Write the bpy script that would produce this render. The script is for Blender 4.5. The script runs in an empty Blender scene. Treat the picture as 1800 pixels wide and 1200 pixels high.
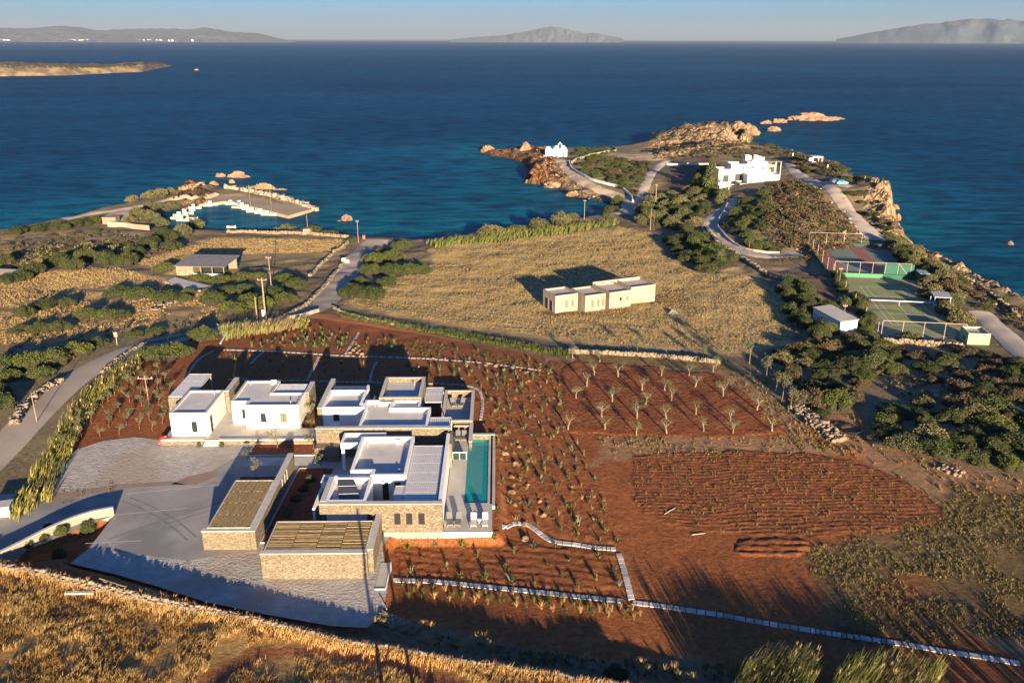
import bpy, math, random
import numpy as np
from mathutils import Vector, Matrix
random.seed(7); RS = np.random.RandomState(7)
scene = bpy.context.scene
COL = scene.collection
R = math.radians

# ------------------------------------------------------------------ camera
CAM_H = 50.0; FPX = 1500.0; PITCH = math.atan(531/1500.0); ROLL = R(0.12)
cam_d = bpy.data.cameras.new('camera'); cam = bpy.data.objects.new('camera', cam_d); COL.objects.link(cam)
cam_d.sensor_width = 36.0; cam_d.lens = 36.0*FPX/1800.0; cam_d.clip_start = 0.5; cam_d.clip_end = 200000
cam.location = (0, 0, CAM_H)
cam.rotation_mode = 'QUATERNION'
cam.rotation_quaternion = (Matrix.Rotation(R(90)-PITCH, 3, 'X') @ Matrix.Rotation(ROLL, 3, 'Z')).to_quaternion()
scene.camera = cam
scene.render.resolution_x = 1024; scene.render.resolution_y = 682

# ------------------------------------------------------------------ light
SUN_EL = R(9.6); SUN_AZ = R(14.1)          # the sun stands low behind the camera and to its right
sun_dir = Vector((math.sin(SUN_AZ)*math.cos(SUN_EL), -math.cos(SUN_AZ)*math.cos(SUN_EL), math.sin(SUN_EL)))
sd = bpy.data.lights.new('sun', 'SUN'); sd.energy = 5.0; sd.angle = R(0.5); sd.color = (1.0, 0.79, 0.52)
so = bpy.data.objects.new('sun', sd); COL.objects.link(so)
so.rotation_euler = sun_dir.to_track_quat('Z', 'Y').to_euler()
world = bpy.data.worlds.new('World'); scene.world = world; world.use_nodes = True
wn = world.node_tree.nodes; wl = world.node_tree.links
sky = wn.new('ShaderNodeTexSky'); sky.sky_type = 'NISHITA'; sky.sun_disc = False
sky.sun_elevation = SUN_EL; sky.sun_rotation = math.atan2(sun_dir.x, sun_dir.y)
sky.air_density = 0.9; sky.dust_density = 0.55; sky.ozone_density = 8.0
wl.new(sky.outputs[0], wn['Background'].inputs[0]); wn['Background'].inputs[1].default_value = 0.058
scene.view_settings.view_transform = 'Standard'; scene.view_settings.look = 'None'
scene.view_settings.gamma = 1.0; scene.view_settings.exposure = 1.87
scene.view_settings.use_curve_mapping = False

# ------------------------------------------------------------------ helpers: tagging, meshes
def tag(o, label=None, cat=None, group=None, kind=None):
    if label: o['label'] = label
    if cat: o['category'] = cat
    if group: o['group'] = group
    if kind: o['kind'] = kind
    return o
def empty(name, loc=(0, 0, 0), rz=0.0, **k):
    o = bpy.data.objects.new(name, None); COL.objects.link(o)
    o.location = loc; o.rotation_euler = (0, 0, rz); o.empty_display_size = 0.3
    return tag(o, **k)
def link(name, me, parent=None, loc=None, rz=None, **k):
    o = bpy.data.objects.new(name, me); COL.objects.link(o)
    if parent is not None: o.parent = parent
    if loc is not None: o.location = loc
    if rz is not None: o.rotation_euler = (0, 0, rz)
    return tag(o, **k)
def np_mesh(name, V, Fc, mats=(), smooth=False, midx=None, col=None):
    """V (n,3); Fc list of int arrays, each (m,k)"""
    me = bpy.data.meshes.new(name)
    V = np.asarray(V, dtype=np.float32)
    if not isinstance(Fc, (list, tuple)): Fc = [Fc]
    Fc = [np.asarray(f, dtype=np.int32) for f in Fc if len(f)]
    me.vertices.add(len(V)); me.vertices.foreach_set('co', V.ravel())
    loops = np.concatenate([f.ravel() for f in Fc]); cnt = np.concatenate([np.full(len(f), f.shape[1], np.int32) for f in Fc])
    st = np.zeros(len(cnt), np.int32); st[1:] = np.cumsum(cnt)[:-1]
    me.loops.add(len(loops)); me.loops.foreach_set('vertex_index', loops)
    me.polygons.add(len(cnt)); me.polygons.foreach_set('loop_start', st); me.polygons.foreach_set('loop_total', cnt)
    if midx is not None: me.polygons.foreach_set('material_index', np.asarray(midx, np.int32))
    if smooth: me.polygons.foreach_set('use_smooth', np.ones(len(cnt), bool))
    for m in mats: me.materials.append(m)
    me.update(calc_edges=True)
    if col is not None:
        a = me.color_attributes.new('Col', 'FLOAT_COLOR', 'POINT')
        c = np.ones((len(V), 4), np.float32); c[:, :col.shape[1]] = col; c[:, 3] = col[:, 3] if col.shape[1] == 4 else 0; a.data.foreach_set('color', c.ravel())
    return me
class MB:
    """collects boxes, prisms and bars for ONE mesh"""
    def __init__(s): s.v = []; s.f = []; s.m = []; s.mats = []
    def _mi(s, mat):
        if mat not in s.mats: s.mats.append(mat)
        return s.mats.index(mat)
    def poly(s, pts, faces, mat):
        b = len(s.v); s.v += [tuple(p) for p in pts]; i = s._mi(mat)
        for f in faces: s.f.append(tuple(b+k for k in f)); s.m.append(i)
    def box(s, x0, x1, y0, y1, z0, z1, mat, rz=0, c=None):
        P = [(x0, y0, z0), (x1, y0, z0), (x1, y1, z0), (x0, y1, z0), (x0, y0, z1), (x1, y0, z1), (x1, y1, z1), (x0, y1, z1)]
        if rz:
            cx, cy = c if c else ((x0+x1)/2, (y0+y1)/2); ca, sa = math.cos(rz), math.sin(rz)
            P = [(cx+(x-cx)*ca-(y-cy)*sa, cy+(x-cx)*sa+(y-cy)*ca, z) for x, y, z in P]
        s.poly(P, [(0, 3, 2, 1), (4, 5, 6, 7), (0, 1, 5, 4), (1, 2, 6, 5), (2, 3, 7, 6), (3, 0, 4, 7)], mat)
    def prism(s, pts, z0, z1, mat, top=None):
        n = len(pts); z1s = z1 if hasattr(z1, '__len__') else [z1]*n; z0s = z0 if hasattr(z0, '__len__') else [z0]*n
        P = [(p[0], p[1], z0s[i]) for i, p in enumerate(pts)]+[(p[0], p[1], z1s[i]) for i, p in enumerate(pts)]
        s.poly(P, [(i, (i+1) % n, n+(i+1) % n, n+i) for i in range(n)]+[tuple(range(n-1, -1, -1)), tuple(range(n, 2*n))], mat)
    def bar(s, a, b, r, mat, n=6, r2=None):
        a = Vector(a); b = Vector(b); d = (b-a); r2 = r if r2 is None else r2
        if d.length < 1e-6: return
        q = d.to_track_quat('Z', 'Y'); P = []
        for (c, rr) in ((a, r), (b, r2)):
            for k in range(n):
                t = 2*math.pi*k/n; P.append(tuple(c+q @ Vector((rr*math.cos(t), rr*math.sin(t), 0))))
        s.poly(P, [(i, (i+1) % n, n+(i+1) % n, n+i) for i in range(n)]+[tuple(range(n-1, -1, -1)), tuple(range(n, 2*n))], mat)
    def cyl(s, x, y, z0, z1, r, mat, n=10, r2=None): s.bar((x, y, z0), (x, y, z1), r, mat, n, r2)
    def mesh(s, name):
        me = bpy.data.meshes.new(name); me.from_pydata(s.v, [], s.f)
        for m in s.mats: me.materials.append(m)
        me.polygons.foreach_set('material_index', s.m); me.update(); return me
    def build(s, name, parent=None, loc=None, rz=None, **k): return link(name, s.mesh(name), parent, loc, rz, **k)
def copy_tree(o, parent=None):
    c = o.copy(); COL.objects.link(c); c.parent = parent
    for ch in list(o.children): copy_tree(ch, c)
    return c

# ------------------------------------------------------------------ materials
def newmat(name, rough=0.85, spec=0.3):
    m = bpy.data.materials.new(name); m.use_nodes = True
    b = m.node_tree.nodes['Principled BSDF']; b.inputs['Roughness'].default_value = rough
    b.inputs['Specular IOR Level'].default_value = spec
    return m, m.node_tree.nodes, m.node_tree.links, b
def coords(n, l, kind='Object', scale=(1, 1, 1), rot=(0, 0, 0)):
    if kind == 'World': g = n.new('ShaderNodeNewGeometry').outputs['Position']
    else: g = n.new('ShaderNodeTexCoord').outputs[kind]
    mp = n.new('ShaderNodeMapping'); mp.inputs['Scale'].default_value = scale; mp.inputs['Rotation'].default_value = rot
    l.new(g, mp.inputs[0]); return mp.outputs[0]
def noise(n, l, vec, scale, det=4, rough=0.6):
    t = n.new('ShaderNodeTexNoise'); t.inputs['Scale'].default_value = scale; t.inputs['Detail'].default_value = det
    t.inputs['Roughness'].default_value = rough; l.new(vec, t.inputs['Vector']); return t.outputs['Fac']
def ramp(n, l, fac, stops):
    r = n.new('ShaderNodeValToRGB'); l.new(fac, r.inputs[0]); e = r.color_ramp.elements
    while len(e) < len(stops): e.new(0.5)
    for i, (p, c) in enumerate(stops):
        e[i].position = p; e[i].color = (c[0], c[1], c[2], 1) if hasattr(c, '__len__') else (c, c, c, 1)
    return r.outputs[0]
def mix(n, l, a, b, fac, mode='MIX'):
    m = n.new('ShaderNodeMix'); m.data_type = 'RGBA'; m.blend_type = mode
    for s, v in ((m.inputs[0], fac), (m.inputs[6], a), (m.inputs[7], b)):
        if isinstance(v, (int, float)): s.default_value = v
        elif isinstance(v, tuple): s.default_value = (*v[:3], 1)
        else: l.new(v, s)
    return m.outputs[2]
def bump(n, l, b, h, strength, dist, prev=None):
    k = n.new('ShaderNodeBump'); k.inputs['Strength'].default_value = strength; k.inputs['Distance'].default_value = dist
    l.new(h, k.inputs['Height'])
    if prev is not None: l.new(prev, k.inputs['Normal'])
    l.new(k.outputs[0], b.inputs['Normal']); return k.outputs[0]
def mat_noise(name, c1, c2, scale=1.0, rough=0.85, bstr=0.3, bdist=0.02, bscale=None, kind='World', stops=(0.35, 0.65), spec=0.3, c3=None, s3=0.15):
    m, n, l, b = newmat(name, rough, spec); v = coords(n, l, kind)
    f = noise(n, l, v, scale, 6); c = ramp(n, l, f, [(stops[0], c1), (stops[1], c2)])
    if c3 is not None:
        f3 = noise(n, l, v, s3, 3); c = mix(n, l, c, c3, ramp(n, l, f3, [(0.5, 0.0), (0.62, 0.7)]))
    l.new(c, b.inputs['Base Color'])
    if bstr: bump(n, l, b, noise(n, l, v, bscale or scale*3, 5), bstr, bdist)
    return m
def flat(name, c, rough=0.6, metal=0.0, spec=0.4):
    m, n, l, b = newmat(name, rough, spec); v = coords(n, l, 'World')
    f = noise(n, l, v, 2.5, 4)
    l.new(ramp(n, l, f, [(0.3, tuple(x*0.86 for x in c)), (0.7, tuple(min(1, x*1.08) for x in c))]), b.inputs['Base Color'])
    b.inputs['Metallic'].default_value = metal; return m
def leafmat(name, c1, c2, scale=0.5, rough=0.75):
    m, n, l, b = newmat(name, rough, 0.15); v = coords(n, l, 'World')
    f = noise(n, l, v, scale, 3); f2 = noise(n, l, v, scale*9, 2)
    oi = n.new('ShaderNodeObjectInfo').outputs['Random']
    c = ramp(n, l, f, [(0.3, c1), (0.7, c2)])
    c = mix(n, l, c, tuple(min(1, x*1.7) for x in c2), ramp(n, l, f2, [(0.5, 0.0), (0.8, 0.55)]))
    c = mix(n, l, c, ramp(n, l, oi, [(0, (0.62, 0.70, 0.60)), (.6, (1.05, 1.0, .9)), (1, (1.5, 1.25, 1.0))]), 0.8, 'MULTIPLY')
    l.new(c, b.inputs['Base Color'])
    return m
M = {}
M['white'] = mat_noise('white_render', (0.80, 0.79, 0.76), (0.72, 0.71, 0.68), 0.8, 0.8, 0.08, 0.01, 6)
M['whiteold'] = mat_noise('white_limewash', (0.66, 0.65, 0.63), (0.54, 0.53, 0.50), 0.6, 0.85, 0.1, 0.02, 3)
M['cement'] = mat_noise('roof_screed', (0.58, 0.545, 0.50), (0.50, 0.47, 0.435), 0.5, 0.9, 0.15, 0.01, 8, c3=(0.46, 0.43, 0.40), s3=0.3)
M['cap'] = mat_noise('cement_coping', (0.52, 0.48, 0.42), (0.42, 0.39, 0.34), 1.2, 0.9, 0.1, 0.01, 8)
M['deckm'] = mat_noise('terrace_screed', (0.50, 0.46, 0.40), (0.42, 0.385, 0.34), 0.35, 0.85, 0.1, 0.01, 6, c3=(0.37, 0.34, 0.31), s3=0.25)
M['concrete'] = mat_noise('concrete_paving', (0.225, 0.21, 0.195), (0.32, 0.30, 0.275), 0.16, 0.8, 0.12, 0.01, 5, c3=(0.17, 0.168, 0.165), s3=0.11)
M['road'] = mat_noise('dirt_road', (0.36, 0.285, 0.215), (0.44, 0.355, 0.27), 0.12, 0.95, 0.35, 0.05, 1.5, c3=(0.30, 0.225, 0.16), s3=0.07)
M['path'] = mat_noise('sandy_track', (0.54, 0.41, 0.27), (0.45, 0.345, 0.23), 0.1, 0.95, 0.3, 0.05, 1.0)
M['concpath'] = mat_noise('concrete_track', (0.42, 0.345, 0.265), (0.50, 0.41, 0.32), 0.1, 0.9, 0.2, 0.03, 1.0)
M['slab'] = mat_noise('stone_slab', (0.60, 0.58, 0.56), (0.48, 0.47, 0.46), 0.7, 0.8, 0.3, 0.02, 8)
_m = M['slab']; _n = _m.node_tree.nodes; _l = _m.node_tree.links; _b = _n['Principled BSDF']; _c = _b.inputs['Base Color'].links[0].from_socket
_l.new(mix(_n, _l, _c, ramp(_n, _l, _n.new('ShaderNodeObjectInfo').outputs['Random'], [(0, (.52,.50,.50)), (.5, (.85,.82,.78)), (1, (1.05,1.05,1.05))]), 1.0, 'MULTIPLY'), _b.inputs['Base Color'])
M['slabgrey'] = mat_noise('grey_slab', (0.38, 0.36, 0.35), (0.27, 0.26, 0.25), 0.7, 0.85, 0.3, 0.02, 8)
M['metal'] = flat('grey_metal', (0.45, 0.46, 0.47), 0.45, 0.6)
M['louvre'] = flat('louvre_white', (0.66, 0.63, 0.60), 0.5)
M['dark'] = flat('dark_frame', (0.012, 0.013, 0.015), 0.55)
M['timber'] = mat_noise('weathered_wood', (0.30, 0.22, 0.14), (0.22, 0.16, 0.10), 2, 0.85, 0.3, 0.02, 12)
M['bark'] = mat_noise('pale_bark', (0.25, 0.195, 0.14), (0.15, 0.11, 0.075), 1.6, 0.9, 0.6, 0.05, 7)
M['stem'] = mat_noise('brown_stem', (0.20, 0.13, 0.08), (0.13, 0.085, 0.05), 2, 0.9, 0.3, 0.03, 7)
M['fabric'] = flat('sunbed_fabric', (0.62, 0.58, 0.52), 0.9)
M['darkfabric'] = flat('grey_sunbed_fabric', (0.16, 0.155, 0.15), 0.9)
M['greenwall'] = flat('light_green_render', (0.33, 0.50, 0.22), 0.85)
M['greenscreen'] = flat('green_windbreak', (0.008, 0.085, 0.055), 0.7)
M['greenlow'] = flat('green_painted_wall', (0.065, 0.22, 0.11), 0.8)
M['rustpost'] = flat('pale_post', (0.52, 0.40, 0.31), 0.7)
M['blue'] = flat('blue_paint', (0.03, 0.14, 0.42), 0.5)
M['domeblue'] = flat('pale_blue_limewash', (0.50, 0.62, 0.72), 0.7)
M['beige'] = mat_noise('beige_render', (0.33, 0.275, 0.22), (0.27, 0.225, 0.18), 0.5, 0.9, 0.15, 0.02, 4)
M['beigeroof'] = mat_noise('beige_roof_screed', (0.52, 0.43, 0.34), (0.42, 0.36, 0.30), 0.4, 0.9, 0.1, 0.02, 4)
M['red'] = flat('red_plastic', (0.55, 0.02, 0.02), 0.5)
m, n, l, b = newmat('window_glass', 0.05, 0.8); b.inputs['Base Color'].default_value = (0.02, 0.025, 0.03, 1); M['glass'] = m
m, n, l, b = newmat('green_glass', 0.08, 0.8); b.inputs['Base Color'].default_value = (0.02, 0.05, 0.04, 1); b.inputs['Alpha'].default_value = 0.75; M['railglass'] = m

def mat_stone(name, cols, sx=2.2, sz=5.5, mort=(0.30, 0.26, 0.20), bs=0.8):
    """coursed rubble: cells flattened along z, per-cell tone, recessed joints"""
    m, n, l, b = newmat(name, 0.9, 0.2); v = coords(n, l, 'World', (sx, sx, sz))
    vo = n.new('ShaderNodeTexVoronoi'); vo.inputs['Scale'].default_value = 1.0; l.new(v, vo.inputs['Vector'])
    ve = n.new('ShaderNodeTexVoronoi'); ve.feature = 'DISTANCE_TO_EDGE'; ve.inputs['Scale'].default_value = 1.0; l.new(v, ve.inputs['Vector'])
    sep = n.new('ShaderNodeSeparateColor'); l.new(vo.outputs['Color'], sep.inputs[0])
    c = ramp(n, l, sep.outputs[0], [(0.0, cols[0]), (0.35, cols[1]), (0.7, cols[2]), (1.0, cols[3])])
    c = mix(n, l, c, (0.6, 0.55, 0.5), ramp(n, l, noise(n, l, coords(n, l, 'World'), 9, 3), [(0.45, 0), (0.75, 0.3)]), 'MULTIPLY')
    j = ramp(n, l, ve.outputs[0], [(0.02, 0.0), (0.09, 1.0)])
    c = mix(n, l, mort, c, j); l.new(c, b.inputs['Base Color'])
    bump(n, l, b, j, bs, 0.04); return m
M['stone'] = mat_stone('villa_stone', [(0.11, 0.08, 0.05), (0.185, 0.14, 0.09), (0.145, 0.112, 0.072), (0.26, 0.205, 0.14)], 3.1, 7.0)
M['stonebig'] = mat_stone('field_stone', [(0.15, 0.11, 0.07), (0.26, 0.20, 0.135), (0.20, 0.15, 0.095), (0.34, 0.27, 0.19)], 1.6, 3.2)
M['rockw'] = mat_noise('loose_rock', (0.30, 0.22, 0.155), (0.19, 0.14, 0.095), 1.2, 0.95, 0.5, 0.1, 3)

# ------------------------------------------------------------------ pixel rays (a measuring aid: turns a bearing into a place on the ground)
def ray(px, py):
    x = (px-900)/FPX; y = -(py-600)/FPX
    x, y = x*math.cos(ROLL)-y*math.sin(ROLL), x*math.sin(ROLL)+y*math.cos(ROLL)
    return x, math.cos(PITCH)+y*math.sin(PITCH), -math.sin(PITCH)+y*math.cos(PITCH)
def W(px, py, z=0.0):
    dx, dy, dz = ray(px, py); t = (z-CAM_H)/dz; return (dx*t, dy*t)
VA = R(0.97)                                   # the villa's axes
def UV(u, v): return (u*math.cos(VA)-v*math.sin(VA), u*math.sin(VA)+v*math.cos(VA))
def inv(x, y): return (x*math.cos(VA)+y*math.sin(VA), -x*math.sin(VA)+y*math.cos(VA))
def UVs(*p): return [UV(*q) for q in p]
SEA = -8.0
# ------------------------------------------------------------------ ground height
CP = [  # bearing x, bearing y, height: surveyed points of the land
 (300,800,0),(600,800,0),(500,1050,0),(150,900,0),(800,900,-.5),(760,945,-1.15),(700,962,-1.0),(850,948,-1.1),(700,1000,-.9),(900,1000,-.9),(1100,1060,-1.0),(1300,1000,-1.0),(1500,900,-.8),(1700,900,-.4),
 (1000,800,-.6),(1100,700,-.8),(1300,720,-.6),(1400,650,-.6),(900,640,-.5),(700,620,-.4),(560,600,-.5),(450,620,-.2),(350,640,-.1),
 (200,700,0),(80,700,0),(0,760,0),(-200,800,0),(-200,600,-1),(0,600,-1),(150,560,-1.5),(300,550,-1.5),(450,560,-1.2),(570,545,-1.2),
 (700,560,-1.3),(900,580,-1.5),(1100,595,-1.5),(1300,600,-1.5),
 (620,490,-3),(660,430,-5.2),(720,445,-4.5),(850,430,-5),(1000,410,-5.3),(1100,395,-5.2),(850,500,-3),(1050,480,-3),(1200,500,-2.6),(1300,540,-2),
 (0,500,-3),(150,500,-3),(300,480,-3.4),(450,460,-4),(560,430,-5),(400,415,-6),(250,420,-6),(100,430,-5.5),(0,430,-6),(-150,470,-5),
 (200,370,-6.5),(300,350,-6),(420,345,-6.5),(500,360,-6.8),
 (1140,340,-5.5),(1075,370,-6),(1000,275,-4.5),(1100,275,-4),(1080,310,-3.5),(1170,285,-3.5),(1150,300,-4),
 (1180,370,-4.5),(1230,350,-4),(1250,400,-4),(1300,440,-3.2),(1400,455,-2.4),(1200,440,-3.6),
 (1280,330,-1.5),(1340,325,-.5),(1250,300,-3),(1200,262,-5),(1290,262,-4.5),
 (1400,330,1.2),(1380,380,0.5),(1330,380,-1.5),(1450,380,0.8),(1500,400,-.2),(1420,300,1.6),(1480,320,2.8),(1520,320,4.2),(1440,280,2.5),(1360,275,-.5),
 (1540,330,4.2),(1555,360,0),(1545,400,-1.5),(1540,420,-2.0),
 (1500,450,-2),(1560,500,-2),(1600,560,-2),(1650,600,-1.6),(1500,580,-1.6),(1480,520,-2),(1600,450,-2.5),(1680,500,-2.5),(1760,560,-2),(1800,600,-1.5),
 (1720,500,-4),(1650,455,-4),(1790,530,-4),
 (1500,640,-1),(1650,660,-.3),(1800,680,0),(1600,750,0),(1800,800,0.3),(1900,700,0),(1900,560,-3),(2100,900,0),(2000,1100,0),
 (1600,1000,-.8),(1750,1050,-.6),(1500,1100,-1),(1700,1180,-.9),(1200,1150,-1.1),
 (1160,232,-1),(1200,225,2.5),(1250,217,5.5),(1300,220,6),(1325,226,1.0),(1336,224,-3),(1312,222,3.5),(1230,240,0),(1270,245,1.5),(1150,245,-3),
 (330,330,-6),(343,318,-6.3),(500,1400,2),(900,1600,2),(0,1200,2.2),(-300,1000,0.5),(1500,1500,0)]
CPw = np.array([(*W(a, b, c), c) for a, b, c in CP])
def _phi(d2): return np.sqrt(d2+12.0**2)
_n = len(CPw); _A = np.zeros((_n+1, _n+1))
_d2 = ((CPw[:, None, :2]-CPw[None, :, :2])**2).sum(-1)
_A[:_n, :_n] = _phi(_d2)-np.eye(_n)*0.6; _A[:_n, _n] = 1; _A[_n, :_n] = 1
_w = np.linalg.solve(_A, np.append(CPw[:, 2], 0))
def base_h(X, Y):
    out = np.full(X.shape, _w[_n])
    for i in range(_n): out += _w[i]*_phi((X-CPw[i, 0])**2+(Y-CPw[i, 1])**2)
    return np.clip(out, -12, 9)

# coast outline: bearing, height it was read at, push outward (m)
S = SEA
COAST = [(-500,520,S,0),(-200,445,S,0),(0,405,S,0),(67,391,S,0),(114,382,S,0),(151,369,S,0),(219,358,S,0),(249,350,S,0),(309,336,S,0),(322,326,S,0),(345,322,S,0),
 (364,328,S,0),(385,331,S,0),(404,331,S,0),(455,340,S,0),(507,350,S,0),(550,364,S,0),(551,370,S,0),(507,379,S,0),(489,375,S,0),(443,363,S,0),(410,354.5,S,0),
 (392,354,S,0),(379,357,S,0),(353,362,S,0),(328,368,S,0),(292,373,S,0),(302,397,S,0),(340,402,S,0),(384,405,S,0),(425,405,S,0),(481,405,S,0),(558,404,S,0),(583,408,S,0),
 (619,413,S,0),(640,415,S,0),(704,420,S,0),(748,424,S,0),(790,417,S,0),(850,406,S,0),(960,393,S,0),(1030,383,S,0),(1060,370,S,0),
 (1067,359,S,0),(1042,352,S,0),(1009,346,S,0),(976,328,S,0),(927,323,S,0),(920,314,S,0),(931,303,S,0),(916,286,S,0),(887,277,S,0),(847,272,S,0),(841,259,S,0),
 (862,257,S,0),(872,268,S,0),(889,266,S,0),(905,262,S,0),(942,264,S,0),(960,258,-6,4),(1000,255,-5,5),(1064,255,-5,5),(1131,251,-5,5),(1127,243,-5,4),(1150,231,-2,6),(1171,225.6,1,8),
 (1210,218,4,10),(1244,213.5,6,12),(1273,214.5,6,12),(1322,218.5,5,8),(1333,226,S,0),(1330,234,S,0),(1298,243,S,0),(1294,250,S,0),(1291,259,-5,2),
 (1322,261,-4,4),(1351,262,-2,6),(1382,258,0,8),(1422,265,1,8),(1447,273,1.5,8),(1480,284,2.5,8),(1505,289,3,8),(1526,301,4,6),(1546,315,4,4),(1566,336,2,3),(1575,360,-4,2),(1580,388,S,0),
 (1568,396,S,0),(1585,404,-5,4),(1616,428,-4,5),(1666,456,-4,6),(1718,475,-4,6),(1750,500,-4,6),(1800,519,-4,6),(1900,560,-4,8),(2300,680,-3,8),(3500,900,-2,8)]
cw = []
for (a, b, c, o) in COAST:
    x, y = W(a, b, c); d = math.hypot(x, y); cw.append((x+x/d*o, y+y/d*o))
COASTW = np.array(cw+[(330, 0), (330, -200), (-330, -200), (-330, 60)])
def pip(X, Y, P):
    ins = np.zeros(X.shape, bool); n = len(P)
    for i in range(n):
        x0, y0 = P[i]; x1, y1 = P[(i+1) % n]
        if y0 == y1: continue
        c = (y0 > Y) != (y1 > Y)
        ins ^= c & (X < (x1-x0)*(Y-y0)/(y1-y0)+x0)
    return ins
def sdist(X, Y, P, closed=True):
    """signed distance to a polygon, positive inside"""
    d = np.full(X.shape, 1e9); n = len(P)
    for i in range(n if closed else n-1):
        x0, y0 = P[i]; x1, y1 = P[(i+1) % n]; dx, dy = x1-x0, y1-y0; L = dx*dx+dy*dy+1e-9
        t = np.clip(((X-x0)*dx+(Y-y0)*dy)/L, 0, 1); d = np.minimum(d, (X-x0-t*dx)**2+(Y-y0-t*dy)**2)
    d = np.sqrt(d)
    return np.where(pip(X, Y, P), d, -d) if closed else d
# value noise, vectorised
_NT = RS.rand(256, 256)
def vn(X, Y, s):
    x = X/s+1000.3; y = Y/s+1000.7; xi = np.floor(x).astype(int); yi = np.floor(y).astype(int); fx = x-xi; fy = y-yi
    fx = fx*fx*(3-2*fx); fy = fy*fy*(3-2*fy); a = _NT[xi % 256, yi % 256]; b_ = _NT[(xi+1) % 256, yi % 256]; c = _NT[xi % 256, (yi+1) % 256]; d = _NT[(xi+1) % 256, (yi+1) % 256]
    return (a*(1-fx)+b_*fx)*(1-fy)+(c*(1-fx)+d*fx)*fy
def fbm(X, Y, s, o=4, g=0.5):
    v = 0; a = 1; t = 0
    for i in range(o): v = v+a*vn(X+i*37.1, Y-i*19.7, s); t += a; a *= g; s *= 0.5
    return v/t
def ss(x, a, b): t = np.clip((x-a)/(b-a), 0, 1); return t*t*(3-2*t)
def PX(pts, z=0.0): return [W(a, b, z) for a, b in pts]

FG = PX([(-400,930),(-60,975),(0,993),(58,1003),(117,1018),(194,1036),(272,1055),(389,1075),(506,1098),(607,1123),(700,1134),(787,1153),(893,1167),(980,1177),(1070,1193),(1127,1203)], 1.0)
FGP = FG+PX([(1300,1260),(1700,1340)], 0.6)+[(60, 20), (60, -100), (-150, -100), (-150, 60)]
FORE = PX([(85,816),(120,795),(180,775),(237,768),(300,775),(560,780),(700,775),(700,930),(690,938),(672,960),(682,1029),(672,1080),(646,1103),(583,1100),(470,1080),(360,1057),(279,1031),(203,1009),(123,990),(158,962),(201,905),(0,985),(-80,1010),(-80,870),(88,867)])
PADS = [ # polygon, height
 (FORE, 0.0), (UVs((-46, 100.5), (-46, 118), (-26, 118), (-8, 115.5), (-3, 115.5), (0, 102), (0, 79.3), (-12.3, 79.3), (-12.3, 100)), 0.0),
 (PX([(-40,1000),(60,972),(130,942),(196,913),(150,962),(118,988),(60,998),(0,990)], -.5), -0.75),
 (PX([(1424,430),(1590,430),(1720,590),(1560,605),(1445,500)], -2.0), -2.0),
]
DITCH = PX([(130,992),(203,1012),(279,1034),(360,1060),(470,1084),(583,1106),(650,1112)], 0.0)
ROCKZ = [PX([(1140,232),(1200,215),(1340,215),(1340,245),(1300,258),(1150,258)], 2), PX([(1490,290),(1575,310),(1600,400),(1560,400),(1535,385),(1510,320)], 0), PX([(835,250),(950,250),(985,285),(980,300),(1000,330),(1070,345),(1075,362),(1000,352),(910,320),(920,290),(830,285)], -6),
         PX([(300,345),(320,310),(365,315),(370,345)], -5), PX([(1555,395),(1620,425),(1760,490),(1850,530),(1830,545),(1740,510),(1640,460),(1580,420)], -5)]
TENN = PADS[3][0]
def height(X, Y, detail=True):
    X = np.asarray(X, float); Y = np.asarray(Y, float); z = base_h(X, Y)
    dc = sdist(X, Y, COASTW)
    far = ss(Y, 120, 200)
    if detail: z = z+(fbm(X, Y, 14, 4)-0.5)*1.5*far+(fbm(X+90, Y, 3.0, 3)-0.5)*(0.10+0.5*far)
    for P, hz in PADS:
        d = sdist(X, Y, P); k = ss(d, -0.8, 0.1); z = z*(1-k)+hz*k
    dd = sdist(X, Y, FGP); hill = 0.55+ss(dd, 0, 30)*0.9+(fbm(X, Y, 5, 4)-0.5)*0.4
    k = ss(dd, -0.35, 0.25); z = z*(1-k)+hill*k
    dt = sdist(X, Y, DITCH, False); z = z-0.45*ss(-dt, -1.4, -0.2)*(dd < 0.2)
    # rock relief on the headlands
    rz = np.zeros(X.shape)
    for P in ROCKZ:
        rz = np.maximum(rz, ss(sdist(X, Y, P), -4, 5))
    rid = 1-np.abs(2*fbm(X*1.0, Y*0.7, 9, 5, 0.6)-1)
    if detail: rz = rz*(1-.35*ss(Y, 380, 420)); z = z+rz*(rid-0.62)*4.5+rz*(np.abs(2*fbm(X+7, Y*.8, 4.5, 4, .6)-1)-.35)*4.0+rz*(fbm(X, Y, 2.0, 3, .6)-0.5)*1.8
    wdt = 9-5.0*rz
    k = ss(dc+(fbm(X, Y, 6, 3)-0.5)*4*(0.4+0.6*rz), -1.0, wdt)
    z = SEA-0.6+(z-SEA+0.6)*k
    z = np.where(dc < -1.0, np.minimum(z, SEA-0.6+np.maximum(dc, -6)*0.5), z)
    return z
def hs(x, y): return float(height(np.array([x]), np.array([y]))[0])
_gc = {}
def G(px, py, dz=0.0):
    """the ground point seen along a bearing"""
    dx, dy, dz_ = ray(px, py); z0, z1 = 9.0, SEA
    t = np.linspace((z0-CAM_H)/dz_, (z1-CAM_H)/dz_, 160)
    hh = height(dx*t, dy*t); zz = CAM_H+dz_*t; k = np.argmax(zz <= hh)
    if zz[k] > hh[k]: k = len(t)-1
    k = max(k, 1); a, b_ = hh[k-1]-zz[k-1], hh[k]-zz[k]; f = 0 if a == b_ else min(1, max(0, -a/(b_-a)))
    tt = t[k-1]+(t[k]-t[k-1])*f
    return (dx*tt, dy*tt, float(max(SEA, CAM_H+dz_*tt))+dz)
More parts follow.
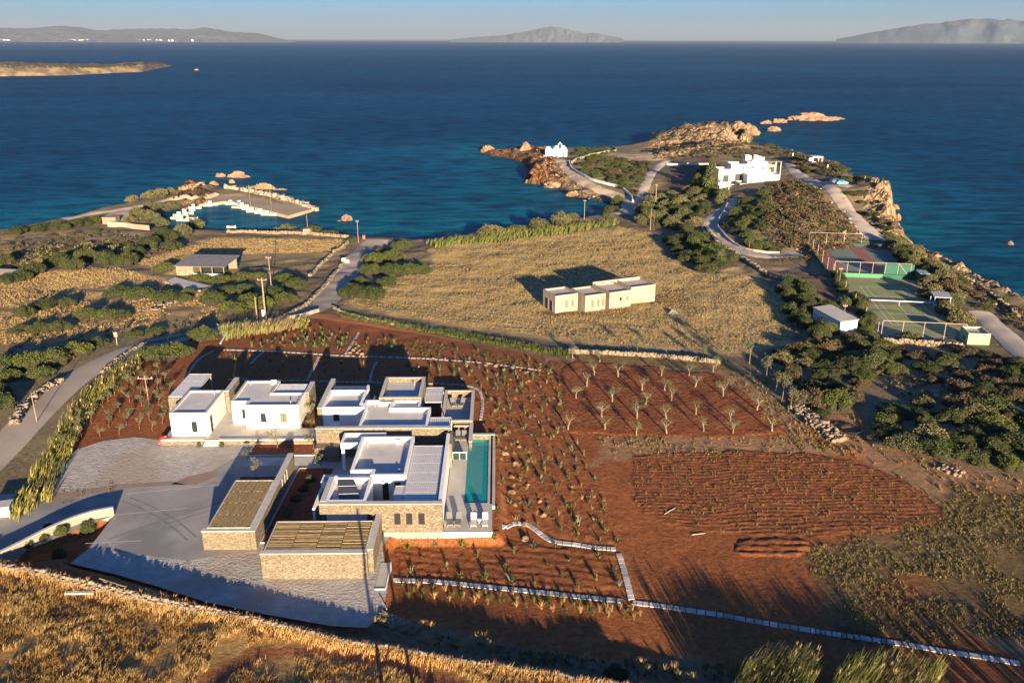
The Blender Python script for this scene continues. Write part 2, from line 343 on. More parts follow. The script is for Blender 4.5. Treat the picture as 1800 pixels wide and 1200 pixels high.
def mpp(x, y, z):  # metres covered by one photo pixel at a place
    return (y*math.cos(PITCH)+(CAM_H-z)*math.sin(PITCH))/FPX

# ------------------------------------------------------------------ land sheet
def grid_tz():
    t = np.arange(-0.66, 0.6601, 0.0024)
    Y = [-40., -10., 10., 25., 33.]
    while Y[-1] < 620: Y.append(Y[-1]+max(0.30, 0.0031*(Y[-1]+60)))
    return t, np.array(Y)
tt_, yy_ = grid_tz()
TX = np.outer(yy_+60, tt_); TX[:, 0] -= 60; TX[:, -1] += 60; TY = np.repeat(yy_[:, None], len(tt_), 1)
TZ = height(TX, TY)
C_SCRUB = np.array((.20, .15, .085)); C_RED = np.array((.255, .088, .031)); C_GOLD = np.array((.46, .315, .14)); C_ROCK = np.array((.42, .30, .18)); C_ORANGE = np.array((.27, .13, .06))
C_FG = np.array((.34, .205, .075)); C_WEED = np.array((.165, .105, .045)); C_TAN = np.array((.30, .17, .085)); C_BROWN = np.array((.20, .115, .06)); C_PATHY = np.array((.42, .32, .21))
RED = [(60,830),(85,800),(130,740),(190,690),(240,645),(300,612),(370,590),(480,572),(560,556),(600,556),(700,575),(900,612),(1000,632),(1290,652),(1400,745),(1500,800),(1640,880),(1700,910),(1650,960),(1520,1010),(1700,1100),(1840,1180),(1840,1230),(1300,1180),(1000,1150),(700,1090),(660,1125),(0,1010),(-60,960),(150,900)]
ZONES = [ # polygon (bearings), reading height, colour, feather metres
 ([(590,549),(640,505),(720,475),(765,445),(740,424),(850,410),(960,400),(1090,384),(1150,398),(1165,440),(1230,480),(1300,470),(1400,540),(1415,610),(1290,636),(1100,622),(1000,614),(900,600),(760,579)], -2.6, C_GOLD, 2),
 ([(940,552),(975,562),(1080,560),(1150,540),(1210,550),(1225,530),(1180,515),(1150,520),(1120,545),(1000,552)], -2.6, np.array((.26,.16,.075)), 2.5),
 ([(370,408),(600,414),(612,430),(570,470),(500,488),(300,490),(230,462),(330,430)], -4, C_GOLD*0.9, 3),
 ([(300,447),(600,438),(545,485),(420,482)], -4, np.array((.27,.20,.10)), 2),
 ([(-50,480),(200,458),(340,500),(420,560),(250,592),(-50,630)], -2.5, C_GOLD*0.78, 5),
 ([(0,430),(90,425),(150,440),(60,470),(-50,480)], -5, C_GOLD*0.6, 4),
 ([(1130,262),(1180,270),(1170,285),(1080,280),(1060,262)], -4, C_PATHY*0.9, 3),
 ([(1180,285),(1250,280),(1250,330),(1150,350)], -4, np.array((.13,.09,.055)), 3),
 ([(1400,470),(1450,480),(1550,600),(1500,620),(1380,600)], -2, np.array((.15,.10,.06)), 3),
 ([(1380,740),(1500,720),(1620,810),(1800,850),(1830,900),(1640,880),(1500,800)], -.3, C_TAN*0.9, 2.5),
 (RED, -.4, C_RED, 0.8),
 ([(1060,768),(1400,768),(1480,798),(1380,802),(1120,798),(1040,820)], -.7, C_TAN, 1.2),
 ([(1290,655),(1400,745),(1440,790),(1380,765),(1260,652)], -.6, C_TAN*1.05, 1.5),
 ([(1000,618),(1280,640),(1290,655),(1000,635)], -1, np.array((.20,.13,.05)), 1.0),
 ([(600,552),(800,585),(1000,622),(1000,632),(800,594),(600,560)], -1, np.array((.20,.13,.05)), 0.6),
 ([(1430,1020),(1420,960),(1560,925),(1660,900),(1680,850),(1850,880),(1850,1150),(1700,1110),(1640,1140),(1480,1120)], -.8, C_WEED, 3),
 ([(1560,1000),(1640,1000),(1600,1080),(1680,1150),(1600,1130),(1540,1050)], -.8, np.array((.22,.09,.04)), 2),
 ([(650,1085),(760,1100),(860,1135),(1000,1150),(1400,1160),(1500,1220),(600,1200),(640,1110)], -.4, np.array((.16,.12,.07)), 1.5),
]
def zone_color(X, Y, Z):
    C = np.empty(X.shape+(3,)); C[:] = C_SCRUB
    wob = (fbm(X, Y, 4, 4, 0.6)-0.5)
    C *= (0.75+0.55*fbm(X, Y, 9, 4))[..., None]
    for pts, z, col, fe in ZONES:
        P = PX(pts, z); d = sdist(X, Y, P)+wob*fe*2.2; k = ss(d, -fe*0.5, fe*0.5)[..., None]
        C = C*(1-k)+np.array(col)*k
    k = ss(sdist(X, Y, FGP), -0.2, 0.3)[..., None]
    fgc = C_FG*(0.7+0.6*fbm(X, Y, 3, 4))[..., None]
    tr = PX([(330,1230),(380,1170),(450,1130),(560,1125),(700,1150),(800,1190),(900,1230)], 1.5)
    ktr = ss(-sdist(X, Y, tr, False)+wob*1.6, -1.4, -0.6)[..., None]; fgc = fgc*(1-ktr)+np.array((.25, .10, .045))*ktr
    C = C*(1-k)+fgc*k
    C *= (0.82+0.36*fbm(X+50, Y, 1.6, 3, 0.7))[..., None]*(0.85+0.3*fbm(X, Y+80, 16, 3))[..., None]
    return np.clip(C, 0.01, 0.8)
TC = zone_color(TX, TY, TZ)
gy, gx = np.gradient(TZ); sl = np.hypot(gy/np.maximum(np.gradient(TY, axis=0), .1), gx/np.maximum(np.abs(np.gradient(TX, axis=1)), .1))
rz = np.zeros(TX.shape)
for P in ROCKZ: rz = np.maximum(rz, ss(sdist(TX, TY, P), -4, 4))
dco = sdist(TX, TY, COASTW)
kr = np.clip(ss(sl, 0.35, 0.8)*(TY > 120)*(dco < 45)+rz*ss(fbm(TX, TY, 7, 3), .30, .45)*ss(sl, .06, .25), 0, 1)[..., None]
org = ss(-TX, -60, -5)[..., None]*(TY[..., None] > 270)
rockc = (C_ROCK*(1-org)+C_ORANGE*org)*(0.65+0.6*fbm(TX, TY, 4, 4, 0.65))[..., None]
TC = TC*(1-kr)+rockc*kr
kb = (ss(-dco, -7, -2)*(1-rz)*(TY > 120))[..., None]; TC = TC*(1-kb)+np.array((.42, .33, .22))*kb   # beach strip
kn = (ss(sdist(TX, TY, PX([(290,352),(310,325),(370,322),(400,345),(370,365),(300,368)], -6)), -3, 3)*.75)[..., None]; TC = TC*(1-kn)+np.array((.17, .115, .07))*(.7+.6*fbm(TX, TY, 3, 3))[..., None]*kn
kd = ss(-TZ, -SEA-1.0, -SEA-0.3)[..., None]; TC = TC*(1-kd)+np.array((.10, .07, .045))*kd      # wet foot of the shore
nr, nc = TX.shape; idx = np.arange(nr*nc).reshape(nr, nc)
quads = np.stack([idx[:-1, :-1], idx[:-1, 1:], idx[1:, 1:], idx[1:, :-1]], -1).reshape(-1, 4)
keep = (TZ.ravel()[quads].max(1) > SEA-0.7) | (TY.ravel()[quads].max(1) < 60)
m, n, l, b = newmat('land', 0.95, 0.15)
at_ = n.new('ShaderNodeVertexColor'); at_.layer_name = 'Col'; v = coords(n, l, 'World')
f1 = noise(n, l, v, 1.7, 6, 0.7); f2 = noise(n, l, v, 6.0, 4, 0.7)
c = mix(n, l, at_.outputs[0], ramp(n, l, f1, [(0.3, (0.62, 0.6, 0.58)), (0.7, (1.35, 1.35, 1.35))]), 1.0, 'MULTIPLY')
vr = coords(n, l, 'World', (1, 1, .45)); vo = n.new('ShaderNodeTexVoronoi'); vo.feature = 'DISTANCE_TO_EDGE'; vo.inputs['Scale'].default_value = .42; l.new(vr, vo.inputs['Vector'])
fr_ = noise(n, l, vr, .55, 6, .7); ck = ramp(n, l, vo.outputs[0], [(0.0, .35), (.16, 1.0)])
rk = mix(n, l, ck, ramp(n, l, fr_, [(.3, (.55,.5,.46)), (.7, (1.4,1.35,1.3))]), 1.0, 'MULTIPLY')
c = mix(n, l, c, rk, at_.outputs['Alpha'], 'MULTIPLY'); l.new(c, b.inputs['Base Color'])
nb = bump(n, l, b, f1, 0.55, 0.25); nb = bump(n, l, b, f2, 0.5, 0.08, nb)
hr = n.new('ShaderNodeMath'); hr.operation = 'MULTIPLY'; l.new(mix(n, l, fr_, ck, .4), hr.inputs[0]); l.new(at_.outputs['Alpha'], hr.inputs[1]); bump(n, l, b, hr.outputs[0], 1.0, 1.6, nb)
M['land'] = m
me = np_mesh('land', np.stack([TX, TY, TZ], -1).reshape(-1, 3), quads[keep], [m], True, col=np.concatenate([TC, kr], -1).reshape(-1, 4))
link('ground', me, kind='structure')

# ------------------------------------------------------------------ sea sheet
ts = np.linspace(-1.35, 1.35, 240); ys = [60.]
while ys[-1] < 70000: ys.append(ys[-1]*1.0+max(2.5, 0.014*(ys[-1]+60)))
ys = np.array(ys); SX = np.outer(ys+60, ts); SY = np.repeat(ys[:, None], len(ts), 1)
near = SY < 900; dsea = np.full(SX.shape, 500.0); dsea[near] = -sdist(SX[near], SY[near], COASTW)
sh = np.exp(-np.clip(dsea, 0, 1e9)/26.0)[..., None]*0.9
bay = np.exp(-(((SX+20)/110)**2+((SY-300)/60)**2))[..., None]*0.35
deep = np.array((.0004, .043, .092)); shal = np.array((.003, .110, .145))
k = np.clip(sh*0.75+bay, 0, 1)*(0.6+0.8*fbm(SX, SY, 14, 3))[..., None]; k = np.clip(k, 0, 1)
SC = deep*(1-k)+shal*k
big = fbm(SX*0.6, SY*1.6, 420, 4)[..., None]; SC = SC*(0.7+0.6*big)
# sea bed stones darken the last metres by the shore
kk = (np.exp(-np.clip(dsea, 0, 1e9)/5.0)*(vn(SX, SY, 4) > .5))[..., None]; SC = SC*(1-kk*0.6)
sr, sc_ = SX.shape; idx = np.arange(sr*sc_).reshape(sr, sc_)
quads = np.stack([idx[:-1, :-1], idx[:-1, 1:], idx[1:, 1:], idx[1:, :-1]], -1).reshape(-1, 4)
m, n, l, b = newmat('sea_water', 0.2, 0.16); b.inputs['IOR'].default_value = 1.33
at_ = n.new('ShaderNodeVertexColor'); at_.layer_name = 'Col'
v1 = coords(n, l, 'World', (0.35, 1.0, 1), (0, 0, R(-14))); v2 = coords(n, l, 'World', (0.5, 1.0, 1), (0, 0, R(20))); v3 = coords(n, l, 'World', (0.25, 1.0, 1), (0, 0, R(-8)))
w1 = noise(n, l, v1, 0.22, 4, 0.6); w2 = noise(n, l, v2, 0.9, 3, 0.6); w3 = noise(n, l, v3, 0.012, 4, 0.6)
c = mix(n, l, at_.outputs[0], ramp(n, l, w3, [(0.35, (0.75, 0.78, 0.85)), (0.65, (1.2, 1.2, 1.2))]), 1.0, 'MULTIPLY')
c = mix(n, l, c, ramp(n, l, w1, [(0.38, (0.45, 0.5, 0.55)), (0.62, (1.6, 1.5, 1.45))]), 1.0, 'MULTIPLY')
nb = bump(n, l, b, w1, 1.0, 1.3); nb = bump(n, l, b, w2, 0.8, 0.25, nb)
n.remove(b); out = [q for q in n if q.type == 'OUTPUT_MATERIAL'][0]
df = n.new('ShaderNodeBsdfDiffuse'); l.new(c, df.inputs['Color']); l.new(nb, df.inputs['Normal'])
gs = n.new('ShaderNodeBsdfGlossy'); gs.inputs['Roughness'].default_value = 0.22; gs.inputs['Color'].default_value = (0.75, 0.88, 1.0, 1); l.new(nb, gs.inputs['Normal'])
fr = n.new('ShaderNodeFresnel'); fr.inputs['IOR'].default_value = 1.33; l.new(nb, fr.inputs['Normal'])
mr = n.new('ShaderNodeMapRange'); mr.inputs['From Max'].default_value = 1.0; mr.inputs['To Min'].default_value = 0.02; mr.inputs['To Max'].default_value = 0.13; l.new(fr.outputs[0], mr.inputs['Value'])
ms = n.new('ShaderNodeMixShader'); l.new(mr.outputs[0], ms.inputs[0]); l.new(df.outputs[0], ms.inputs[1]); l.new(gs.outputs[0], ms.inputs[2]); l.new(ms.outputs[0], out.inputs[0])
M['sea'] = m
me = np_mesh('sea', np.stack([SX, SY, np.full(SX.shape, SEA)], -1).reshape(-1, 3), quads, [m], True, col=SC.reshape(-1, 3))
link('sea', me, kind='structure')

# ------------------------------------------------------------------ far islands
def far_land(name, prof, D, depth, col1, col2, base_y, sea=True, rough=0.3, seed=0, cliff=0.0, sc=None, **k):
    """prof: (bearing x, bearing y of the skyline); a ridge mesh standing at distance D"""
    xs = np.array([p[0] for p in prof], float); yp = np.array([p[1] for p in prof], float)
    nx, ny = 260, 26; gx_ = np.linspace(xs[0], xs[-1], nx)
    top = np.interp(gx_, xs, yp); V = []
    for j in range(ny):
        f = j/(ny-1)
        for i in range(nx):
            Dq = D if not hasattr(D, '__len__') else np.interp(gx_[i], *D); dx, dy, dz = ray(gx_[i], top[i]); tt = (Dq+depth)/dy; zt = CAM_H+dz*tt*1.0
            wob = fbm(np.array([i*3.1+seed]), np.array([j*5.0]), 16, 4)[0]
            wob2 = fbm(np.array([i*3.1+seed]), np.array([j*9.0+seed]), 40, 3)[0]
            yy = Dq+depth*(2*f if f < 0.5 else 1+(f-0.5)*1.2)+(wob2-.5)*depth*0.25*(f < .45)
            s_ = (float(np.interp(f, [0, .06, .16, .5], [0, .30, .66, 1])) if cliff else math.sin(min(1, f*2)*math.pi/2)) if f < 0.5 else 1-(f-0.5)*2
            zz = SEA-1+(zt-SEA+1)*s_*(1+(wob-.5)*rough*(1-abs(f-.5)*2 < .9))
            if j == 0 or j == ny-1: zz = SEA-2
            xx = dx/dy*yy
            V.append((xx, yy, zz))
    idx = np.arange(nx*ny).reshape(ny, nx)
    q = np.stack([idx[:-1, :-1], idx[:-1, 1:], idx[1:, 1:], idx[1:, :-1]], -1).reshape(-1, 4)
    sc = sc or 30.0/depth
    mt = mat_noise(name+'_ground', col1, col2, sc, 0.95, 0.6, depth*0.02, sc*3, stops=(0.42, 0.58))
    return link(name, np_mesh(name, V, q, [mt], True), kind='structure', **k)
far_land('distant_island', [(-420,60),(-200,52),(-60,44),(0,49),(40,51),(70,49),(95,46),(112,46),(140,49),(175,54),(220,52),(280,51),(330,52),(360,50),(385,53),(410,57),(450,58),(480,65),(510,72),(525,74.5)], 14000, 4000, (.09,.105,.14), (.20,.185,.19), 80, seed=3)  # distance haze partly painted: blue-grey put into the colours of the three islands
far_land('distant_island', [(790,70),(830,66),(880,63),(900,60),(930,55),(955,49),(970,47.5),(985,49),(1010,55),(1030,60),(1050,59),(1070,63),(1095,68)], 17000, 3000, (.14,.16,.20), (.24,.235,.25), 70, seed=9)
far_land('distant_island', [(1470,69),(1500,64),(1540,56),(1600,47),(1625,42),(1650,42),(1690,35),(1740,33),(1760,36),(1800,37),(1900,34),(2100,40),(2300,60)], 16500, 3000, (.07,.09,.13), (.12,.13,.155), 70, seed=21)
isl = far_land('islet', [(-500,112),(-200,108),(0,107),(60,110),(140,112),(200,112.5),(220,109.5),(250,108.5),(275,109.5),(290,111.5),(303,114.5),(308,116.6)], ([-500,0,120,250,303],[1420,1440,1470,1640,1980]), 110, (.17,.115,.06), (.33,.24,.14), 135, seed=5, rough=0.6, cliff=0.7, sc=.045)
me = isl.data; mg = mat_noise('islet_scrub', (.05,.05,.025), (.13,.10,.05), 0.02, 0.95, 0.5, 2, 0.1); me.materials.append(mg)
for p in me.polygons:
    if p.index//259 >= 4+(p.index*7 % 3): p.material_index = 1

# ------------------------------------------------------------------ haze
hz = MB(); hzm = bpy.data.materials.new('haze_air'); hzm.use_nodes = True; hn = hzm.node_tree.nodes; hl = hzm.node_tree.links; hn.clear()
ho = hn.new('ShaderNodeOutputMaterial'); hv = hn.new('ShaderNodeVolumePrincipled'); hv.inputs['Color'].default_value = (0.36, 0.44, 0.54, 1); hv.inputs['Density'].default_value = 0.000030; hv.inputs['Anisotropy'].default_value = 0.0
hl.new(hv.outputs[0], ho.inputs['Volume'])
hz.box(-110000, 110000, -3000, 75000, SEA-9, 900, hzm); hz.build('haze', kind='stuff')
M['plinth'] = mat_noise('plinth_render', (.30,.275,.25), (.24,.22,.20), .8, .9, .2, .02, 3)  # shade on the plinth put into its darker grey
# ------------------------------------------------------------------ the villa
class Site:
    """a thing in the villa's axes: parts are given in villa coordinates and stored relative to the thing's base"""
    def __init__(s, name, u, v, z, label, cat, group=None, rz=None, org=None):
        s.o = (u, v, z); x, y = UV(u, v) if rz is None else org
        s.e = empty(name, (x, y, z), VA if rz is None else rz, label=label, cat=cat, group=group)
        if rz is not None: s.o = (0, 0, z)
    def add(s, name, mb, parent=None, **k):
        u, v, z = s.o; mb.v = [(p[0]-u, p[1]-v, p[2]-z) for p in mb.v]
        return mb.build(name, s.e if parent is None else parent, **k)
def shrink(P, t):
    """inset of a counter-clockwise rectilinear polygon"""
    n = len(P); out = []
    for i in range(n):
        a, b_, c = P[i-1], P[i], P[(i+1) % n]
        d1 = Vector((b_[0]-a[0], b_[1]-a[1])).normalized(); d2 = Vector((c[0]-b_[0], c[1]-b_[1])).normalized()
        n1 = Vector((-d1.y, d1.x)); n2 = Vector((-d2.y, d2.x)); cr = d1.x*d2.y-d1.y*d2.x
        if abs(cr) < 1e-3: out.append((b_[0]+n1.x*t, b_[1]+n1.y*t)); continue
        out.append((b_[0]+(n1.x+n2.x)*t, b_[1]+(n1.y+n2.y)*t))
    return out
def block(site, P, z0, z1, par, wall, cap=None, roofm=None, th=0.32, capname='parapet_cap'):
    """walls with parapet (children wall, parapet_cap, roof). P counter-clockwise"""
    cap = cap or wall; roofm = roofm or M['cement']; n = len(P); Q = shrink(P, th)
    w = MB(); A = [(p[0], p[1], z0) for p in P]+[(p[0], p[1], z1) for p in P]
    w.poly(A, [(i, (i+1) % n, n+(i+1) % n, n+i) for i in range(n)], wall)
    B = [(p[0], p[1], z1-par) for p in Q]+[(p[0], p[1], z1) for p in Q]
    w.poly(B, [((i+1) % n, i, n+i, n+(i+1) % n) for i in range(n)], wall)
    site.add('wall', w)
    c = MB(); o = 0.015; P2 = shrink(P, -o); Q2 = shrink(Q, o)
    K = [(p[0], p[1], z1) for p in P2]+[(p[0], p[1], z1) for p in Q2]+[(p[0], p[1], z1+0.05) for p in P2]+[(p[0], p[1], z1+0.05) for p in Q2]
    F = []
    for i in range(n):
        j = (i+1) % n; F += [(2*n+i, 2*n+j, 3*n+j, 3*n+i), (i, j, 2*n+j, 2*n+i), (n+j, n+i, 3*n+i, 3*n+j), (j, i, n+i, n+j)]
    c.poly(K, F, cap); site.add(capname, c)
    r = MB(); r.poly([(p[0], p[1], z1-par) for p in shrink(Q, -0.01)], [tuple(range(n))], roofm); site.add('roof', r)
def window(site, x0, x1, z0, z1, v, frame=None, sill=True, deep=0.12, name='window', pane_mat=None):  # pane takes the given material, else plain glass
    """a recessed opening in a wall facing the camera (at v): reveal frame, pane, sill"""
    f = MB(); fm = frame or M['cap']; t = 0.045
    f.box(x0-t, x0, v-0.03, v+0.05, z0-t, z1+t, fm); f.box(x1, x1+t, v-0.03, v+0.05, z0-t, z1+t, fm)
    f.box(x0, x1, v-0.03, v+0.05, z1, z1+t, fm); f.box(x0, x1, v-0.09 if sill else v-0.03, v+0.05, z0-t, z0, fm)
    fo = site.add(name, f)
    p = MB(); p.box(x0, x1, v-0.012, v-0.004, z0, z1, pane_mat or M['glass']); p.box((x0+x1)/2-.02, (x0+x1)/2+.02, v-0.022, v-0.013, z0, z1, M['dark'])
    site.add('pane', p, parent=fo)
    return fo
def side_opening(site, u, y0, y1, z0, z1, mat, name='door'):
    f = MB(); t = 0.06
    f.box(u-0.03, u+0.04, y0-t, y0, z0, z1+t, M['cap']); f.box(u-0.03, u+0.04, y1, y1+t, z0, z1+t, M['cap']); f.box(u-0.03, u+0.04, y0, y1, z1, z1+t, M['cap'])
    o = site.add(name, f); p = MB(); p.box(u-0.005, u+0.012, y0, y1, z0, z1, mat); site.add('pane', p, parent=o)
def louvres(site, x0, x1, y0, y1, z, npan, along='u', mat=None, n_sl=14, bars=True, pname='louvre_panel'):
    """flat pergola roof: beams and panels of slats"""
    mat = mat or M['louvre']; f = MB()
    for a, b_ in ((x0, x0+.1), (x1-.1, x1)): f.box(a, b_, y0+.1, y1-.1, z-.16, z+.02, M['cap'])
    for a, b_ in ((y0, y0+.1), (y1-.1, y1)): f.box(x0, x1, a, b_, z-.16, z+.02, M['cap'])
    site.add('frame', f)
    for k in range(npan):
        p = MB()
        if along == 'u':
            a = y0+.12+(y1-y0-.24)*k/npan+.03; b_ = y0+.12+(y1-y0-.24)*(k+1)/npan-.03
            w = (x1-x0-.24)/n_sl
            for s_ in range(n_sl): xx = x0+.12+w*s_; p.box(xx, xx+w*0.80, a, b_, z-.045, z-.005, mat)
            p.box(x0+.12, x1-.12, a, b_, z-.12, z-.06, M['cap'])
        else:
            a = x0+.12+(x1-x0-.24)*k/npan+.03; b_ = x0+.12+(x1-x0-.24)*(k+1)/npan-.03
            w = (y1-y0-.24)/n_sl
            for s_ in range(n_sl): yy = y0+.12+w*s_; p.box(a, b_, yy, yy+w*0.80, z-.045, z-.005, mat)
            p.box(a, b_, y0+.12, y1-.12, z-.12, z-.06, M['cap'])
        site.add(pname, p)

def smooth_ln(P):
    p0, p1, p2 = [np.array(q) for q in P]; return [tuple((1-t)**2*p0+2*t*(1-t)*p1+t*t*p2) for t in np.linspace(0, 1, 14)]
# --- ground of the compound
def sheet(name, P, z, mat, **k):
    o = MB(); n = len(P); o.poly([(p[0], p[1], z) for p in P], [tuple(range(n))], mat); return o.build(name, **k)
gr = mat_noise('pale_gravel', (.46,.42,.37), (.34,.31,.275), 0.9, 0.95, 0.9, 0.12, 2.6, c3=(.34,.27,.20), s3=0.09)
bn = gr.node_tree.nodes
FOREG = shrink(FORE, 0.0)
sheet('gravel_forecourt', FORE, 0.02, gr, kind='structure')
CONC = PX([(215,852),(330,852),(420,800),(470,780),(556,782),(556,800),(600,800),(600,905),(470,905),(452,965),(330,985),(250,975),(158,963),(201,905),(0,985),(-80,1008),(-80,872),(60,880),(120,868)])
sheet('concrete_driveway', CONC, 0.026, M['concrete'], kind='structure')
sheet('entrance_terrace', UVs((-24.4,87.4),(-20.2,87.4),(-20.2,86.5),(-16.9,86.5),(-16.9,97.6),(-23,97.6),(-31.6,97.6),(-31.6,95.2),(-24.4,95.2)), 0.034, M['deckm'], kind='structure')
for (a, b_) in (((222,868),(392,851)), ((200,905),(330,893)), ((150,955),(250,950))):       # sawn joints of the slab
    p, q = W(*a), W(*b_); j = MB(); d = Vector((q[0]-p[0], q[1]-p[1])).normalized(); nn = Vector((-d.y, d.x))*0.05
    j.poly([(p[0]-nn.x, p[1]-nn.y, .031), (q[0]-nn.x, q[1]-nn.y, .031), (q[0]+nn.x, q[1]+nn.y, .031), (p[0]+nn.x, p[1]+nn.y, .031)], [(0, 1, 2, 3)], M['slab']); j.build('slab_joint', kind='structure')
soilm = mat_noise('bed_soil', (.17,.045,.018), (.26,.075,.028), 1.5, 0.95, 0.9, 0.1, 4)
for P in (((-25.0,78),(-19.8,78),(-20.4,94.3),(-24.5,94.3)), ((-31.2,88.6),(-26.2,88.6),(-26.2,92.3),(-31.2,92.3)), ((-31.8,98),(-23.1,98),(-23.1,101.1),(-31.8,101.1))):
    s_ = MB(); q = UVs(*P); s_.prism(q, 0.0, 0.12, soilm); s_.build('planting_bed', kind='structure')
    k_ = MB(); Q = UVs(*[(a+(0.12 if i in (1, 2) else -.12), b_+(0.12 if i > 1 else -.12)) for i, (a, b_) in enumerate(P)])
    for i in range(4): k_.prism([Q[i], Q[(i+1) % 4], q[(i+1) % 4], q[i]], 0.0, 0.17, M['cap'])
    k_.build('bed_kerb', kind='structure')

dirt = mat_noise('dusty_patch', (.30,.215,.15), (.24,.17,.12), .5, .95, .4, .04, 2)
for nm_, pp in (('dust_strip', ((70,872),(95,866),(150,860),(222,850),(300,846),(330,852),(240,856),(150,870),(90,882))), ('dust_strip', ((330,838),(380,826),(384,836),(345,852),(300,851)))):
    sheet(nm_, PX(pp), 0.030, dirt, kind='structure')
stain = mat_noise('tyre_stain', (.17,.16,.15), (.22,.21,.20), .8, .85, .1, .01, 3)
for k_, (x0, y0, x1, y1) in enumerate(((215,880,330,950),(228,874,345,944),(190,948,400,880),(196,955,408,886))):
    L_ = smooth_ln(PX([(x0,y0),((x0+x1)/2+14,(y0+y1)/2-10),(x1,y1)])); o_ = MB()
    for i_ in range(len(L_)-1):
        a_, b_ = Vector(L_[i_]), Vector(L_[i_+1]); d_ = (b_-a_).normalized(); n_ = Vector((-d_.y, d_.x))*.11
        o_.poly([(*(a_-n_), .0285+.0004*k_), (*(b_-n_), .0285+.0004*k_), (*(b_+n_), .0285+.0004*k_), (*(a_+n_), .0285+.0004*k_)], [(0,1,2,3)], stain)
    o_.build('tyre_mark', kind='stuff')
# --- upper deck with its low stone retaining wall
s = Site('deck_wall', -30, 101.2, 0, 'low stone retaining wall with steps below the two white guest cubes', 'wall')
w = MB(); w.box(-43.9, -38.4, 101.15, 101.5, 0, .6, M['stone']); w.box(-36.5, -23.6, 101.15, 101.5, 0, .6, M['stone']); s.add('wall', w)
w = MB(); w.box(-43.95, -38.4, 101.1, 101.55, .6, .78, M['cap']); w.box(-36.5, -23.6, 101.1, 101.55, .6, .78, M['cap']); s.add('coping', w)
for k_ in range(3):
    w = MB(); w.box(-38.38, -36.52, 100.75+.3*k_, 101.05+.3*k_, 0, .2*(k_+1), M['deckm']); s.add('step', w)
w = MB(); w.prism([(-43.9,101.5),(-23.6,101.5),(-23.6,104.9),(-26.6,104.9),(-26.6,105.6),(-36,108),(-38,116),(-45.5,118),(-42,110),(-43.9,108)], 0.0, .6, M['deckm'])
w.v = [(*UV(p[0], p[1]), p[2]) for p in w.v]; w.build('upper_terrace', kind='structure')

H1 = Site('guest_house', -40.6, 106, .6, 'small white cube house at the left end of the villa, red heap at its corner', 'house')
block(H1, [(-43.0,102.6),(-38.2,102.6),(-38.2,110.3),(-43.0,110.3)], .6, 3.9, .16, M['white'], M['cap'], th=.28)
window(H1, -40.3, -39.6, 1.2, 2.7, 102.6, M['cap'])
side_opening(H1, -38.2, 103.6, 104.5, .62, 2.9, M['dark'])
H2 = Site('guest_house', -31, 109, .6, 'white flat roofed house with stepped roof and three small front windows', 'house')
block(H2, [(-36.1,106.4),(-33.9,106.4),(-33.9,105.0),(-26.8,105.0),(-26.8,109.3),(-31.2,109.3),(-31.2,113.7),(-36.1,113.7)], .6, 3.9, .18, M['white'], M['cap'], th=.28)
window(H2, -34.75, -34.25, 1.4, 2.75, 106.4); window(H2, -31.9, -31.2, 1.5, 2.75, 105.0); window(H2, -29.3, -28.4, 1.45, 2.75, 105.0, pane_mat=flat('curtained_pane', (.13,.14,.085), .5))
w = MB(); w.box(-30.1,-29.9,104.9,105,1.0,1.1,M['dark']); H2.add('wall_lamp', w)
P1 = Site('pergola', -43.6, 112, .6, 'white slatted pergola on a stone wall behind the leftmost cube house', 'pergola')
louvres(P1, -45.4, -42.1, 108.9, 117.3, 3.6, 3, 'u', n_sl=8)
w = MB(); w.box(-45.4,-43.02,108.6,108.88,0,3.45,M['stone']); w.box(-45.4,-45.1,108.88,112,0,3.4,M['stone']); P1.add('wall', w)
for (a, c_) in ((-42.25,117.1),(-45.2,117.1),(-42.25,112.4)): w = MB(); w.box(a-.06,a+.06,c_-.06,c_+.06,.6,3.44,M['metal']); P1.add('post', w)
w1 = Site('stone_wall', -38, 113, 0, 'tall stone screen wall between the two white guest houses', 'wall')
w = MB(); w.box(-38.18,-37.6,110.4,115.4,.3,3.7,M['stone']); w1.add('wall', w); w = MB(); w.box(-38.22,-37.56,110.36,115.44,3.7,3.78,M['cap']); w1.add('coping', w)
P2 = Site('pergola', -29, 111, .6, 'white slatted pergola tucked into the corner of the stepped white house', 'pergola')
louvres(P2, -31.15, -27.0, 109.35, 112.9, 3.7, 2, 'v', n_sl=8)
w = MB(); w.box(-26.78,-26.2,109.2,113.2,0,3.9,M['stone']); w.box(-27.0,-26.8,112.6,112.9,0,3.5,M['stone']); P2.add('wall', w); w = MB(); w.box(-26.82,-26.16,109.16,113.24,3.9,3.96,M['cap']); P2.add('coping', w)

# --- long stone wall of the middle house
W2 = Site('stone_wall', -14, 98, 0, 'long high stone wall crossing the villa between its upper and lower house', 'wall')
w = MB(); w.box(-23.0,-18.0,97.7,98.25,0,3.88,M['stone']); w.box(-18.0,-10.9,97.7,98.25,3.0,3.88,M['stone']); w.box(-10.9,-6.0,97.7,98.25,0,3.88,M['stone'])
w.box(-22.98,-20.0,96.2,97.7,0,1.9,M['stone']); W2.add('wall', w)
w = MB(); w.box(-23.05,-5.95,97.65,98.3,3.88,3.94,M['cap']); W2.add('coping', w)
w = MB(); w.box(-18,-10.9,98.6,98.7,0,3.0,M['dark']); W2.add('recess_shade', w)  # dark sheet added as the shade inside the wall opening

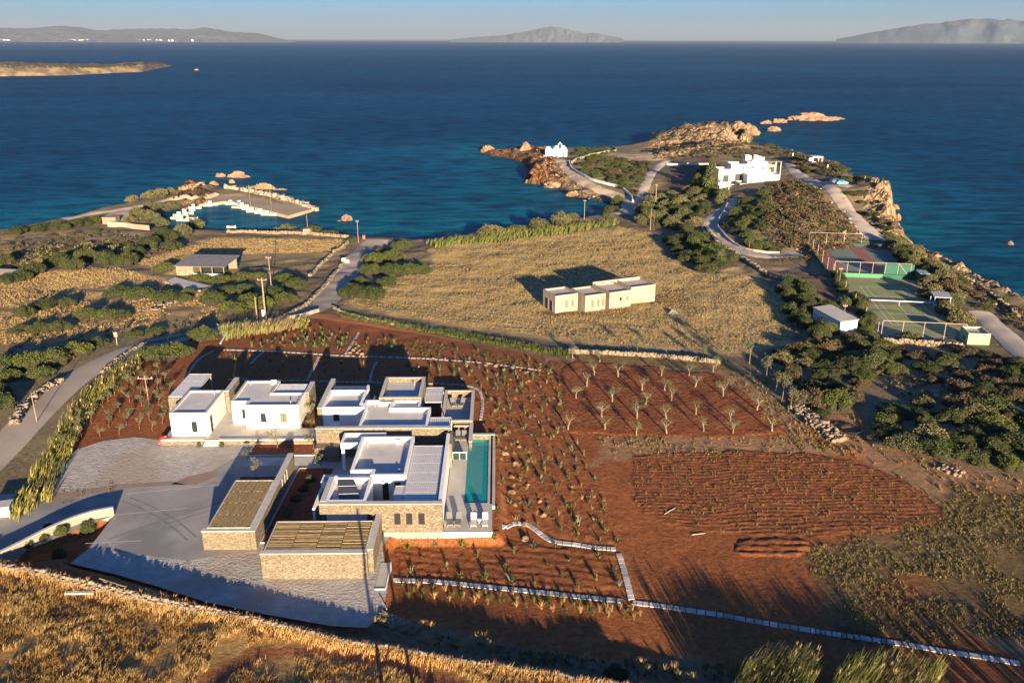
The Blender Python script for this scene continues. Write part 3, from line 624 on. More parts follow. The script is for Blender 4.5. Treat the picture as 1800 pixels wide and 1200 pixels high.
H3 = Site('villa_house', -17, 106, 0, 'middle white house with stepped flat roofs behind the long stone wall', 'house')
block(H3, [(-23.4,104.1),(-18.0,104.1),(-18.0,105.6),(-18.3,105.6),(-18.3,110.2),(-23.4,110.2)], 0, 3.9, .55, M['white'], M['white'], th=.3)
block(H3, [(-17.7,98.3),(-9.0,98.3),(-9.0,104.15),(-14.2,104.15),(-14.2,106.15),(-15.9,106.15),(-15.9,106.7),(-17.98,106.7),(-17.98,104.0),(-17.7,104.0)], 0, 3.86, .42, M['white'], M['white'], th=.3)
block(H3, [(-16.2,106.72),(-10.5,106.72),(-10.5,114.3),(-16.2,114.3)], 0, 4.15, .62, M['stone'], M['cap'], th=.42)
block(H3, [(-14.18,104.18),(-10.5,104.18),(-10.5,106.7),(-14.18,106.7)], 0, 3.78, .45, M['white'], M['white'], th=.28)
window(H3, -22.0, -21.2, 2.0, 3.0, 104.1, M['white'], pane_mat=M['dark'])
w = MB(); w.box(-22.1,-21.2,103.5,103.98,0,1.7,M['white']); H3.add('plinth', w)
w = MB(); w.box(-24.0,-23.42,103.9,114.2,0,3.95,M['stone']); o = H3.add('side_wall', w); w = MB(); w.box(-24.04,-23.4,103.86,114.24,3.95,4.01,M['cap']); H3.add('coping', w, parent=o)
P3 = Site('pergola', -21, 112, 0, 'narrow slatted pergola in shade at the back left of the middle house', 'pergola')
louvres(P3, -23.3, -18.4, 110.25, 112.2, 3.6, 3, 'v', n_sl=5)
w = MB(); w.box(-18.6,-18.3,110.3,112.3,0,3.8,M['white']); w.box(-17.4,-17.1,109,110.2,0,3.0,M['white']); P3.add('pillar', w)
P4 = Site('pergola', -9, 108, 0, 'pale slatted pergola roof beside the stone roof box of the middle house', 'pergola')
louvres(P4, -10.45, -7.9, 109.4, 114.6, 2.4, 2, 'u', n_sl=10)
for a, c_ in ((-8.0,109.5),(-8.0,114.4)): w = MB(); w.box(a-.06,a+.06,c_-.06,c_+.06,0,2.3,M['metal']); P4.add('post', w)
P5 = Site('pergola', -7.5, 100, 0, 'slatted pergola in blue shade behind the right end of the long wall', 'pergola')
louvres(P5, -8.9, -6.1, 98.4, 101.6, 3.6, 1, 'u', n_sl=10)
for a, c_ in ((-6.2,101.4),(-6.2,98.6)): w = MB(); w.box(a-.07,a+.07,c_-.07,c_+.07,0,3.5,M['white']); P5.add('post', w)

T1 = Site('sunken_terrace', -5.6, 110, 0, 'square terrace ringed by low stone walls behind the pool', 'terrace')
tp = [(-7.8,104.9),(-3.5,104.9),(-3.5,115.6),(-7.8,115.6)]; n4 = 4; Q = shrink(tp, .4)
w = MB()
w.poly([(p[0],p[1],-.6) for p in tp]+[(p[0],p[1],1.5) for p in tp], [(i,(i+1)%4,4+(i+1)%4,4+i) for i in range(4)], M['stone'])
w.poly([(p[0],p[1],.6) for p in Q]+[(p[0],p[1],1.5) for p in Q], [((i+1)%4,i,4+i,4+(i+1)%4) for i in range(4)], M['stone']); T1.add('wall', w)
w = MB(); P_, Q_ = shrink(tp, -.02), shrink(tp, .42)
w.poly([(p[0],p[1],1.5) for p in P_]+[(p[0],p[1],1.5) for p in Q_]+[(p[0],p[1],1.57) for p in P_]+[(p[0],p[1],1.57) for p in Q_], [f for i in range(4) for f in ((8+i,8+(i+1)%4,12+(i+1)%4,12+i),(i,(i+1)%4,8+(i+1)%4,8+i),(4+(i+1)%4,4+i,12+i,12+(i+1)%4))], M['cap']); T1.add('coping', w)
w = MB(); w.poly([(p[0],p[1],.6) for p in Q], [(0,1,2,3)], M['deckm']); T1.add('floor', w)
nb_ = Site('sunbed_bay', -4.9, 102, 0, 'walled niche in the terrace wall above the pool', 'wall')
w = MB(); w.box(-3.85,-3.45,99.2,104.8,0,1.25,M['stone']); w.box(-6.0,-3.85,103.9,104.3,0,1.2,M['stone']); nb_.add('wall', w)
w = MB(); w.box(-3.9,-3.4,99.15,104.85,1.25,1.31,M['cap']); w.box(-6.0,-3.9,103.85,104.35,1.2,1.26,M['cap']); nb_.add('coping', w)

# --- lower house
H7 = Site('entrance_canopy', -17, 95, 0, 'white flat entrance canopy on a slim column by the long stone wall', 'canopy')
P = [(-19.2,93.8),(-16.82,93.8),(-16.82,95.24),(-14.0,95.24),(-14.0,96.7),(-19.2,96.7)]
block(H7, P, 3.05, 3.75, .3, M['white'], M['white'], th=.25)
w = MB(); w.poly([(p[0],p[1],3.06) for p in P], [tuple(range(5,-1,-1))], M['white']); H7.add('soffit', w)
w = MB(); w.box(-19.15,-18.8,93.85,94.2,0,3.06,M['white']); H7.add('column', w)
H6 = Site('villa_house', -14, 90, 0, 'lower white main house with tall parapet roof next to the pool pergola', 'house')
block(H6, [(-16.8,86.4),(-14.35,86.4),(-14.35,85.3),(-10.35,85.3),(-10.35,95.2),(-16.8,95.2)], 0, 3.95, .6, M['white'], M['white'], th=.34)
block(H6, [(-18.35,79.75),(-14.1,79.75),(-14.1,85.0),(-18.35,85.0)], 0, 3.88, .5, M['white'], M['white'], th=.3)
block(H6, [(-19.9,85.05),(-14.4,85.05),(-14.4,86.36),(-16.83,86.36),(-16.83,86.7),(-19.9,86.7)], 0, 3.3, .3, M['white'], M['white'], th=.22)
w = MB(); w.box(-18.9,-18.36,79.72,85.1,0,3.9,M['stone']); H6.add('side_wall', w); w = MB(); w.box(-18.93,-18.34,79.72,85.13,3.9,3.96,M['cap']); H6.add('coping', w)
window(H6, -13.1, -12.4, .9, 3.1, 85.3, M['white'], pane_mat=M['dark'], sill=False); window(H6, -11.75, -11.05, .9, 3.1, 85.3, M['white'], pane_mat=M['dark'], sill=False)
w = MB(); w.box(-20.0,-19.75,80.6,85.0,0,2.6,M['white']); H6.add('garden_wall', w)
w = MB(); w.poly([(-17.9,84.4,3.86),(-16.1,84.5,3.86),(-14.7,80.3,3.5),(-17.0,80.2,3.5)], [(3,2,1,0)], M['dark']); w.poly([(-17.9,84.4,3.92),(-16.1,84.5,3.92),(-14.7,80.3,3.56),(-17.0,80.2,3.56)], [(3,2,1,0)], flat('solar_panel_glass', (.07,.075,.085), .2)); o = H6.add('solar_panel', w)
w = MB()
for t in (0.3, .65):
    w.bar((-17.9+.9*t,84.4-4.2*t,3.93-.36*t), (-16.1+1.4*t,84.5-4.2*t,3.93-.36*t), .02, M['louvre'], 4)
H6.add('panel_frame', w, parent=o, kind='stuff')
for dx_ in (-18.1, -12.9):
    w = MB(); w.box(dx_-.15,dx_+.15,84.6,84.9,3.4,4.2 if dx_ < -15 else 3.3,M['white']); H6.add('chimney', w)
W3 = Site('villa_front_wall', -12, 79.6, 0, 'stone front wall of the lower house with three small dark windows', 'wall')
w = MB(); w.box(-18.93,-12.4,79.15,79.7,2.7,3.86,M['stone']); w.box(-12.4,-6.0,79.15,79.7,.5,3.86,M['stone']); w.box(-13.6,-12.4,79.15,79.7,0,2.7,M['stone']); W3.add('wall', w)
w = MB(); w.box(-18.97,-5.98,79.1,79.74,3.86,3.93,M['cap']); W3.add('coping', w)
w = MB(); w.box(-12.3,-6.0,79.1,79.75,-1.4,.5,M['plinth']); w.box(-12.3,-6.0,79.02,79.1,-1.4,-.92,M['white']); W3.add('plinth', w)
w = MB(); w.box(-18.8,-13.6,80.6,80.7,0,2.8,M['dark']); W3.add('recess_shade', w)  # dark sheet stands for the shade in the open recess below the band
for x0 in (-11.1, -9.85, -8.55): window(W3, x0, x0+.68, 1.45, 2.8, 79.15, M['timber'], pane_mat=M['dark'])
w = MB(); w.box(-12.95,-12.42,72.5,79.12,-.6,2.7,M['stone']); W3.add('side_wall', w)
w = MB(); w.box(-12.98,-12.38,72.45,79.12,2.7,2.76,M['cap']); W3.add('coping', w)
P6 = Site('pergola', -8.5, 86, 0, 'large white slatted pergola over the terrace of the lower house', 'pergola')
louvres(P6, -10.3, -6.5, 79.8, 93.4, 3.6, 6, 'u', n_sl=18)
louvres(P6, -11.4, -10.32, 79.8, 83.6, 3.6, 1, 'u', n_sl=5)
w = MB(); w.box(-6.45,-6.05,79.75,96.3,0,3.85,M['white']); P6.add('wall', w); w = MB(); w.box(-6.04,-5.75,93.8,97.68,0,3.6,M['stone']); P6.add('wall', w)

# --- pool
PL = Site('swimming_pool', -2.6, 93, 0, 'long narrow turquoise swimming pool with stone surround', 'swimming pool')
w = MB(); w.box(-1.3,-1.02,85.1,101.5,-.5,.5,M['deckm']); w.box(-.78,-.45,84.5,103.2,-1.0,.48,M['deckm']); w.box(-3.95,-1.02,101.5,101.9,0,1.05,M['stone']); w.box(-3.95,-1.02,84.95,85.1,-.5,.5,M['deckm'])
w.box(-4.0,-.45,101.45,101.95,1.05,1.12,M['cap']); w.box(-1.02,-.78,85.1,101.5,-.9,-.8,M['dark']); PL.add('surround', w)
pm, n, l, b = newmat('pool_lining', 0.5); v = coords(n, l, 'World'); l.new(ramp(n, l, noise(n, l, v, .5, 3), [(.3, (.01,.62,.62)), (.7, (.03,.80,.76))]), b.inputs['Base Color'])
w = MB(); w.poly([(-3.95,85.1,-1.2),(-1.3,85.1,-1.2),(-1.3,101.5,-1.2),(-3.95,101.5,-1.2)], [(0,1,2,3)], pm)
for a_, b_ in (((-3.95,85.1),(-1.3,85.1)), ((-1.3,85.1),(-1.3,101.5)), ((-1.3,101.5),(-3.95,101.5)), ((-3.95,101.5),(-3.95,85.1))):
    w.poly([(*a_,-1.2),(*b_,-1.2),(*b_,.42),(*a_,.42)], [(3,2,1,0)], pm)
PL.add('basin', w)
wm, n, l, b = newmat('pool_water', 0.04, 0.5); b.inputs['IOR'].default_value = 1.33; b.inputs['Base Color'].default_value = (0.0, .44, .45, 1); b.inputs['Alpha'].default_value = .5
bump(n, l, b, noise(n, l, coords(n, l, 'World'), 2.5, 3), .25, .03)
w = MB(); w.poly([(-3.95,85.1,.4),(-1.3,85.1,.4),(-1.3,101.5,.4),(-3.95,101.5,.4)], [(0,1,2,3)], wm); PL.add('water', w)
def deck(P, z0, z1, name='pool_deck'):
    d = MB(); d.prism(UVs(*P), z0, z1, M['deckm']); return d.build(name, kind='structure')
deck([(-5.97,79.1),(-.75,79.1),(-.75,84.9),(-3.95,84.9),(-3.95,103.9),(-5.97,103.9)], -1.6, .5)
lip = MB(); lip.prism(UVs((-5.95,78.98),(-.7,78.98),(-.7,79.1),(-5.95,79.1)), .28, .52, M['white']); lip.build('deck_edge', kind='structure')
jl = MB(); jl.prism(UVs((-4.62,79.2),(-4.57,79.2),(-4.57,95.4),(-4.62,95.4)), .5, .504, M['cement']); jl.build('deck_joint', kind='structure')
gl = Site('glass_railing', -4.9, 95.8, .5, 'glass railing with white top rail across the narrow pool deck', 'railing')
w = MB(); w.box(-6.0,-3.95,95.75,95.83,1.42,1.5,M['white']); gl.add('top_rail', w)
w = MB(); w.box(-5.7,-4.95,95.76,95.8,.5,1.42,M['railglass']); gl.add('glass_panel', w); w = MB(); w.box(-4.85,-4.1,95.76,95.8,.5,1.42,M['railglass']); gl.add('glass_panel', w)
for a_ in (-5.75,-4.9,-4.05): w = MB(); w.box(a_-.03,a_+.03,95.75,95.81,.5,1.42,M['white']); gl.add('post', w)

def sunbed(u, v, z, label, mat, back, rz=0.0, group=None):
    x, y = UV(u, v); e = empty('sun_lounger', (x, y, z), VA+rz, label=label, cat='sun lounger', group=group)
    f = MB()
    f.box(-.33,.33,-1.0,.25,.24,.30,M['timber']); 
    f.build('frame', e)
    for sx in (-.29, .29):
        for sy in (-.92, .62): g = MB(); g.box(sx-.03,sx+.03,sy-.03,sy+.03,0,.26,M['timber']); g.build('leg', e)
    c = MB(); c.box(-.31,.31,-.98,.24,.30,.40,mat); c.build('cushion', e)
    h = back; a_ = Vector((0,.25,.30)); q = math.radians(h)
    g = MB(); L = .8; dy, dz = math.cos(q)*L, math.sin(q)*L; ny_, nz_ = -math.sin(q)*.09, math.cos(q)*.09
    g.poly([(-.31,.25,.31),(.31,.25,.31),(.31,.25+dy,.31+dz),(-.31,.25+dy,.31+dz),(-.31,.25+ny_,.31+nz_),(.31,.25+ny_,.31+nz_),(.31,.25+dy+ny_,.31+dz+nz_),(-.31,.25+dy+ny_,.31+dz+nz_)], [(0,3,2,1),(4,5,6,7),(0,1,5,4),(1,2,6,5),(2,3,7,6),(3,0,4,7)], mat)
    g.build('backrest', e); return e
gx_ = 'sun loungers by the pool'
sunbed(-5.35, 80.9, .5, 'grey lounger on the pool deck nearest the house wall', M['darkfabric'], 40, .1, gx_)
sunbed(-4.4, 80.9, .5, 'grey lounger on the pool deck, second from the house wall', M['darkfabric'], 40, -.1, gx_)
sunbed(-2.75, 80.7, .5, 'pale lounger on the pool deck left of the small white side table', M['fabric'], 48, 0, gx_)
sunbed(-1.5, 80.7, .5, 'pale lounger at the outer right corner of the pool deck', M['fabric'], 48, 0, gx_)
sunbed(-5.35, 101.6, .5, 'left lounger in the walled niche behind the pool railing', M['darkfabric'], 35, 0, gx_)
sunbed(-4.55, 101.6, .5, 'right lounger in the walled niche behind the pool railing', M['darkfabric'], 35, 0, gx_)
sunbed(-6.5, 112.2, .6, 'left lounger on the square stone walled terrace', M['darkfabric'], 35, .2, gx_)
sunbed(-5.2, 112.2, .6, 'right lounger on the square stone walled terrace', M['darkfabric'], 35, -.2, gx_)
t_ = Site('side_table', -2.12, 80.9, .5, 'small white side table between the two pale loungers', 'table')
w = MB(); w.cyl(-2.12, 80.9, .85, .9, .25, M['white'], 14); t_.add('table_top', w); w = MB(); w.cyl(-2.12, 80.9, .5, .85, .06, M['white']); t_.add('leg', w)

# --- car ports with reed roofs
reed, n, l, b = newmat('reed_mat', 0.9, 0.1)
v = coords(n, l, 'World', (14, 1.2, 1), (0, 0, -VA)); c = ramp(n, l, noise(n, l, v, 1, 4, .7), [(.3, (.17,.115,.05)), (.5, (.33,.23,.11)), (.75, (.46,.34,.18))]); l.new(c, b.inputs['Base Color']); bump(n, l, b, noise(n, l, v, 1, 4, .7), .8, .05)
reed2, n, l, b = newmat('reed_mat_cross', 0.9, 0.1)
v = coords(n, l, 'World', (1.2, 9, 1), (0, 0, -VA)); c = ramp(n, l, noise(n, l, v, 1, 4, .7), [(.3, (.17,.115,.05)), (.5, (.33,.23,.11)), (.75, (.46,.34,.18))]); l.new(c, b.inputs['Base Color']); bump(n, l, b, noise(n, l, v, 1, 4, .7), .8, .05)
def reed_roof(site, x0, x1, y0, y1, z, cuts, axis, mat):
    f = MB(); f.box(x0, x0+.12, y0, y1, z-.2, z+.03, M['cap']); f.box(x1-.12, x1, y0, y1, z-.2, z+.03, M['cap']); f.box(x0+.12, x1-.12, y0, y0+.12, z-.2, z+.03, M['cap']); f.box(x0+.12, x1-.12, y1-.12, y1, z-.2, z+.03, M['cap']); site.add('frame', f)
    for k in range(len(cuts)-1):
        p = MB(); a, b_ = cuts[k]+.04, cuts[k+1]-.04; rr = random.Random(k)
        m_ = int(((x1-x0) if axis == 'v' else (y1-y0))/0.16)
        for i in range(m_):
            dz = rr.uniform(-.02, .035)
            if axis == 'v': w_ = (x1-x0-.26)/m_; xx = x0+.13+w_*i; p.box(xx, xx+w_*.86, a, b_, z-.07, z-.01+dz, mat)
            else: w_ = (y1-y0-.26)/m_; yy = y0+.13+w_*i; p.box(a, b_, yy, yy+w_*.82, z-.07, z-.01+dz, mat)
        p.box(x0+.13 if axis == 'v' else a, x1-.13 if axis == 'v' else b_, a if axis == 'v' else y0+.13, b_ if axis == 'v' else y1-.13, z-.14, z-.08, M['timber'])
        site.add('reed_mat', p)
C1 = Site('carport', -28, 82, 0, 'reed roofed carport with long stone side wall, left of the planted bed', 'carport')
reed_roof(C1, -30.2, -25.75, 77.3, 87.4, 2.3, [77.45, 79.9, 82.35, 84.8, 87.25], 'v', reed)
w = MB(); w.box(-30.6,-25.75,76.75,77.25,-.1,2.2,M['stone']); w.box(-25.72,-25.15,76.75,94.2,-.1,2.2,M['stone'])
C1.add('wall', w)
w = MB(); w.box(-30.65,-25.1,76.7,77.3,2.2,2.28,M['cap']); w.box(-25.77,-25.1,77.3,94.25,2.2,2.28,M['cap']); C1.add('coping', w)
for y_ in (88.2, 89.4, 90.5):
    w = MB(); w.box(-25.14,-25.1,y_,y_+.28,.5,2.0,M['cap']); C1.add('slot_window', w)
for y_ in (79.8, 83.6, 87.2): w = MB(); w.box(-30.1,-29.95,y_-.07,y_+.07,0,2.1,M['timber']); C1.add('post', w)
C2 = Site('carport', -18, 75, -.4, 'wide reed roofed carport with high stone front, nearest the foreground', 'carport')
reed_roof(C2, -23.0, -13.0, 72.15, 77.5, 2.9, [-22.85, -20.4, -18.0, -15.6, -13.15], 'u', reed2)
w = MB(); w.box(-23.2,-12.9,71.6,72.12,-1.1,2.85,M['stone']); w.box(-23.2,-22.9,72.15,73.2,-.3,2.7,M['stone']); C2.add('wall', w)
w = MB(); w.box(-23.25,-12.9,71.55,72.15,2.85,2.93,M['cap']); C2.add('coping', w)
for a_, c_ in ((-22.9,77.3),(-18,77.3),(-13.2,77.3)): w = MB(); w.box(a_-.08,a_+.08,c_-.08,c_+.08,0,2.7,M['timber']); C2.add('post', w)
sl = Site('concrete_ledge', -11.4, 72, -.8, 'flat pale concrete ledge at the right foot of the wide carport', 'ledge')
w = MB(); w.box(-12.0,-11.0,69.8,74.2,-1.0,.05,M['deckm']); sl.add('slab', w); w = MB(); w.box(-12.0,-10.92,69.72,69.8,-1.0,.12,M['white']); w.box(-11.0,-10.92,69.8,74.2,-1.0,.12,M['white']); sl.add('edge', w)

# --- small things on the roofs
for (st, u, v, z, h) in ((H1,-39.2,109.2,3.75,.45),(H2,-35.2,112.8,3.72,.4),(H2,-28.0,106.0,3.72,.35),(H3,-12.0,112.6,3.55,.5),(H3,-16.6,105.4,3.45,.4),(H6,-15.9,93.6,3.36,.45),(H6,-11.4,87.2,3.36,.35)):
    w = MB(); w.cyl(u, v, z, z+h, .07, M['metal'], 8); w.cyl(u, v, z+h, z+h+.08, .12, M['metal'], 8); st.add('vent_pipe', w)
for (st, u, v, z) in ((H2,-31.9,112.9,3.72),(H6,-12.2,94.4,3.36)):
    w = MB(); w.box(u-.4, u+.4, v-.17, v+.17, z+.05, z+.65, M['louvre']); st.add('air_conditioner', w)
# --- curved driveway wall
def smooth2(P):
    out = []
    for i in range(len(P)-1):
        p0, p1, p2, p3 = [np.array(P[j]) for j in (max(0, i-1), i, i+1, min(len(P)-1, i+2))]
        for t in (0, .5): out.append(0.5*((2*p1)+(-p0+p2)*t+(2*p0-5*p1+4*p2-p3)*t*t+(-p0+3*p1-3*p2+p3)*t**3))
    return out+[np.array(P[-1])]
pts = [tuple(q) for q in smooth2([W(a, b_, .95) for a, b_ in ((199,891),(168,896.5),(139,904.5),(108,916.5),(73,932.5),(41,949),(0,969),(-40,990),(-80,1012))])]
wl_ = MB(); ct = MB()
for i in range(len(pts)-1):
    a_, b_ = Vector(pts[i]), Vector(pts[i+1]); d = (b_-a_).normalized(); nn = Vector((d.y, -d.x))*.2
    if nn.y > 0: nn = -nn
    q = [a_-nn, a_+nn, b_+nn, b_-nn] if (d.x*nn.y-d.y*nn.x) > 0 else [a_+nn, a_-nn, b_-nn, b_+nn]
    wl_.prism([tuple(k) for k in q], -1.2, .92, M['beige']); ct.prism([tuple(k) for k in [p+(p-(a_+b_)/2)*0.0 for p in q]], .92, .98, M['cap'])
e = empty('driveway_wall', (*pts[4], 0), label='curved low rendered wall along the sloping driveway at the left edge', cat='wall')
for nm, mb in (('wall', wl_), ('coping', ct)):
    mb.v = [(p[0]-pts[4][0], p[1]-pts[4][1], p[2]) for p in mb.v]; mb.build(nm, e)
gp = Site('gate_pier', 0, 0, 0, 'low concrete pier beside the driveway at the left edge of the picture', 'pier', rz=0.3, org=W(3, 905))
w = MB(); w.box(-1.6,1.0,-.6,.9,-.2,1.2,M['cement']); gp.add('block', w); w = MB(); w.box(-1.7,1.1,-.7,1.0,1.2,1.3,M['cap']); gp.add('coping', w)
rd = Site('tarpaulin_heap', 0, 0, 0, 'bright red tarpaulin heap at the corner of the left cube house', 'tarpaulin', rz=.3, org=UV(-44.0, 102.2))
w = MB(); w.poly([(-.8,-.5,0),(.7,-.6,0),(.9,.5,0),(-.6,.6,0),(-.35,-.1,.75),(.3,-.2,.95),(.35,.3,.7),(-.2,.35,.8)], [(0,1,5,4),(1,2,6,5),(2,3,7,6),(3,0,4,7),(4,5,6,7),(0,3,2,1)], M['red']); rd.add('tarpaulin', w)
w = MB(); w.box(-.6,.9,.6,1.1,0,.35,M['dark']); rd.add('crate', w)
# ------------------------------------------------------------------ roads and tracks
def smooth_line(P, step=2.0):
    P = [np.array(p, float) for p in P]; out = []
    for i in range(len(P)-1):
        p0, p1, p2, p3 = P[max(0, i-1)], P[i], P[i+1], P[min(len(P)-1, i+2)]
        m_ = max(2, int(np.linalg.norm(p2-p1)/step))
        for k in range(m_):
            t = k/m_; out.append(0.5*((2*p1)+(-p0+p2)*t+(2*p0-5*p1+4*p2-p3)*t*t+(-p0+3*p1-3*p2+p3)*t**3))
    out.append(P[-1]); return np.array(out)
def ribbon(name, px, width, mat, lift=0.10, step=1.6, **k):
    L = smooth_line([G(a, b_)[:2] for a, b_ in px], step); n_ = len(L); T = np.gradient(L, axis=0); T /= np.linalg.norm(T, axis=1)[:, None]
    N = np.stack([-T[:, 1], T[:, 0]], 1)
    wd = np.interp(np.linspace(0, 1, n_), np.linspace(0, 1, len(width)), width) if hasattr(width, '__len__') else np.full(n_, width)
    wd = wd*(1+0.22*(fbm(L[:, 0], L[:, 1], 5, 3)-.5))
    m_ = 7; V = []
    for j in range(m_):
        f = j/(m_-1)-.5; p = L+N*(wd*f)[:, None]; z = height(p[:, 0], p[:, 1])+lift*(1-abs(f*2)**3*0.9)+.02; V.append(np.column_stack([p, z]))
    V = np.stack(V, 1).reshape(-1, 3); idx = np.arange(n_*m_).reshape(n_, m_)
    q = np.stack([idx[:-1, :-1], idx[:-1, 1:], idx[1:, 1:], idx[1:, :-1]], -1).reshape(-1, 4)
    a, b_, c = V[q[0, 0]], V[q[0, 1]], V[q[0, 2]]
    if np.cross(b_-a, c-a)[2] < 0: q = q[:, ::-1]
    return link(name, np_mesh(name, V, q, [mat], True), kind='structure', **k)
ribbon('road', [(-150,930),(-60,850),(20,772),(75,715),(135,665),(200,628),(270,603),(350,587),(430,573),(510,558),(560,540),(585,515),(603,485),(628,455),(655,432),(672,421)], [5,5,5,5,5,5,5,5.5,6,6,6.5,8], M['road'])
ribbon('track', [(562,552),(600,560),(700,578),(820,600)], [5,3,1.6,.8], mat_noise('red_track', (.36,.13,.055), (.28,.095,.04), .6, .95, .5, .05, 2), 0.06)
ribbon('chapel_track', [(1090,376),(1110,366),(1090,347),(1050,331),(1015,312),(995,295),(985,281)], [9,6,5.5,5,5,6,9], M['path'], .2)
ribbon('headland_track', [(1092,378),(1118,362),(1130,340),(1138,318),(1150,300),(1172,283)], [8,4.5,4,4,4,4], M['concpath'], .2)
ribbon('lane', [(1286,350),(1277,365),(1252,385),(1248,398),(1262,415),(1285,434),(1325,447),(1370,451),(1405,447)], [4,5,6,5,5,5,5,6], M['concpath'], .2)
ribbon('lane', [(1383,287),(1398,303),(1440,325),(1474,345),(1492,372),(1518,398),(1545,424)], [4,4,5,4.5,4.5,5,7], M['concpath'], .25)
ribbon('car_park', [(1450,321),(1474,325),(1496,330)], [3,5,3], M['concpath'], .3)
ribbon('lane', [(1722,548),(1745,570),(1775,598),(1820,640)], 4.5, M['concpath'], .2)
ribbon('harbour_track', [(110,386),(150,377),(200,370),(245,362),(300,351),(345,343),(380,340)], [4,6,6,4,3,3,3], M['path'], .2)
ribbon('harbour_apron', [(190,392),(205,378),(222,366)], [8,9,4], M['path'], .25)
ribbon('harbour_apron', [(292,378),(318,370),(345,363),(372,357)], [4,3,3,3], M['path'], .5)

# ------------------------------------------------------------------ stones
def rock_mesh(name, seed, mat, sub=3, jag=.35, flatn=1.0):
    import bmesh
    bm = bmesh.new(); bmesh.ops.create_icosphere(bm, subdivisions=4, radius=1)
    r_ = np.random.RandomState(seed); off = r_.rand(3)*50; p = np.array([v_.co[:] for v_ in bm.verts])
    a = fbm(p[:, 0]+off[0]+p[:, 2]*.7, p[:, 1]+off[1]-p[:, 2]*.5, .9, 4, .6)-.5; c = fbm(p[:, 0]*2+off[2], p[:, 2]*2+p[:, 1], .8, 3, .6)-.5
    rg = np.abs(fbm(p[:, 0]*3.5+off[1]+p[:, 1], p[:, 2]*2.5+p[:, 1]*2+off[0], .7, 4, .6)-.5); k = 1+a*jag*2.6+c*jag-rg*1.5
    for v_, q, kk in zip(bm.verts, p, k): v_.co = Vector(q*kk)
    me = bpy.data.meshes.new(name); bm.to_mesh(me); bm.free(); me.materials.append(mat); return me
M['rock'] = mat_noise('shore_rock', (.30,.205,.115), (.16,.10,.055), .5, .95, .9, .4, 1.2, c3=(.33,.17,.08), s3=.2)
M['rockp'] = mat_noise('pink_rock', (.32,.21,.14), (.17,.10,.065), .45, .95, .9, .4, 1.2)
ROCKS = [rock_mesh('rock_form', 11+i, M['rock'] if i % 2 else M['rockp'], 3, .42) for i in range(6)]
def islet_rock(px, py, wpx, hpx, label, z=SEA, dep=.5, var=0, cat='rock', rz=0):
    x, y = W(px, py, z); s = mpp(x, y, z); w_ = wpx*s/2
    o = link('sea_rock', ROCKS[var % 6], loc=(x, y+w_*dep*.5, z-0.3), rz=rz, label=label, cat=cat)
    o.scale = (w_*1.0, w_*dep, hpx*s*.85); return o
islet_rock(1430, 212, 92, 15, 'largest long pink rock islet, outermost off the rocky headland', var=0, dep=.35)
islet_rock(1465, 210, 36, 6, 'low tail rock at the outer right end of the longest islet', var=1, dep=.5)
islet_rock(1347, 218, 24, 9, 'small rock off the headland, left of the twin islets', var=2)
islet_rock(1372, 216, 26, 9, 'small rock between the headland and the longest islet', var=3)
islet_rock(1362, 231, 28, 11, 'rounded rock nearest the headland cliff in the channel', var=4)
islet_rock(1777, 430, 17, 9, 'lone dark reddish rock in the sea at the right edge', var=5, dep=.8)
islet_rock(1574, 368, 14, 12, 'dark boulder at the foot of the right hand cliff', var=1, dep=.8)
islet_rock(1577, 388, 18, 18, 'dark rock stack at the base of the right hand cliff', var=2, dep=.9)
islet_rock(388, 311, 18, 9, 'left orange rock of the pair off the harbour', var=3)
islet_rock(419, 312, 42, 13, 'long orange rock islet off the harbour headland', var=0, dep=.4)
islet_rock(407, 322, 14, 9, 'small round rock behind the harbour breakwater', var=4)
islet_rock(375, 326, 24, 10, 'brown rock at the foot of the harbour knoll', var=5)
islet_rock(440, 333, 40, 9, 'flat brown rock shelf behind the breakwater', var=2, dep=.5)
islet_rock(462, 333, 34, 14, 'taller brown rock outside the breakwater', var=1, dep=.4)
islet_rock(492, 334, 26, 4, 'low reef rock trailing right of the breakwater rocks', var=3, dep=.4)
islet_rock(609, 388, 25, 14, 'squarish pale rock standing alone in the bay', var=4, dep=.7)
islet_rock(596, 389, 14, 3, 'low foot of rock beside the squarish bay rock', var=5, dep=.7)
islet_rock(345, 124, 9, 4, 'tiny rock off the tip of the far left islet', var=2)
islet_rock(925, 272, 30, 24, 'orange crag on the chapel headland, left of the chapel', z=SEA+1, var=0, dep=.8)
islet_rock(898, 274, 26, 10, 'low orange rock between the crag and the outer rock', z=SEA, var=3, dep=.8)
islet_rock(857, 268, 24, 15, 'outermost brown rock of the chapel headland', var=1, dep=.8)
islet_rock(945, 302, 34, 20, 'orange boulder slope below the chapel track', z=SEA+1, var=2, dep=.9)
islet_rock(972, 330, 40, 14, 'pale rock ledge at the waterline below the chapel track', var=4, dep=.7)
islet_rock(1010, 345, 44, 12, 'grey rock ledge where the chapel track meets the bay', var=5, dep=.6)
islet_rock(938, 322, 30, 8, 'red rock ledge at the tip of the lower shore', var=3, dep=.6)

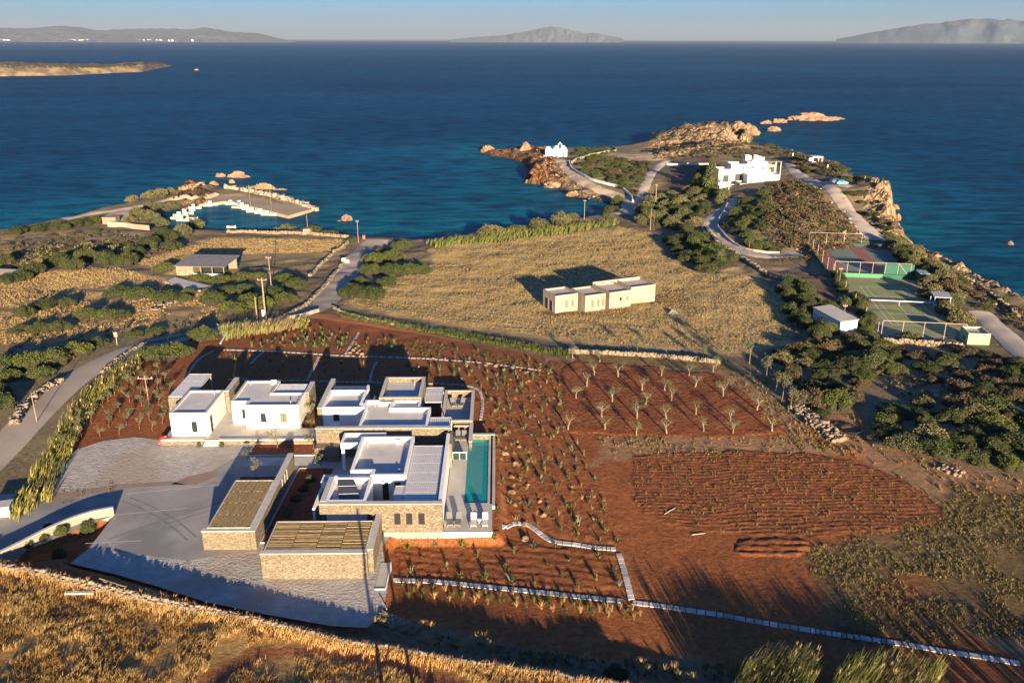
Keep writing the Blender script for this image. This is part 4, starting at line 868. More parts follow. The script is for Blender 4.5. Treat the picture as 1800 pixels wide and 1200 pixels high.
def stones_np(P, size, seed, jit=.35):
    """P (n,3) centres, size (n,) -> merged deformed boxes"""
    r_ = np.random.RandomState(seed); n_ = len(P)
    c = np.array([(-1,-1,-1),(1,-1,-1),(1,1,-1),(-1,1,-1),(-1,-1,1),(1,-1,1),(1,1,1),(-1,1,1)], float)*.5
    V = c[None]*(1+(r_.rand(n_, 8, 3)-.5)*jit*2)*np.stack([1+r_.rand(n_)*.7, .8+r_.rand(n_)*.4, .6+r_.rand(n_)*.4], 1)[:, None]
    a = r_.rand(n_)*6.28; ca, sa = np.cos(a)[:, None], np.sin(a)[:, None]; tl = (r_.rand(n_)-.5)[:, None]*.9
    x, y, z = V[..., 0]*ca-V[..., 1]*sa, V[..., 0]*sa+V[..., 1]*ca, V[..., 2]; z, x = z*np.cos(tl)-x*np.sin(tl)*1, x*np.cos(tl)+z*np.sin(tl)
    V = np.stack([x, y, z], -1)*size[:, None, None]+P[:, None]
    f = np.array([(0,3,2,1),(4,5,6,7),(0,1,5,4),(1,2,6,5),(2,3,7,6),(3,0,4,7)]); F = (f[None]+np.arange(n_)[:, None, None]*8).reshape(-1, 4)
    return V.reshape(-1, 3), F
def drystone(px, hgt, wid, size, label, seed=1, z=None, mat=None, cat='wall', name='dry_stone_wall', step=1.0, scat=1.0, **k):
    L = smooth_line([G(a, b_)[:2] for a, b_ in px] if z is None else PX(px, z), size*.8)
    T = np.gradient(L, axis=0); T /= np.linalg.norm(T, axis=1)[:, None]+1e-9; N = np.stack([-T[:, 1], T[:, 0]], 1); r_ = np.random.RandomState(seed); Ps = []
    rows = max(1, int(round(hgt/(size*.62)))); acr = max(1, int(round(wid/size)))
    for j in range(rows):
        for a in range(acr):
            off = ((a+.5)/acr-.5)*wid*(1-.25*j/rows)+(r_.rand(len(L))-.5)*size*.5*scat; p = L+N*off[:, None]+T*((r_.rand(len(L))-.5)*size)[:, None]
            zz = height(p[:, 0], p[:, 1])+size*.62*(j+.4)+(r_.rand(len(L))-.5)*size*.3; keepm = r_.rand(len(L)) < (1 if j < rows-1 else .8)
            Ps.append(np.column_stack([p, zz])[keepm])
    Ps = np.concatenate(Ps); o0 = Ps.mean(0); o0[2] = Ps[:, 2].min()
    V, F = stones_np(Ps-o0, size*(.7+.6*r_.rand(len(Ps))), seed)
    e = empty(name, tuple(o0), label=label, cat=cat)
    link('stonework', np_mesh('stonework', V, F, [mat or M['stonebig']]), e, kind='stuff'); return e
drystone([(-80,977),(0,993),(58,1003),(117,1018),(194,1036),(272,1054),(389,1074),(506,1097),(607,1122),(700,1133),(787,1152),(893,1166),(980,1176),(1070,1192),(1127,1202)], .45, .6, .26, 'long tumbled dry stone wall along the edge of the foreground grass field', 3, z=1.0, scat=1.6)
drystone([(1000,620),(1060,622),(1150,627),(1215,633),(1262,638)], .7, .6, .34, 'sunlit dry stone wall between the olive grove and the golden field', 4)
drystone([(430,575),(490,561),(530,541),(560,516),(590,480),(612,452)], .5, .6, .34, 'rough stone kerb wall climbing beside the road to the bay', 5)
drystone([(180,655),(240,612),(300,598),(350,583),(380,572)], .4, .7, .32, 'broken stone bank on the inland side of the left road', 6)
drystone([(25,745),(45,715),(75,688),(105,672)], .6, 1.2, .5, 'rubble bank at the left edge, below the dark hedge', 7)
drystone([(400,409),(480,411),(560,414),(612,418)], .8, .6, .45, 'low pale stone wall along the shore behind the left field', 8)
drystone([(614,424),(585,446),(560,470),(545,486)], .6, .6, .45, 'dark field wall down the right side of the mown field', 9)
drystone([(1500,600),(1560,603),(1620,607),(1690,612)], 1.0, .6, .4, 'stone retaining wall below the tennis court and green hut', 10)
drystone([(586,540),(600,548),(650,562),(720,575)], .4, .5, .28, 'short stone bank at the bend above the red garden', 11)
drystone([(1240,402),(1262,428),(1300,452),(1340,478),(1370,492)], .6, .8, .5, 'broken stone wall between the thicket and the lane', 12)
drystone([(1396,715),(1425,735),(1450,755),(1475,775)], .35, 2.2, .36, 'scattered pale stones at the corner of the ploughed grove', 13, name='stone_heap', mat=M['rockw'], cat='stones', scat=4)
drystone([(1655,822),(1672,828),(1690,833)], .3, 1.6, .34, 'small heap of pale stones in front of the right thicket', 14, name='stone_heap', mat=M['rockw'], cat='stones', scat=3)
drystone([(270,545),(310,528),(345,512)], .4, 1.4, .5, 'loose stones beside the concrete cistern', 15, name='stone_heap', mat=M['rockw'], cat='stones', scat=3)
drystone([(668,1082),(690,1090),(700,1100)], .15, 1.6, .16, 'rubble heap at the bottom corner of the gravel yard', 16, name='stone_heap', mat=M['rockw'], cat='stones', scat=4)
drystone([(1520,560),(1526,575),(1535,590)], .4, .6, .4, 'short stone edge behind the white shed', 17)
drystone([(1640,465),(1680,485),(1730,510),(1790,560)], .5, .5, .5, 'pale broken wall along the clifftop right of the tennis court', 18)
drystone([(402,331),(430,334),(460,340),(500,350),(530,358),(551,366)], 1.8, 4.5, 1.35, 'breakwater of piled pale boulders outside the harbour quay', 20, z=SEA+.8, name='breakwater', cat='breakwater', scat=1.5, mat=mat_noise('pale_boulder', (.36,.30,.23), (.24,.19,.14), .5, .95, .4, .1, 2))
def whitewall(px, h_, t_, label, mat):
    L = smooth_line([G(a, b_)[:2] for a, b_ in px], 3.0); w = MB(); o0 = L[0]; z0 = hs(*o0)
    for i in range(len(L)-1):
        a, b_ = L[i], L[i+1]; d = (b_-a)/np.linalg.norm(b_-a); nn = np.array((-d[1], d[0]))*t_/2; za, zb = hs(*a)-z0, hs(*b_)-z0
        w.prism([tuple(a-nn-o0), tuple(b_-nn-o0), tuple(b_+nn-o0), tuple(a+nn-o0)], [za-.4, zb-.4, zb-.4, za-.4], mat, None) if False else w.poly(
            [(*(a-nn-o0), za-.4), (*(b_-nn-o0), zb-.4), (*(b_+nn-o0), zb-.4), (*(a+nn-o0), za-.4), (*(a-nn-o0), za+h_), (*(b_-nn-o0), zb+h_), (*(b_+nn-o0), zb+h_), (*(a+nn-o0), za+h_)], [(0,3,2,1),(4,5,6,7),(0,1,5,4),(1,2,6,5),(2,3,7,6),(3,0,4,7)], mat)
    return w.build('garden_wall', loc=(o0[0], o0[1], z0), label=label, cat='wall')
whitewall([(1005,287),(1030,277),(1060,270),(1083,265),(1076,260)], 1.1, .4, 'pale wall crossing the scrub behind the chapel', M['beige'])
whitewall([(1001,285),(1005,298),(1030,313),(1060,323),(1090,331),(1108,345),(1112,356)], 1.0, .4, 'curved whitewashed wall beside the chapel track', M['whiteold'])
whitewall([(1172,290),(1210,289),(1245,290)], .8, .4, 'thin pale wall behind the dark garden of the white house', M['whiteold'])
whitewall([(1279,355),(1273,372),(1262,392),(1268,408),(1290,430),(1325,442),(1370,446)], .6, .35, 'low kerb wall curving round the inner side of the lane', M['concpath'])
whitewall([(190,398),(225,400),(262,405)], 1.6, .5, 'low curved pale wall among bushes near the left shore', M['beige'])
whitewall([(505,561),(535,556),(560,548)], .7, .4, 'short pale wall at the road bend above the garden', M['beige'])

# crags that make up the cliff faces
islet_rock(1312, 238, 44, 24, 'rounded golden crag at the seaward end of the rocky headland', z=SEA, var=1, dep=.8)
islet_rock(1282, 256, 40, 30, 'split golden crag on the near cliff of the rocky headland', z=SEA, var=4, dep=.7)
islet_rock(1252, 258, 40, 24, 'ochre cliff buttress left of the split crag', z=SEA, var=5, dep=.8)
islet_rock(1215, 258, 46, 20, 'low ochre cliff buttress furthest left on the rocky headland', z=SEA+.5, var=3, dep=.8)
islet_rock(1300, 226, 34, 14, 'pink crag on the back rim of the rocky headland', z=SEA+6, var=0, dep=.8)
islet_rock(1534, 375, 38, 52, 'tall pale buttress in the sunlit right hand cliff', z=SEA+2, var=1, dep=.6)
islet_rock(1556, 392, 32, 50, 'seaward buttress of the sunlit right hand cliff', z=SEA, var=3, dep=.6)
islet_rock(1518, 340, 32, 34, 'upper pale crag at the top of the right hand cliff', z=SEA+8, var=5, dep=.7)
islet_rock(343, 334, 50, 18, 'pointed brown knoll on the harbour headland', z=SEA+1, var=2, dep=.8)
islet_rock(372, 346, 56, 8, 'ochre rock bank behind the harbour basin', z=SEA+.5, var=4, dep=.5)

islet_rock(326, 340, 40, 16, 'brown shoulder of the harbour knoll on its left', z=SEA+1, var=1, dep=.9)
islet_rock(350, 350, 44, 8, 'low brown ledge under the harbour knoll', z=SEA+.8, var=3, dep=.6)
islet_rock(552, 368, 16, 7, 'round boulder capping the tip of the breakwater', var=0, dep=.8)

# ------------------------------------------------------------------ harbour quay
qp = PX([(352,347),(400,336),(430,338),(460,343),(500,352),(549,367),(507,379),(488,374.5),(443,363),(410,354.5),(392,354),(372,357)], SEA+1.1)
w = MB(); w.prism(qp, SEA-2, SEA+1.1, mat_noise('quay_ground', (.40,.30,.20), (.30,.225,.15), .12, .95, .3, .05, 1.2)); q0 = qp[0]
w.v = [(a-q0[0], b_-q0[1], c-SEA) for a, b_, c in w.v]
w.build('quay', loc=(q0[0], q0[1], SEA), label='flat sandy harbour quay inside the boulder breakwater', cat='quay')

# ------------------------------------------------------------------ stepping stone paths: each slab a part
def slab_path(px, label, seed, zr=None, wid=.62, count=None, mat=None):
    L = smooth_line([G(a, b_)[:2] for a, b_ in px], .1); d = np.r_[0, np.cumsum(np.linalg.norm(np.diff(L, axis=0), axis=1))]; rr = random.Random(seed)
    o0 = L[0]; z0 = hs(*o0); e = empty('garden_path', (o0[0], o0[1], z0), label=label, cat='path')
    meshes = []
    for ln in (.35, .5, .55, .7, .95):
        mb = MB(); x = ln/2; y = wid/2; mb.poly([(-x,-y,-.1),(x,-y*.96,-.1),(x*.97,y,-.1),(-x,y*.97,-.1),(-x*.97,-y,.05),(x*.96,-y*.95,.06),(x*.95,y*.97,.05),(-x*.97,y*.95,.06)], [(0,3,2,1),(4,5,6,7),(0,1,5,4),(1,2,6,5),(2,3,7,6),(3,0,4,7)], mat or (M['slab'] if wid > .6 else M['slabgrey'])); meshes.append((ln, mb.mesh('paving_slab')))
    s = 0.0
    while s < d[-1]-1:
        ln, me = rr.choice(meshes); c = s+ln/2; x = np.interp(c, d, L[:, 0]); y = np.interp(c, d, L[:, 1]); x2 = np.interp(c+.1, d, L[:, 0]); y2 = np.interp(c+.1, d, L[:, 1])
        o = link('paving_slab', me, e, (x-o0[0], y-o0[1], hs(x, y)-z0+.04), math.atan2(y2-y, x2-x)+rr.uniform(-.05, .05)); o.rotation_euler.x = rr.uniform(-.02, .02)
        s += ln+(rr.uniform(.05, .1) if wid > .6 else rr.uniform(.12, .3))
slab_path([(690,1018),(760,1022),(840,1030),(920,1038),(1000,1047),(1060,1053),(1110,1059)], 'stepping slab path from the concrete ledge across the red soil', 1)
slab_path([(1112,1059),(1180,1068),(1260,1080),(1350,1096),(1450,1112),(1560,1128),(1680,1148),(1810,1169)], 'long stepping slab path running to the right bottom corner', 2)
slab_path([(1110,1054),(1104,1030),(1096,1000),(1088,975),(1084,965)], 'short stepping slab path rising from the path junction', 3)
slab_path([(1082,965),(1050,963),(1010,957),(975,952),(955,942),(940,930),(925,922),(900,922),(870,927)], 'winding stepping slab path from the pool deck to the junction', 4)
slab_path([(950,651),(900,644),(840,637),(760,631),(680,628),(600,625),(520,620),(440,616),(380,615)], 'long slab path crossing the red garden behind the villa', 5, wid=.42)
slab_path([(375,617),(352,630),(335,650),(322,672)], 'slab path curving down to the leftmost pergola', 6, wid=.42)
slab_path([(440,640),(452,628),(466,617)], 'short slab path joining behind the stepped white house', 7, wid=.42)
slab_path([(540,668),(552,645),(562,624)], 'slab path across the shaded soil behind the middle house, left one', 8, wid=.42)
slab_path([(650,672),(655,650),(664,634)], 'slab path across the shaded soil behind the middle house, right one', 9, wid=.42)
slab_path([(608,622),(618,605),(632,582)], 'slab path climbing from the long garden path towards the track', 10, wid=.42)
slab_path([(845,738),(848,715),(846,695),(835,682),(800,676),(740,674),(680,673),(560,670),(440,668),(400,667)], 'slab path round the back of the villa and the sunken terrace', 11, wid=.42)

# ------------------------------------------------------------------ ploughed ground
def ploughed(name, px, z, sp, amp, rowdir, col1, col2, seed, curve=0.0, res=.2, bright=1.0):
    P = np.array([W(a, b_, z) for a, b_ in px]); x0, y0 = P.min(0); x1, y1 = P.max(0)
    xs, ys_ = np.arange(x0, x1, res*1.15), np.arange(y0, y1, res); X, Y = np.meshgrid(xs, ys_)
    d = sdist(X, Y, P)+(fbm(X, Y, 2.5, 3)-.5)*1.6; e_ = ss(d, 0, .6)
    ph = (X*math.cos(rowdir)+Y*math.sin(rowdir)+(fbm(X, Y, 6, 2)-.5)*1.2+curve*((X-x0)/30)**2*2)/sp
    prof = np.abs(np.sin(ph*math.pi))**.8
    cl = np.clip(fbm(X, Y, .55, 3, .7)-.42, 0, 1)
    Z = height(X, Y, True)+.03*e_+e_*(amp*prof*(.6+.8*fbm(X+9, Y, 3, 2))+cl*(amp*1.2+.10))
    idx = np.arange(X.size).reshape(X.shape); q = np.stack([idx[:-1, :-1], idx[:-1, 1:], idx[1:, 1:], idx[1:, :-1]], -1).reshape(-1, 4)
    q = q[d.ravel()[q].min(1) > 0]
    C = np.array(col1)*(1-prof[..., None])+np.array(col2)*prof[..., None]; C = C*(.7+.6*fbm(X, Y, 1.2, 4, .7))[..., None]*bright
    used = np.unique(q); mp_ = np.full(X.size, -1); mp_[used] = np.arange(len(used)); V = np.stack([X, Y, Z], -1).reshape(-1, 3)[used]
    return link(name, np_mesh(name, V, mp_[q], [M['land']], False, col=C.reshape(-1, 3)[used]), kind='structure')
ploughed('ploughed_soil', [(1112,800),(1200,793),(1300,791),(1420,795),(1500,812),(1570,838),(1630,868),(1655,890),(1655,908),(1630,924),(1580,934),(1500,940),(1400,941),(1250,936),(1170,925),(1125,895),(1108,850)], -.7, .72, .05, R(90)+.03, (.16,.056,.023), (.235,.084,.033), 1, res=.17)
ploughed('ploughed_soil', [(985,650),(1010,632),(1150,640),(1270,660),(1310,690),(1385,760),(1300,770),(1150,768),(1000,762),(985,720)], -.7, .8, .07, R(25), (.165,.056,.022), (.255,.090,.034), 2, curve=1.2, res=.24)
ploughed('garden_soil', [(690,962),(870,945),(1080,972),(1100,1040),(1000,1040),(850,1020),(700,1008)], -.9, 1.3, .05, R(80), (.20,.068,.025), (.26,.09,.033), 3, res=.2)
ploughed('garden_soil', [(868,920),(866,770),(850,700),(900,650),(985,660),(1000,760),(1060,860),(1090,955),(980,945),(930,918)], -.7, 1.2, .06, R(10), (.20,.068,.025), (.265,.094,.035), 4, res=.24)

ploughed('soil_ridges', [(1285,950),(1310,943),(1400,941),(1422,950),(1428,966),(1400,980),(1310,981),(1288,968)], -.8, 1.2, .09, R(90), (.17,.058,.022), (.26,.09,.034), 5, res=.16)
# ------------------------------------------------------------------ foliage
M['green'] = leafmat('lentisk_leaf', (.040,.060,.014), (.085,.110,.024), .35)
M['darkgreen'] = leafmat('juniper_leaf', (.026,.040,.014), (.055,.070,.022), .35)
M['olive'] = leafmat('tamarisk_leaf', (.085,.090,.040), (.150,.145,.070), .4)
M['heath'] = leafmat('heath_leaf', (.060,.046,.026), (.105,.080,.045), .6)
M['grey'] = leafmat('grey_leaf', (.085,.09,.052), (.14,.145,.09), 1.2)
M['fresh'] = leafmat('fresh_leaf', (.06,.08,.02), (.12,.13,.04), 1.2)
M['core'] = flat('twig_core', (.030,.026,.014), 0.95)
M['straw'] = leafmat('dry_straw', (.26,.17,.07), (.38,.26,.12), .35)
M['strawb'] = leafmat('brown_straw', (.13,.075,.024), (.24,.15,.055), .5)
M['reedleaf'] = leafmat('reed_leaf', (.10,.095,.04), (.20,.17,.075), .35)
M['reedgreen'] = leafmat('reed_green', (.10,.115,.03), (.19,.19,.055), .5)
M['plume'] = leafmat('reed_plume', (.28,.20,.11), (.36,.27,.16), .8)
M['weed'] = leafmat('weed_leaf', (.095,.082,.03), (.175,.135,.055), .35)
def quads_at(P, s, r_, flatten=1.0, asp=.6):
    """leaf-sized faces, randomly turned, at points P"""
    n_ = len(P); a = r_.randn(n_, 3); a /= np.linalg.norm(a, axis=1)[:, None]; b_ = r_.randn(n_, 3); b_ -= a*(a*b_).sum(1)[:, None]; b_ /= np.linalg.norm(b_, axis=1)[:, None]
    sz = (s*(.6+.8*r_.rand(n_)))[:, None]; a = a*sz; b_ = b_*sz*asp
    V = np.stack([P-a, P-b_, P+a, P+b_], 1).reshape(-1, 3); return V, np.arange(n_*4).reshape(n_, 4)
def join(parts):
    V = []; F4 = []; F3 = []; m4 = []; m3 = []; o = 0
    for v_, f_, mi in parts:
        V.append(v_); (F4 if f_.shape[1] == 4 else F3).append(f_+o); (m4 if f_.shape[1] == 4 else m3).extend([mi]*len(f_)); o += len(v_)
    F = []; 
    if F4: F.append(np.concatenate(F4))
    if F3: F.append(np.concatenate(F3))
    return np.concatenate(V), F, m4+m3
def blob(c, r, r_, sub=1):
    import bmesh
    bm = bmesh.new(); bmesh.ops.create_icosphere(bm, subdivisions=sub, radius=1); bm.verts.ensure_lookup_table()
    V = np.array([v_.co[:] for v_ in bm.verts]); F = np.array([[v_.index for v_ in f.verts] for f in bm.faces]); bm.free()
    V = V*(1+(r_.rand(len(V), 1)-.5)*.3)*np.array(r)+np.array(c); return V, F
def bush_mesh(name, seed, mat, nl=900, leaf=.085, lobes=9, low=.0, spread=1.0, dome=.9):
    """a bush of unit half-width and unit height: lobes of leaves round dark twiggy cores"""
    r_ = np.random.RandomState(seed); parts = []
    L = []
    for i in range(lobes):
        a = i/lobes*6.283*1.618*2; rad = math.sqrt((i+.3)/lobes)*.68*spread; rr = .26+.22*r_.rand()
        top = (1-(rad/1.05)**2*.75)*dome*(.75+.3*r_.rand()); L.append((rad*math.cos(a), rad*math.sin(a), max(.12, top-rr*.9), rr))
    for (x, y, z, rr) in L:
        v_, f_ = blob((x, y, z*.75), (rr*.86, rr*.86, rr*.86+z*.3), r_); v_[:, 2] = np.maximum(v_[:, 2], low); parts.append((v_, f_, 1))
    per = nl//lobes; Ps = []
    for (x, y, z, rr) in L:
        d = r_.randn(per, 3); d /= np.linalg.norm(d, axis=1)[:, None]; d[:, 2] = np.abs(d[:, 2])*1.0-.25*(r_.rand(per) < .35)
        q = np.array((x, y, z))+d*rr*(.82+.32*r_.rand(per, 1)); q[:, 2] = np.maximum(q[:, 2], low+.02); Ps.append(q)
    v_, f_ = quads_at(np.concatenate(Ps), leaf, r_); parts.append((v_, f_, 0))
    V, F, mi = join([p for p in parts if p[1].shape[1] == 4]+[p for p in parts if p[1].shape[1] == 3])
    return np_mesh(name, V, F, [mat, M['core']], False, midx=mi)
BUSH = {k: [bush_mesh('bush_form', 100+i*7+j*31, M[k], nl, lf, lo) for i in range(4)] for j, (k, nl, lf, lo) in enumerate((('green', 2600, .042, 14), ('darkgreen', 2600, .045, 13), ('olive', 2400, .048, 11), ('heath', 1400, .055, 10)))}
SHR = 0
def bush(x, y, r, h, kind, label, group, name=None, cat='shrub', z=None):
    global SHR; SHR += 1; name = name or NM[kind]; zz = hs(x, y) if z is None else z
    o = link(name, BUSH[kind][SHR % 4], loc=(x, y, zz-.1), rz=random.uniform(0, 6.28), label=label, cat=cat, group=group)
    k = random.uniform(.88, 1.12); o.scale = (r, r*k, h); return o
def bush_px(cx, by, wpx, hpx, kind, label, group, **k):
    x, y, z = G(cx, by-max(1, hpx*.22)); s = mpp(x, y, z); r = wpx*s/2
    return bush(x, y, r, max(.7, hpx*s*.80), kind, label, group, **k)
def poly_area(P): return abs(sum(P[i][0]*P[(i+1) % len(P)][1]-P[(i+1) % len(P)][0]*P[i][1] for i in range(len(P))))/2
def sample(px, spacing, seed, z=None, maxn=10**6, guard=None):
    """spaced places inside a polygon of bearings"""
    P = [G(a, b_)[:2] for a, b_ in px] if z is None else PX(px, z); P = np.array(P); r_ = np.random.RandomState(seed); x0, y0 = P.min(0); x1, y1 = P.max(0); out = []
    cell = {}
    C = np.column_stack([r_.uniform(x0, x1, 9000), r_.uniform(y0, y1, 9000)]); C = C[pip(C[:, 0], C[:, 1], P)]
    for c in C:
        k = (int(c[0]//spacing), int(c[1]//spacing))
        if all(math.hypot(c[0]-q[0], c[1]-q[1]) > spacing for i in (-1, 0, 1) for j in (-1, 0, 1) for q in cell.get((k[0]+i, k[1]+j), [])):
            if guard is None or guard(*c): cell.setdefault(k, []).append(c); out.append(c)
            if len(out) >= maxn: break
    return out
ROADS = [o for o in COL.objects if o.name.split('.')[0] in ('road', 'lane', 'chapel_track', 'headland_track', 'harbour_track', 'car_park', 'harbour_apron')]
_rv = np.concatenate([np.array([v_.co[:2] for v_ in o.data.vertices]) for o in ROADS])
def off_road(m_=1.8): return lambda x, y: ((_rv[:, 0]-x)**2+(_rv[:, 1]-y)**2).min() > m_*m_
KN = {'green': 'bright', 'darkgreen': 'dark', 'olive': 'greyish', 'heath': 'brownish'}
NM = {'green': 'lentisk_shrub', 'darkgreen': 'juniper_shrub', 'olive': 'tamarisk', 'heath': 'heath_shrub'}
def where(P, i):
    X = sorted(p[0] for p in P); Y = sorted(p[1] for p in P); n_ = len(P); a = X.index(P[i][0])/max(1, n_-1); b_ = Y.index(P[i][1])/max(1, n_-1)
    return ('left end' if a < .17 else 'left half' if a < .42 else 'middle' if a < .58 else 'right half' if a < .84 else 'right end')+(', front edge' if b_ < .2 else ', near side' if b_ < .5 else ', far side' if b_ < .8 else ', back edge')
def fill(px, sp, r, h, kinds, label, group, seed, **k):
    rr = random.Random(seed); nm = k.pop('name', None)
    P = [tuple(p) for p in sample(px, sp, seed, guard=k.pop('guard', off_road(1.6)), maxn=k.pop('maxn', 200))]
    noun = label
    for w_ in ('evergreen ', 'dark green ', 'dark ', 'low green ', 'dense green ', 'grey green ', 'brownish ', 'olive toned ', 'pale '): noun = noun.replace(w_, '') if noun.startswith(w_) else noun
    for i, (x, y) in enumerate(P):
        a = rr.uniform(*r); f = (a-r[0])/(r[1]-r[0]); kd = rr.choice(kinds)
        lb = '%s %s %s, %s' % ('small' if f < .33 else 'middling' if f < .66 else 'broad', KN[kd], noun, where(P, i))
        if len(lb.split()) > 16: lb = '%s %s, %s' % (KN[kd], noun, where(P, i))
        if len(lb.split()) > 16: lb = '%s, %s' % (noun, where(P, i))
        bush(x, y, a, rr.uniform(*h)*(a/r[1])**.4, kd, lb, group, name=nm or NM[kd], **k)
# list: (centre bearing, foot, width, height, kind)
def many(lst, kind, label, group):
    P = [(a[0], -a[1]) for a in lst]; ws = sorted(a[2] for a in lst)
    for i, (a, b_, c, d) in enumerate(lst):
        X = sorted(p[0] for p in P); k = X.index(a); n_ = len(lst)
        wd = '' if n_ == 1 else ', leftmost' if k == 0 else ', rightmost' if k == n_-1 else ', %s from the left' % ['', 'second', 'third', 'fourth', 'fifth', 'sixth', 'seventh', 'eighth', 'ninth', 'tenth', 'eleventh', 'twelfth', 'thirteenth'][k]
        bush_px(a, b_, c, d, kind, label+wd, group if n_ > 1 else None)
many([(45,560,44,26),(80,548,44,26),(118,542,34,22),(35,588,42,20),(68,590,44,26),(106,586,42,26)], 'darkgreen', 'dark bush in the clump on the slope at the far left', 'bushes in the far left clump')
many([(150,562,42,22),(188,564,48,24),(218,560,36,18)], 'green', 'low green bush on the slope above the curved road', 'low bushes above the road')
many([(205,524,48,24),(246,528,58,26),(290,530,56,22),(325,531,34,16)], 'green', 'green bush in the flat row left of the cistern', 'bushes left of the cistern')
many([(5,655,60,36),(52,655,64,42),(98,648,62,40),(138,630,60,34),(170,612,44,22),(18,672,52,26),(72,668,54,28)], 'green', 'bush in the long dark hedge left of the curved road', 'hedge bushes by the left road')
many([(8,725,54,44),(2,700,40,30)], 'darkgreen', 'dark bush at the left picture edge below the hedge', 'bushes at the left edge')
many([(262,636,52,32),(300,636,62,36),(328,628,36,24)], 'green', 'green bush between the road reeds and the young olive bed', 'bushes above the young olives')
bush_px(357, 603, 52, 34, 'green', 'rounded bush with bare stems standing alone at the road side', None)
many([(288,482,42,22)], 'green', 'bright round bush at the left gable of the stone farmhouse', None)
many([(350,496,46,15),(386,498,46,15),(428,494,42,18),(456,492,30,16)], 'green', 'low bush in front of the stone farmhouse', 'bushes before the farmhouse')
many([(375,538,52,30),(410,557,56,32),(440,542,52,30),(462,548,48,30),(482,527,50,26),(503,536,46,26),(430,517,48,20),(400,520,40,20),(520,508,46,22),(500,496,46,16)], 'green', 'green bush in the big thicket beside the power poles', 'thicket by the power poles')
many([(300,532,46,20),(272,590,40,18),(238,593,36,14),(330,520,34,14)], 'green', 'small bush along the stone bank by the road', 'bushes on the road bank')
many([(620,527,52,32),(652,530,54,30),(633,505,40,20)], 'darkgreen', 'rounded bush right beside the bay road', 'bushes beside the bay road')
many([(658,468,46,26),(690,462,46,26),(650,488,46,28),(690,490,50,30),(724,487,46,28),(745,484,34,22),(705,442,42,20),(678,505,42,20),(670,446,30,12)], 'green', 'wind-shaped bush between bay road and golden field', 'thicket right of the bay road')
many([(232,357,30,22)], 'olive', 'single grey green tamarisk at the shore, left of the harbour', None)
many([(266,353,30,20),(284,350,30,20),(300,345,26,16)], 'olive', 'tamarisk in the dense row on the harbour track', 'tamarisks on the harbour track')
many([(280,368,30,14),(302,369,30,14),(262,366,24,12),(240,386,40,24),(263,393,42,26),(282,401,32,20),(228,396,30,18),(342,408,46,28),(322,422,40,32)], 'olive', 'grey green tamarisk behind the harbour', 'tamarisks behind the harbour')
many([(30,413,44,16),(70,409,46,18),(106,406,46,18),(140,400,46,18),(172,394,40,16)], 'darkgreen', 'dark bush in the belt along the left shore track', 'bushes along the left shore')
many([(60,487,50,30),(100,472,50,30),(130,480,42,30),(155,466,46,34),(190,470,46,32),(222,471,46,30),(238,456,42,28),(262,441,46,30),(292,426,48,28),(305,441,40,20),(2,472,42,30),(15,502,42,26),(38,497,42,24)], 'darkgreen', 'dark olive bush in the tangled belt across the left slope', 'tangled belt on the left slope')
many([(502,407,52,24)], 'olive', 'wide pale tamarisk on the shore below the quay', None)
many([(548,406,44,10),(577,413,32,9),(470,406,30,7),(614,428,22,12)], 'green', 'low bush along the shore wall', 'bushes by the shore wall')
many([(866,413,52,18),(906,411,42,17),(946,407,42,26),(985,402,46,32),(1005,393,30,20)], 'olive', 'tamarisk behind the reeds at the back of the golden field', 'tamarisks behind the golden field')
many([(1075,377,30,18),(1086,364,22,24),(1066,384,20,12)], 'green', 'bright green bush at the corner of the bay', 'bushes at the bay corner')
fill([(10,420),(180,405),(230,430),(150,455),(60,470),(10,450)], 6, (1.2,2.4), (.7,1.3), ['heath','olive','green','heath'], 'low scrub bush on the left coastal slope', 'scrub on the left coast slope', 31)
fill([(1007,283),(1020,262),(1060,262),(1078,268),(1050,276)], 6, (2.5,4), (1.2,2), ['green','darkgreen'], 'low bush behind the chapel', 'scrub behind the chapel', 32)
fill([(1015,292),(1060,276),(1120,285),(1148,292),(1138,320),(1120,345),(1085,325),(1030,305)], 5, (2.2,3.6), (1.2,2.2), ['green','green','heath','darkgreen'], 'low bush between the headland tracks', 'scrub between the tracks', 33)
fill([(1150,345),(1215,335),(1245,350),(1235,395),(1205,405),(1130,392),(1125,370)], 5, (2.2,3.8), (2.4,4), ['olive','darkgreen','olive'], 'tree in the grove below the white house', 'grove below the white house', 34, name='tree', cat='tree')
fill([(1238,300),(1262,335),(1285,345),(1275,365),(1245,345),(1215,325)], 5, (2,3.4), (2.5,4), ['darkgreen','green','olive'], 'leafy tree left of the white house terrace', 'trees by the white house', 35, name='tree', cat='tree')
fill([(1165,425),(1210,405),(1250,430),(1290,462),(1240,478),(1190,455)], 4.6, (2.2,3.6), (2,3.5), ['darkgreen','green','darkgreen'], 'bush at the back right of the golden field', 'thicket behind the golden field', 36)
fill([(1290,370),(1340,340),(1365,335),(1350,375),(1330,430),(1380,445),(1310,440),(1285,400)], 4.8, (2.2,3.6), (1.4,2.4), ['green','darkgreen','green'], 'bush on the house hill', 'bushes on the house hill', 37)
fill([(1350,330),(1400,320),(1450,345),(1480,375),(1520,410),(1440,430),(1370,430),(1350,380)], 5.5, (1.4,2.6), (.8,1.5), ['heath','heath','green','darkgreen'], 'scrub bush on the house hill', 'scrub on the house hill', 38)
fill([(1385,275),(1430,270),(1500,290),(1530,305),(1520,330),(1500,345),(1470,310),(1400,300)], 6, (2,3.6), (1,1.9), ['green','darkgreen','heath'], 'low bush near the blue car', 'scrub on the cliff top', 39)
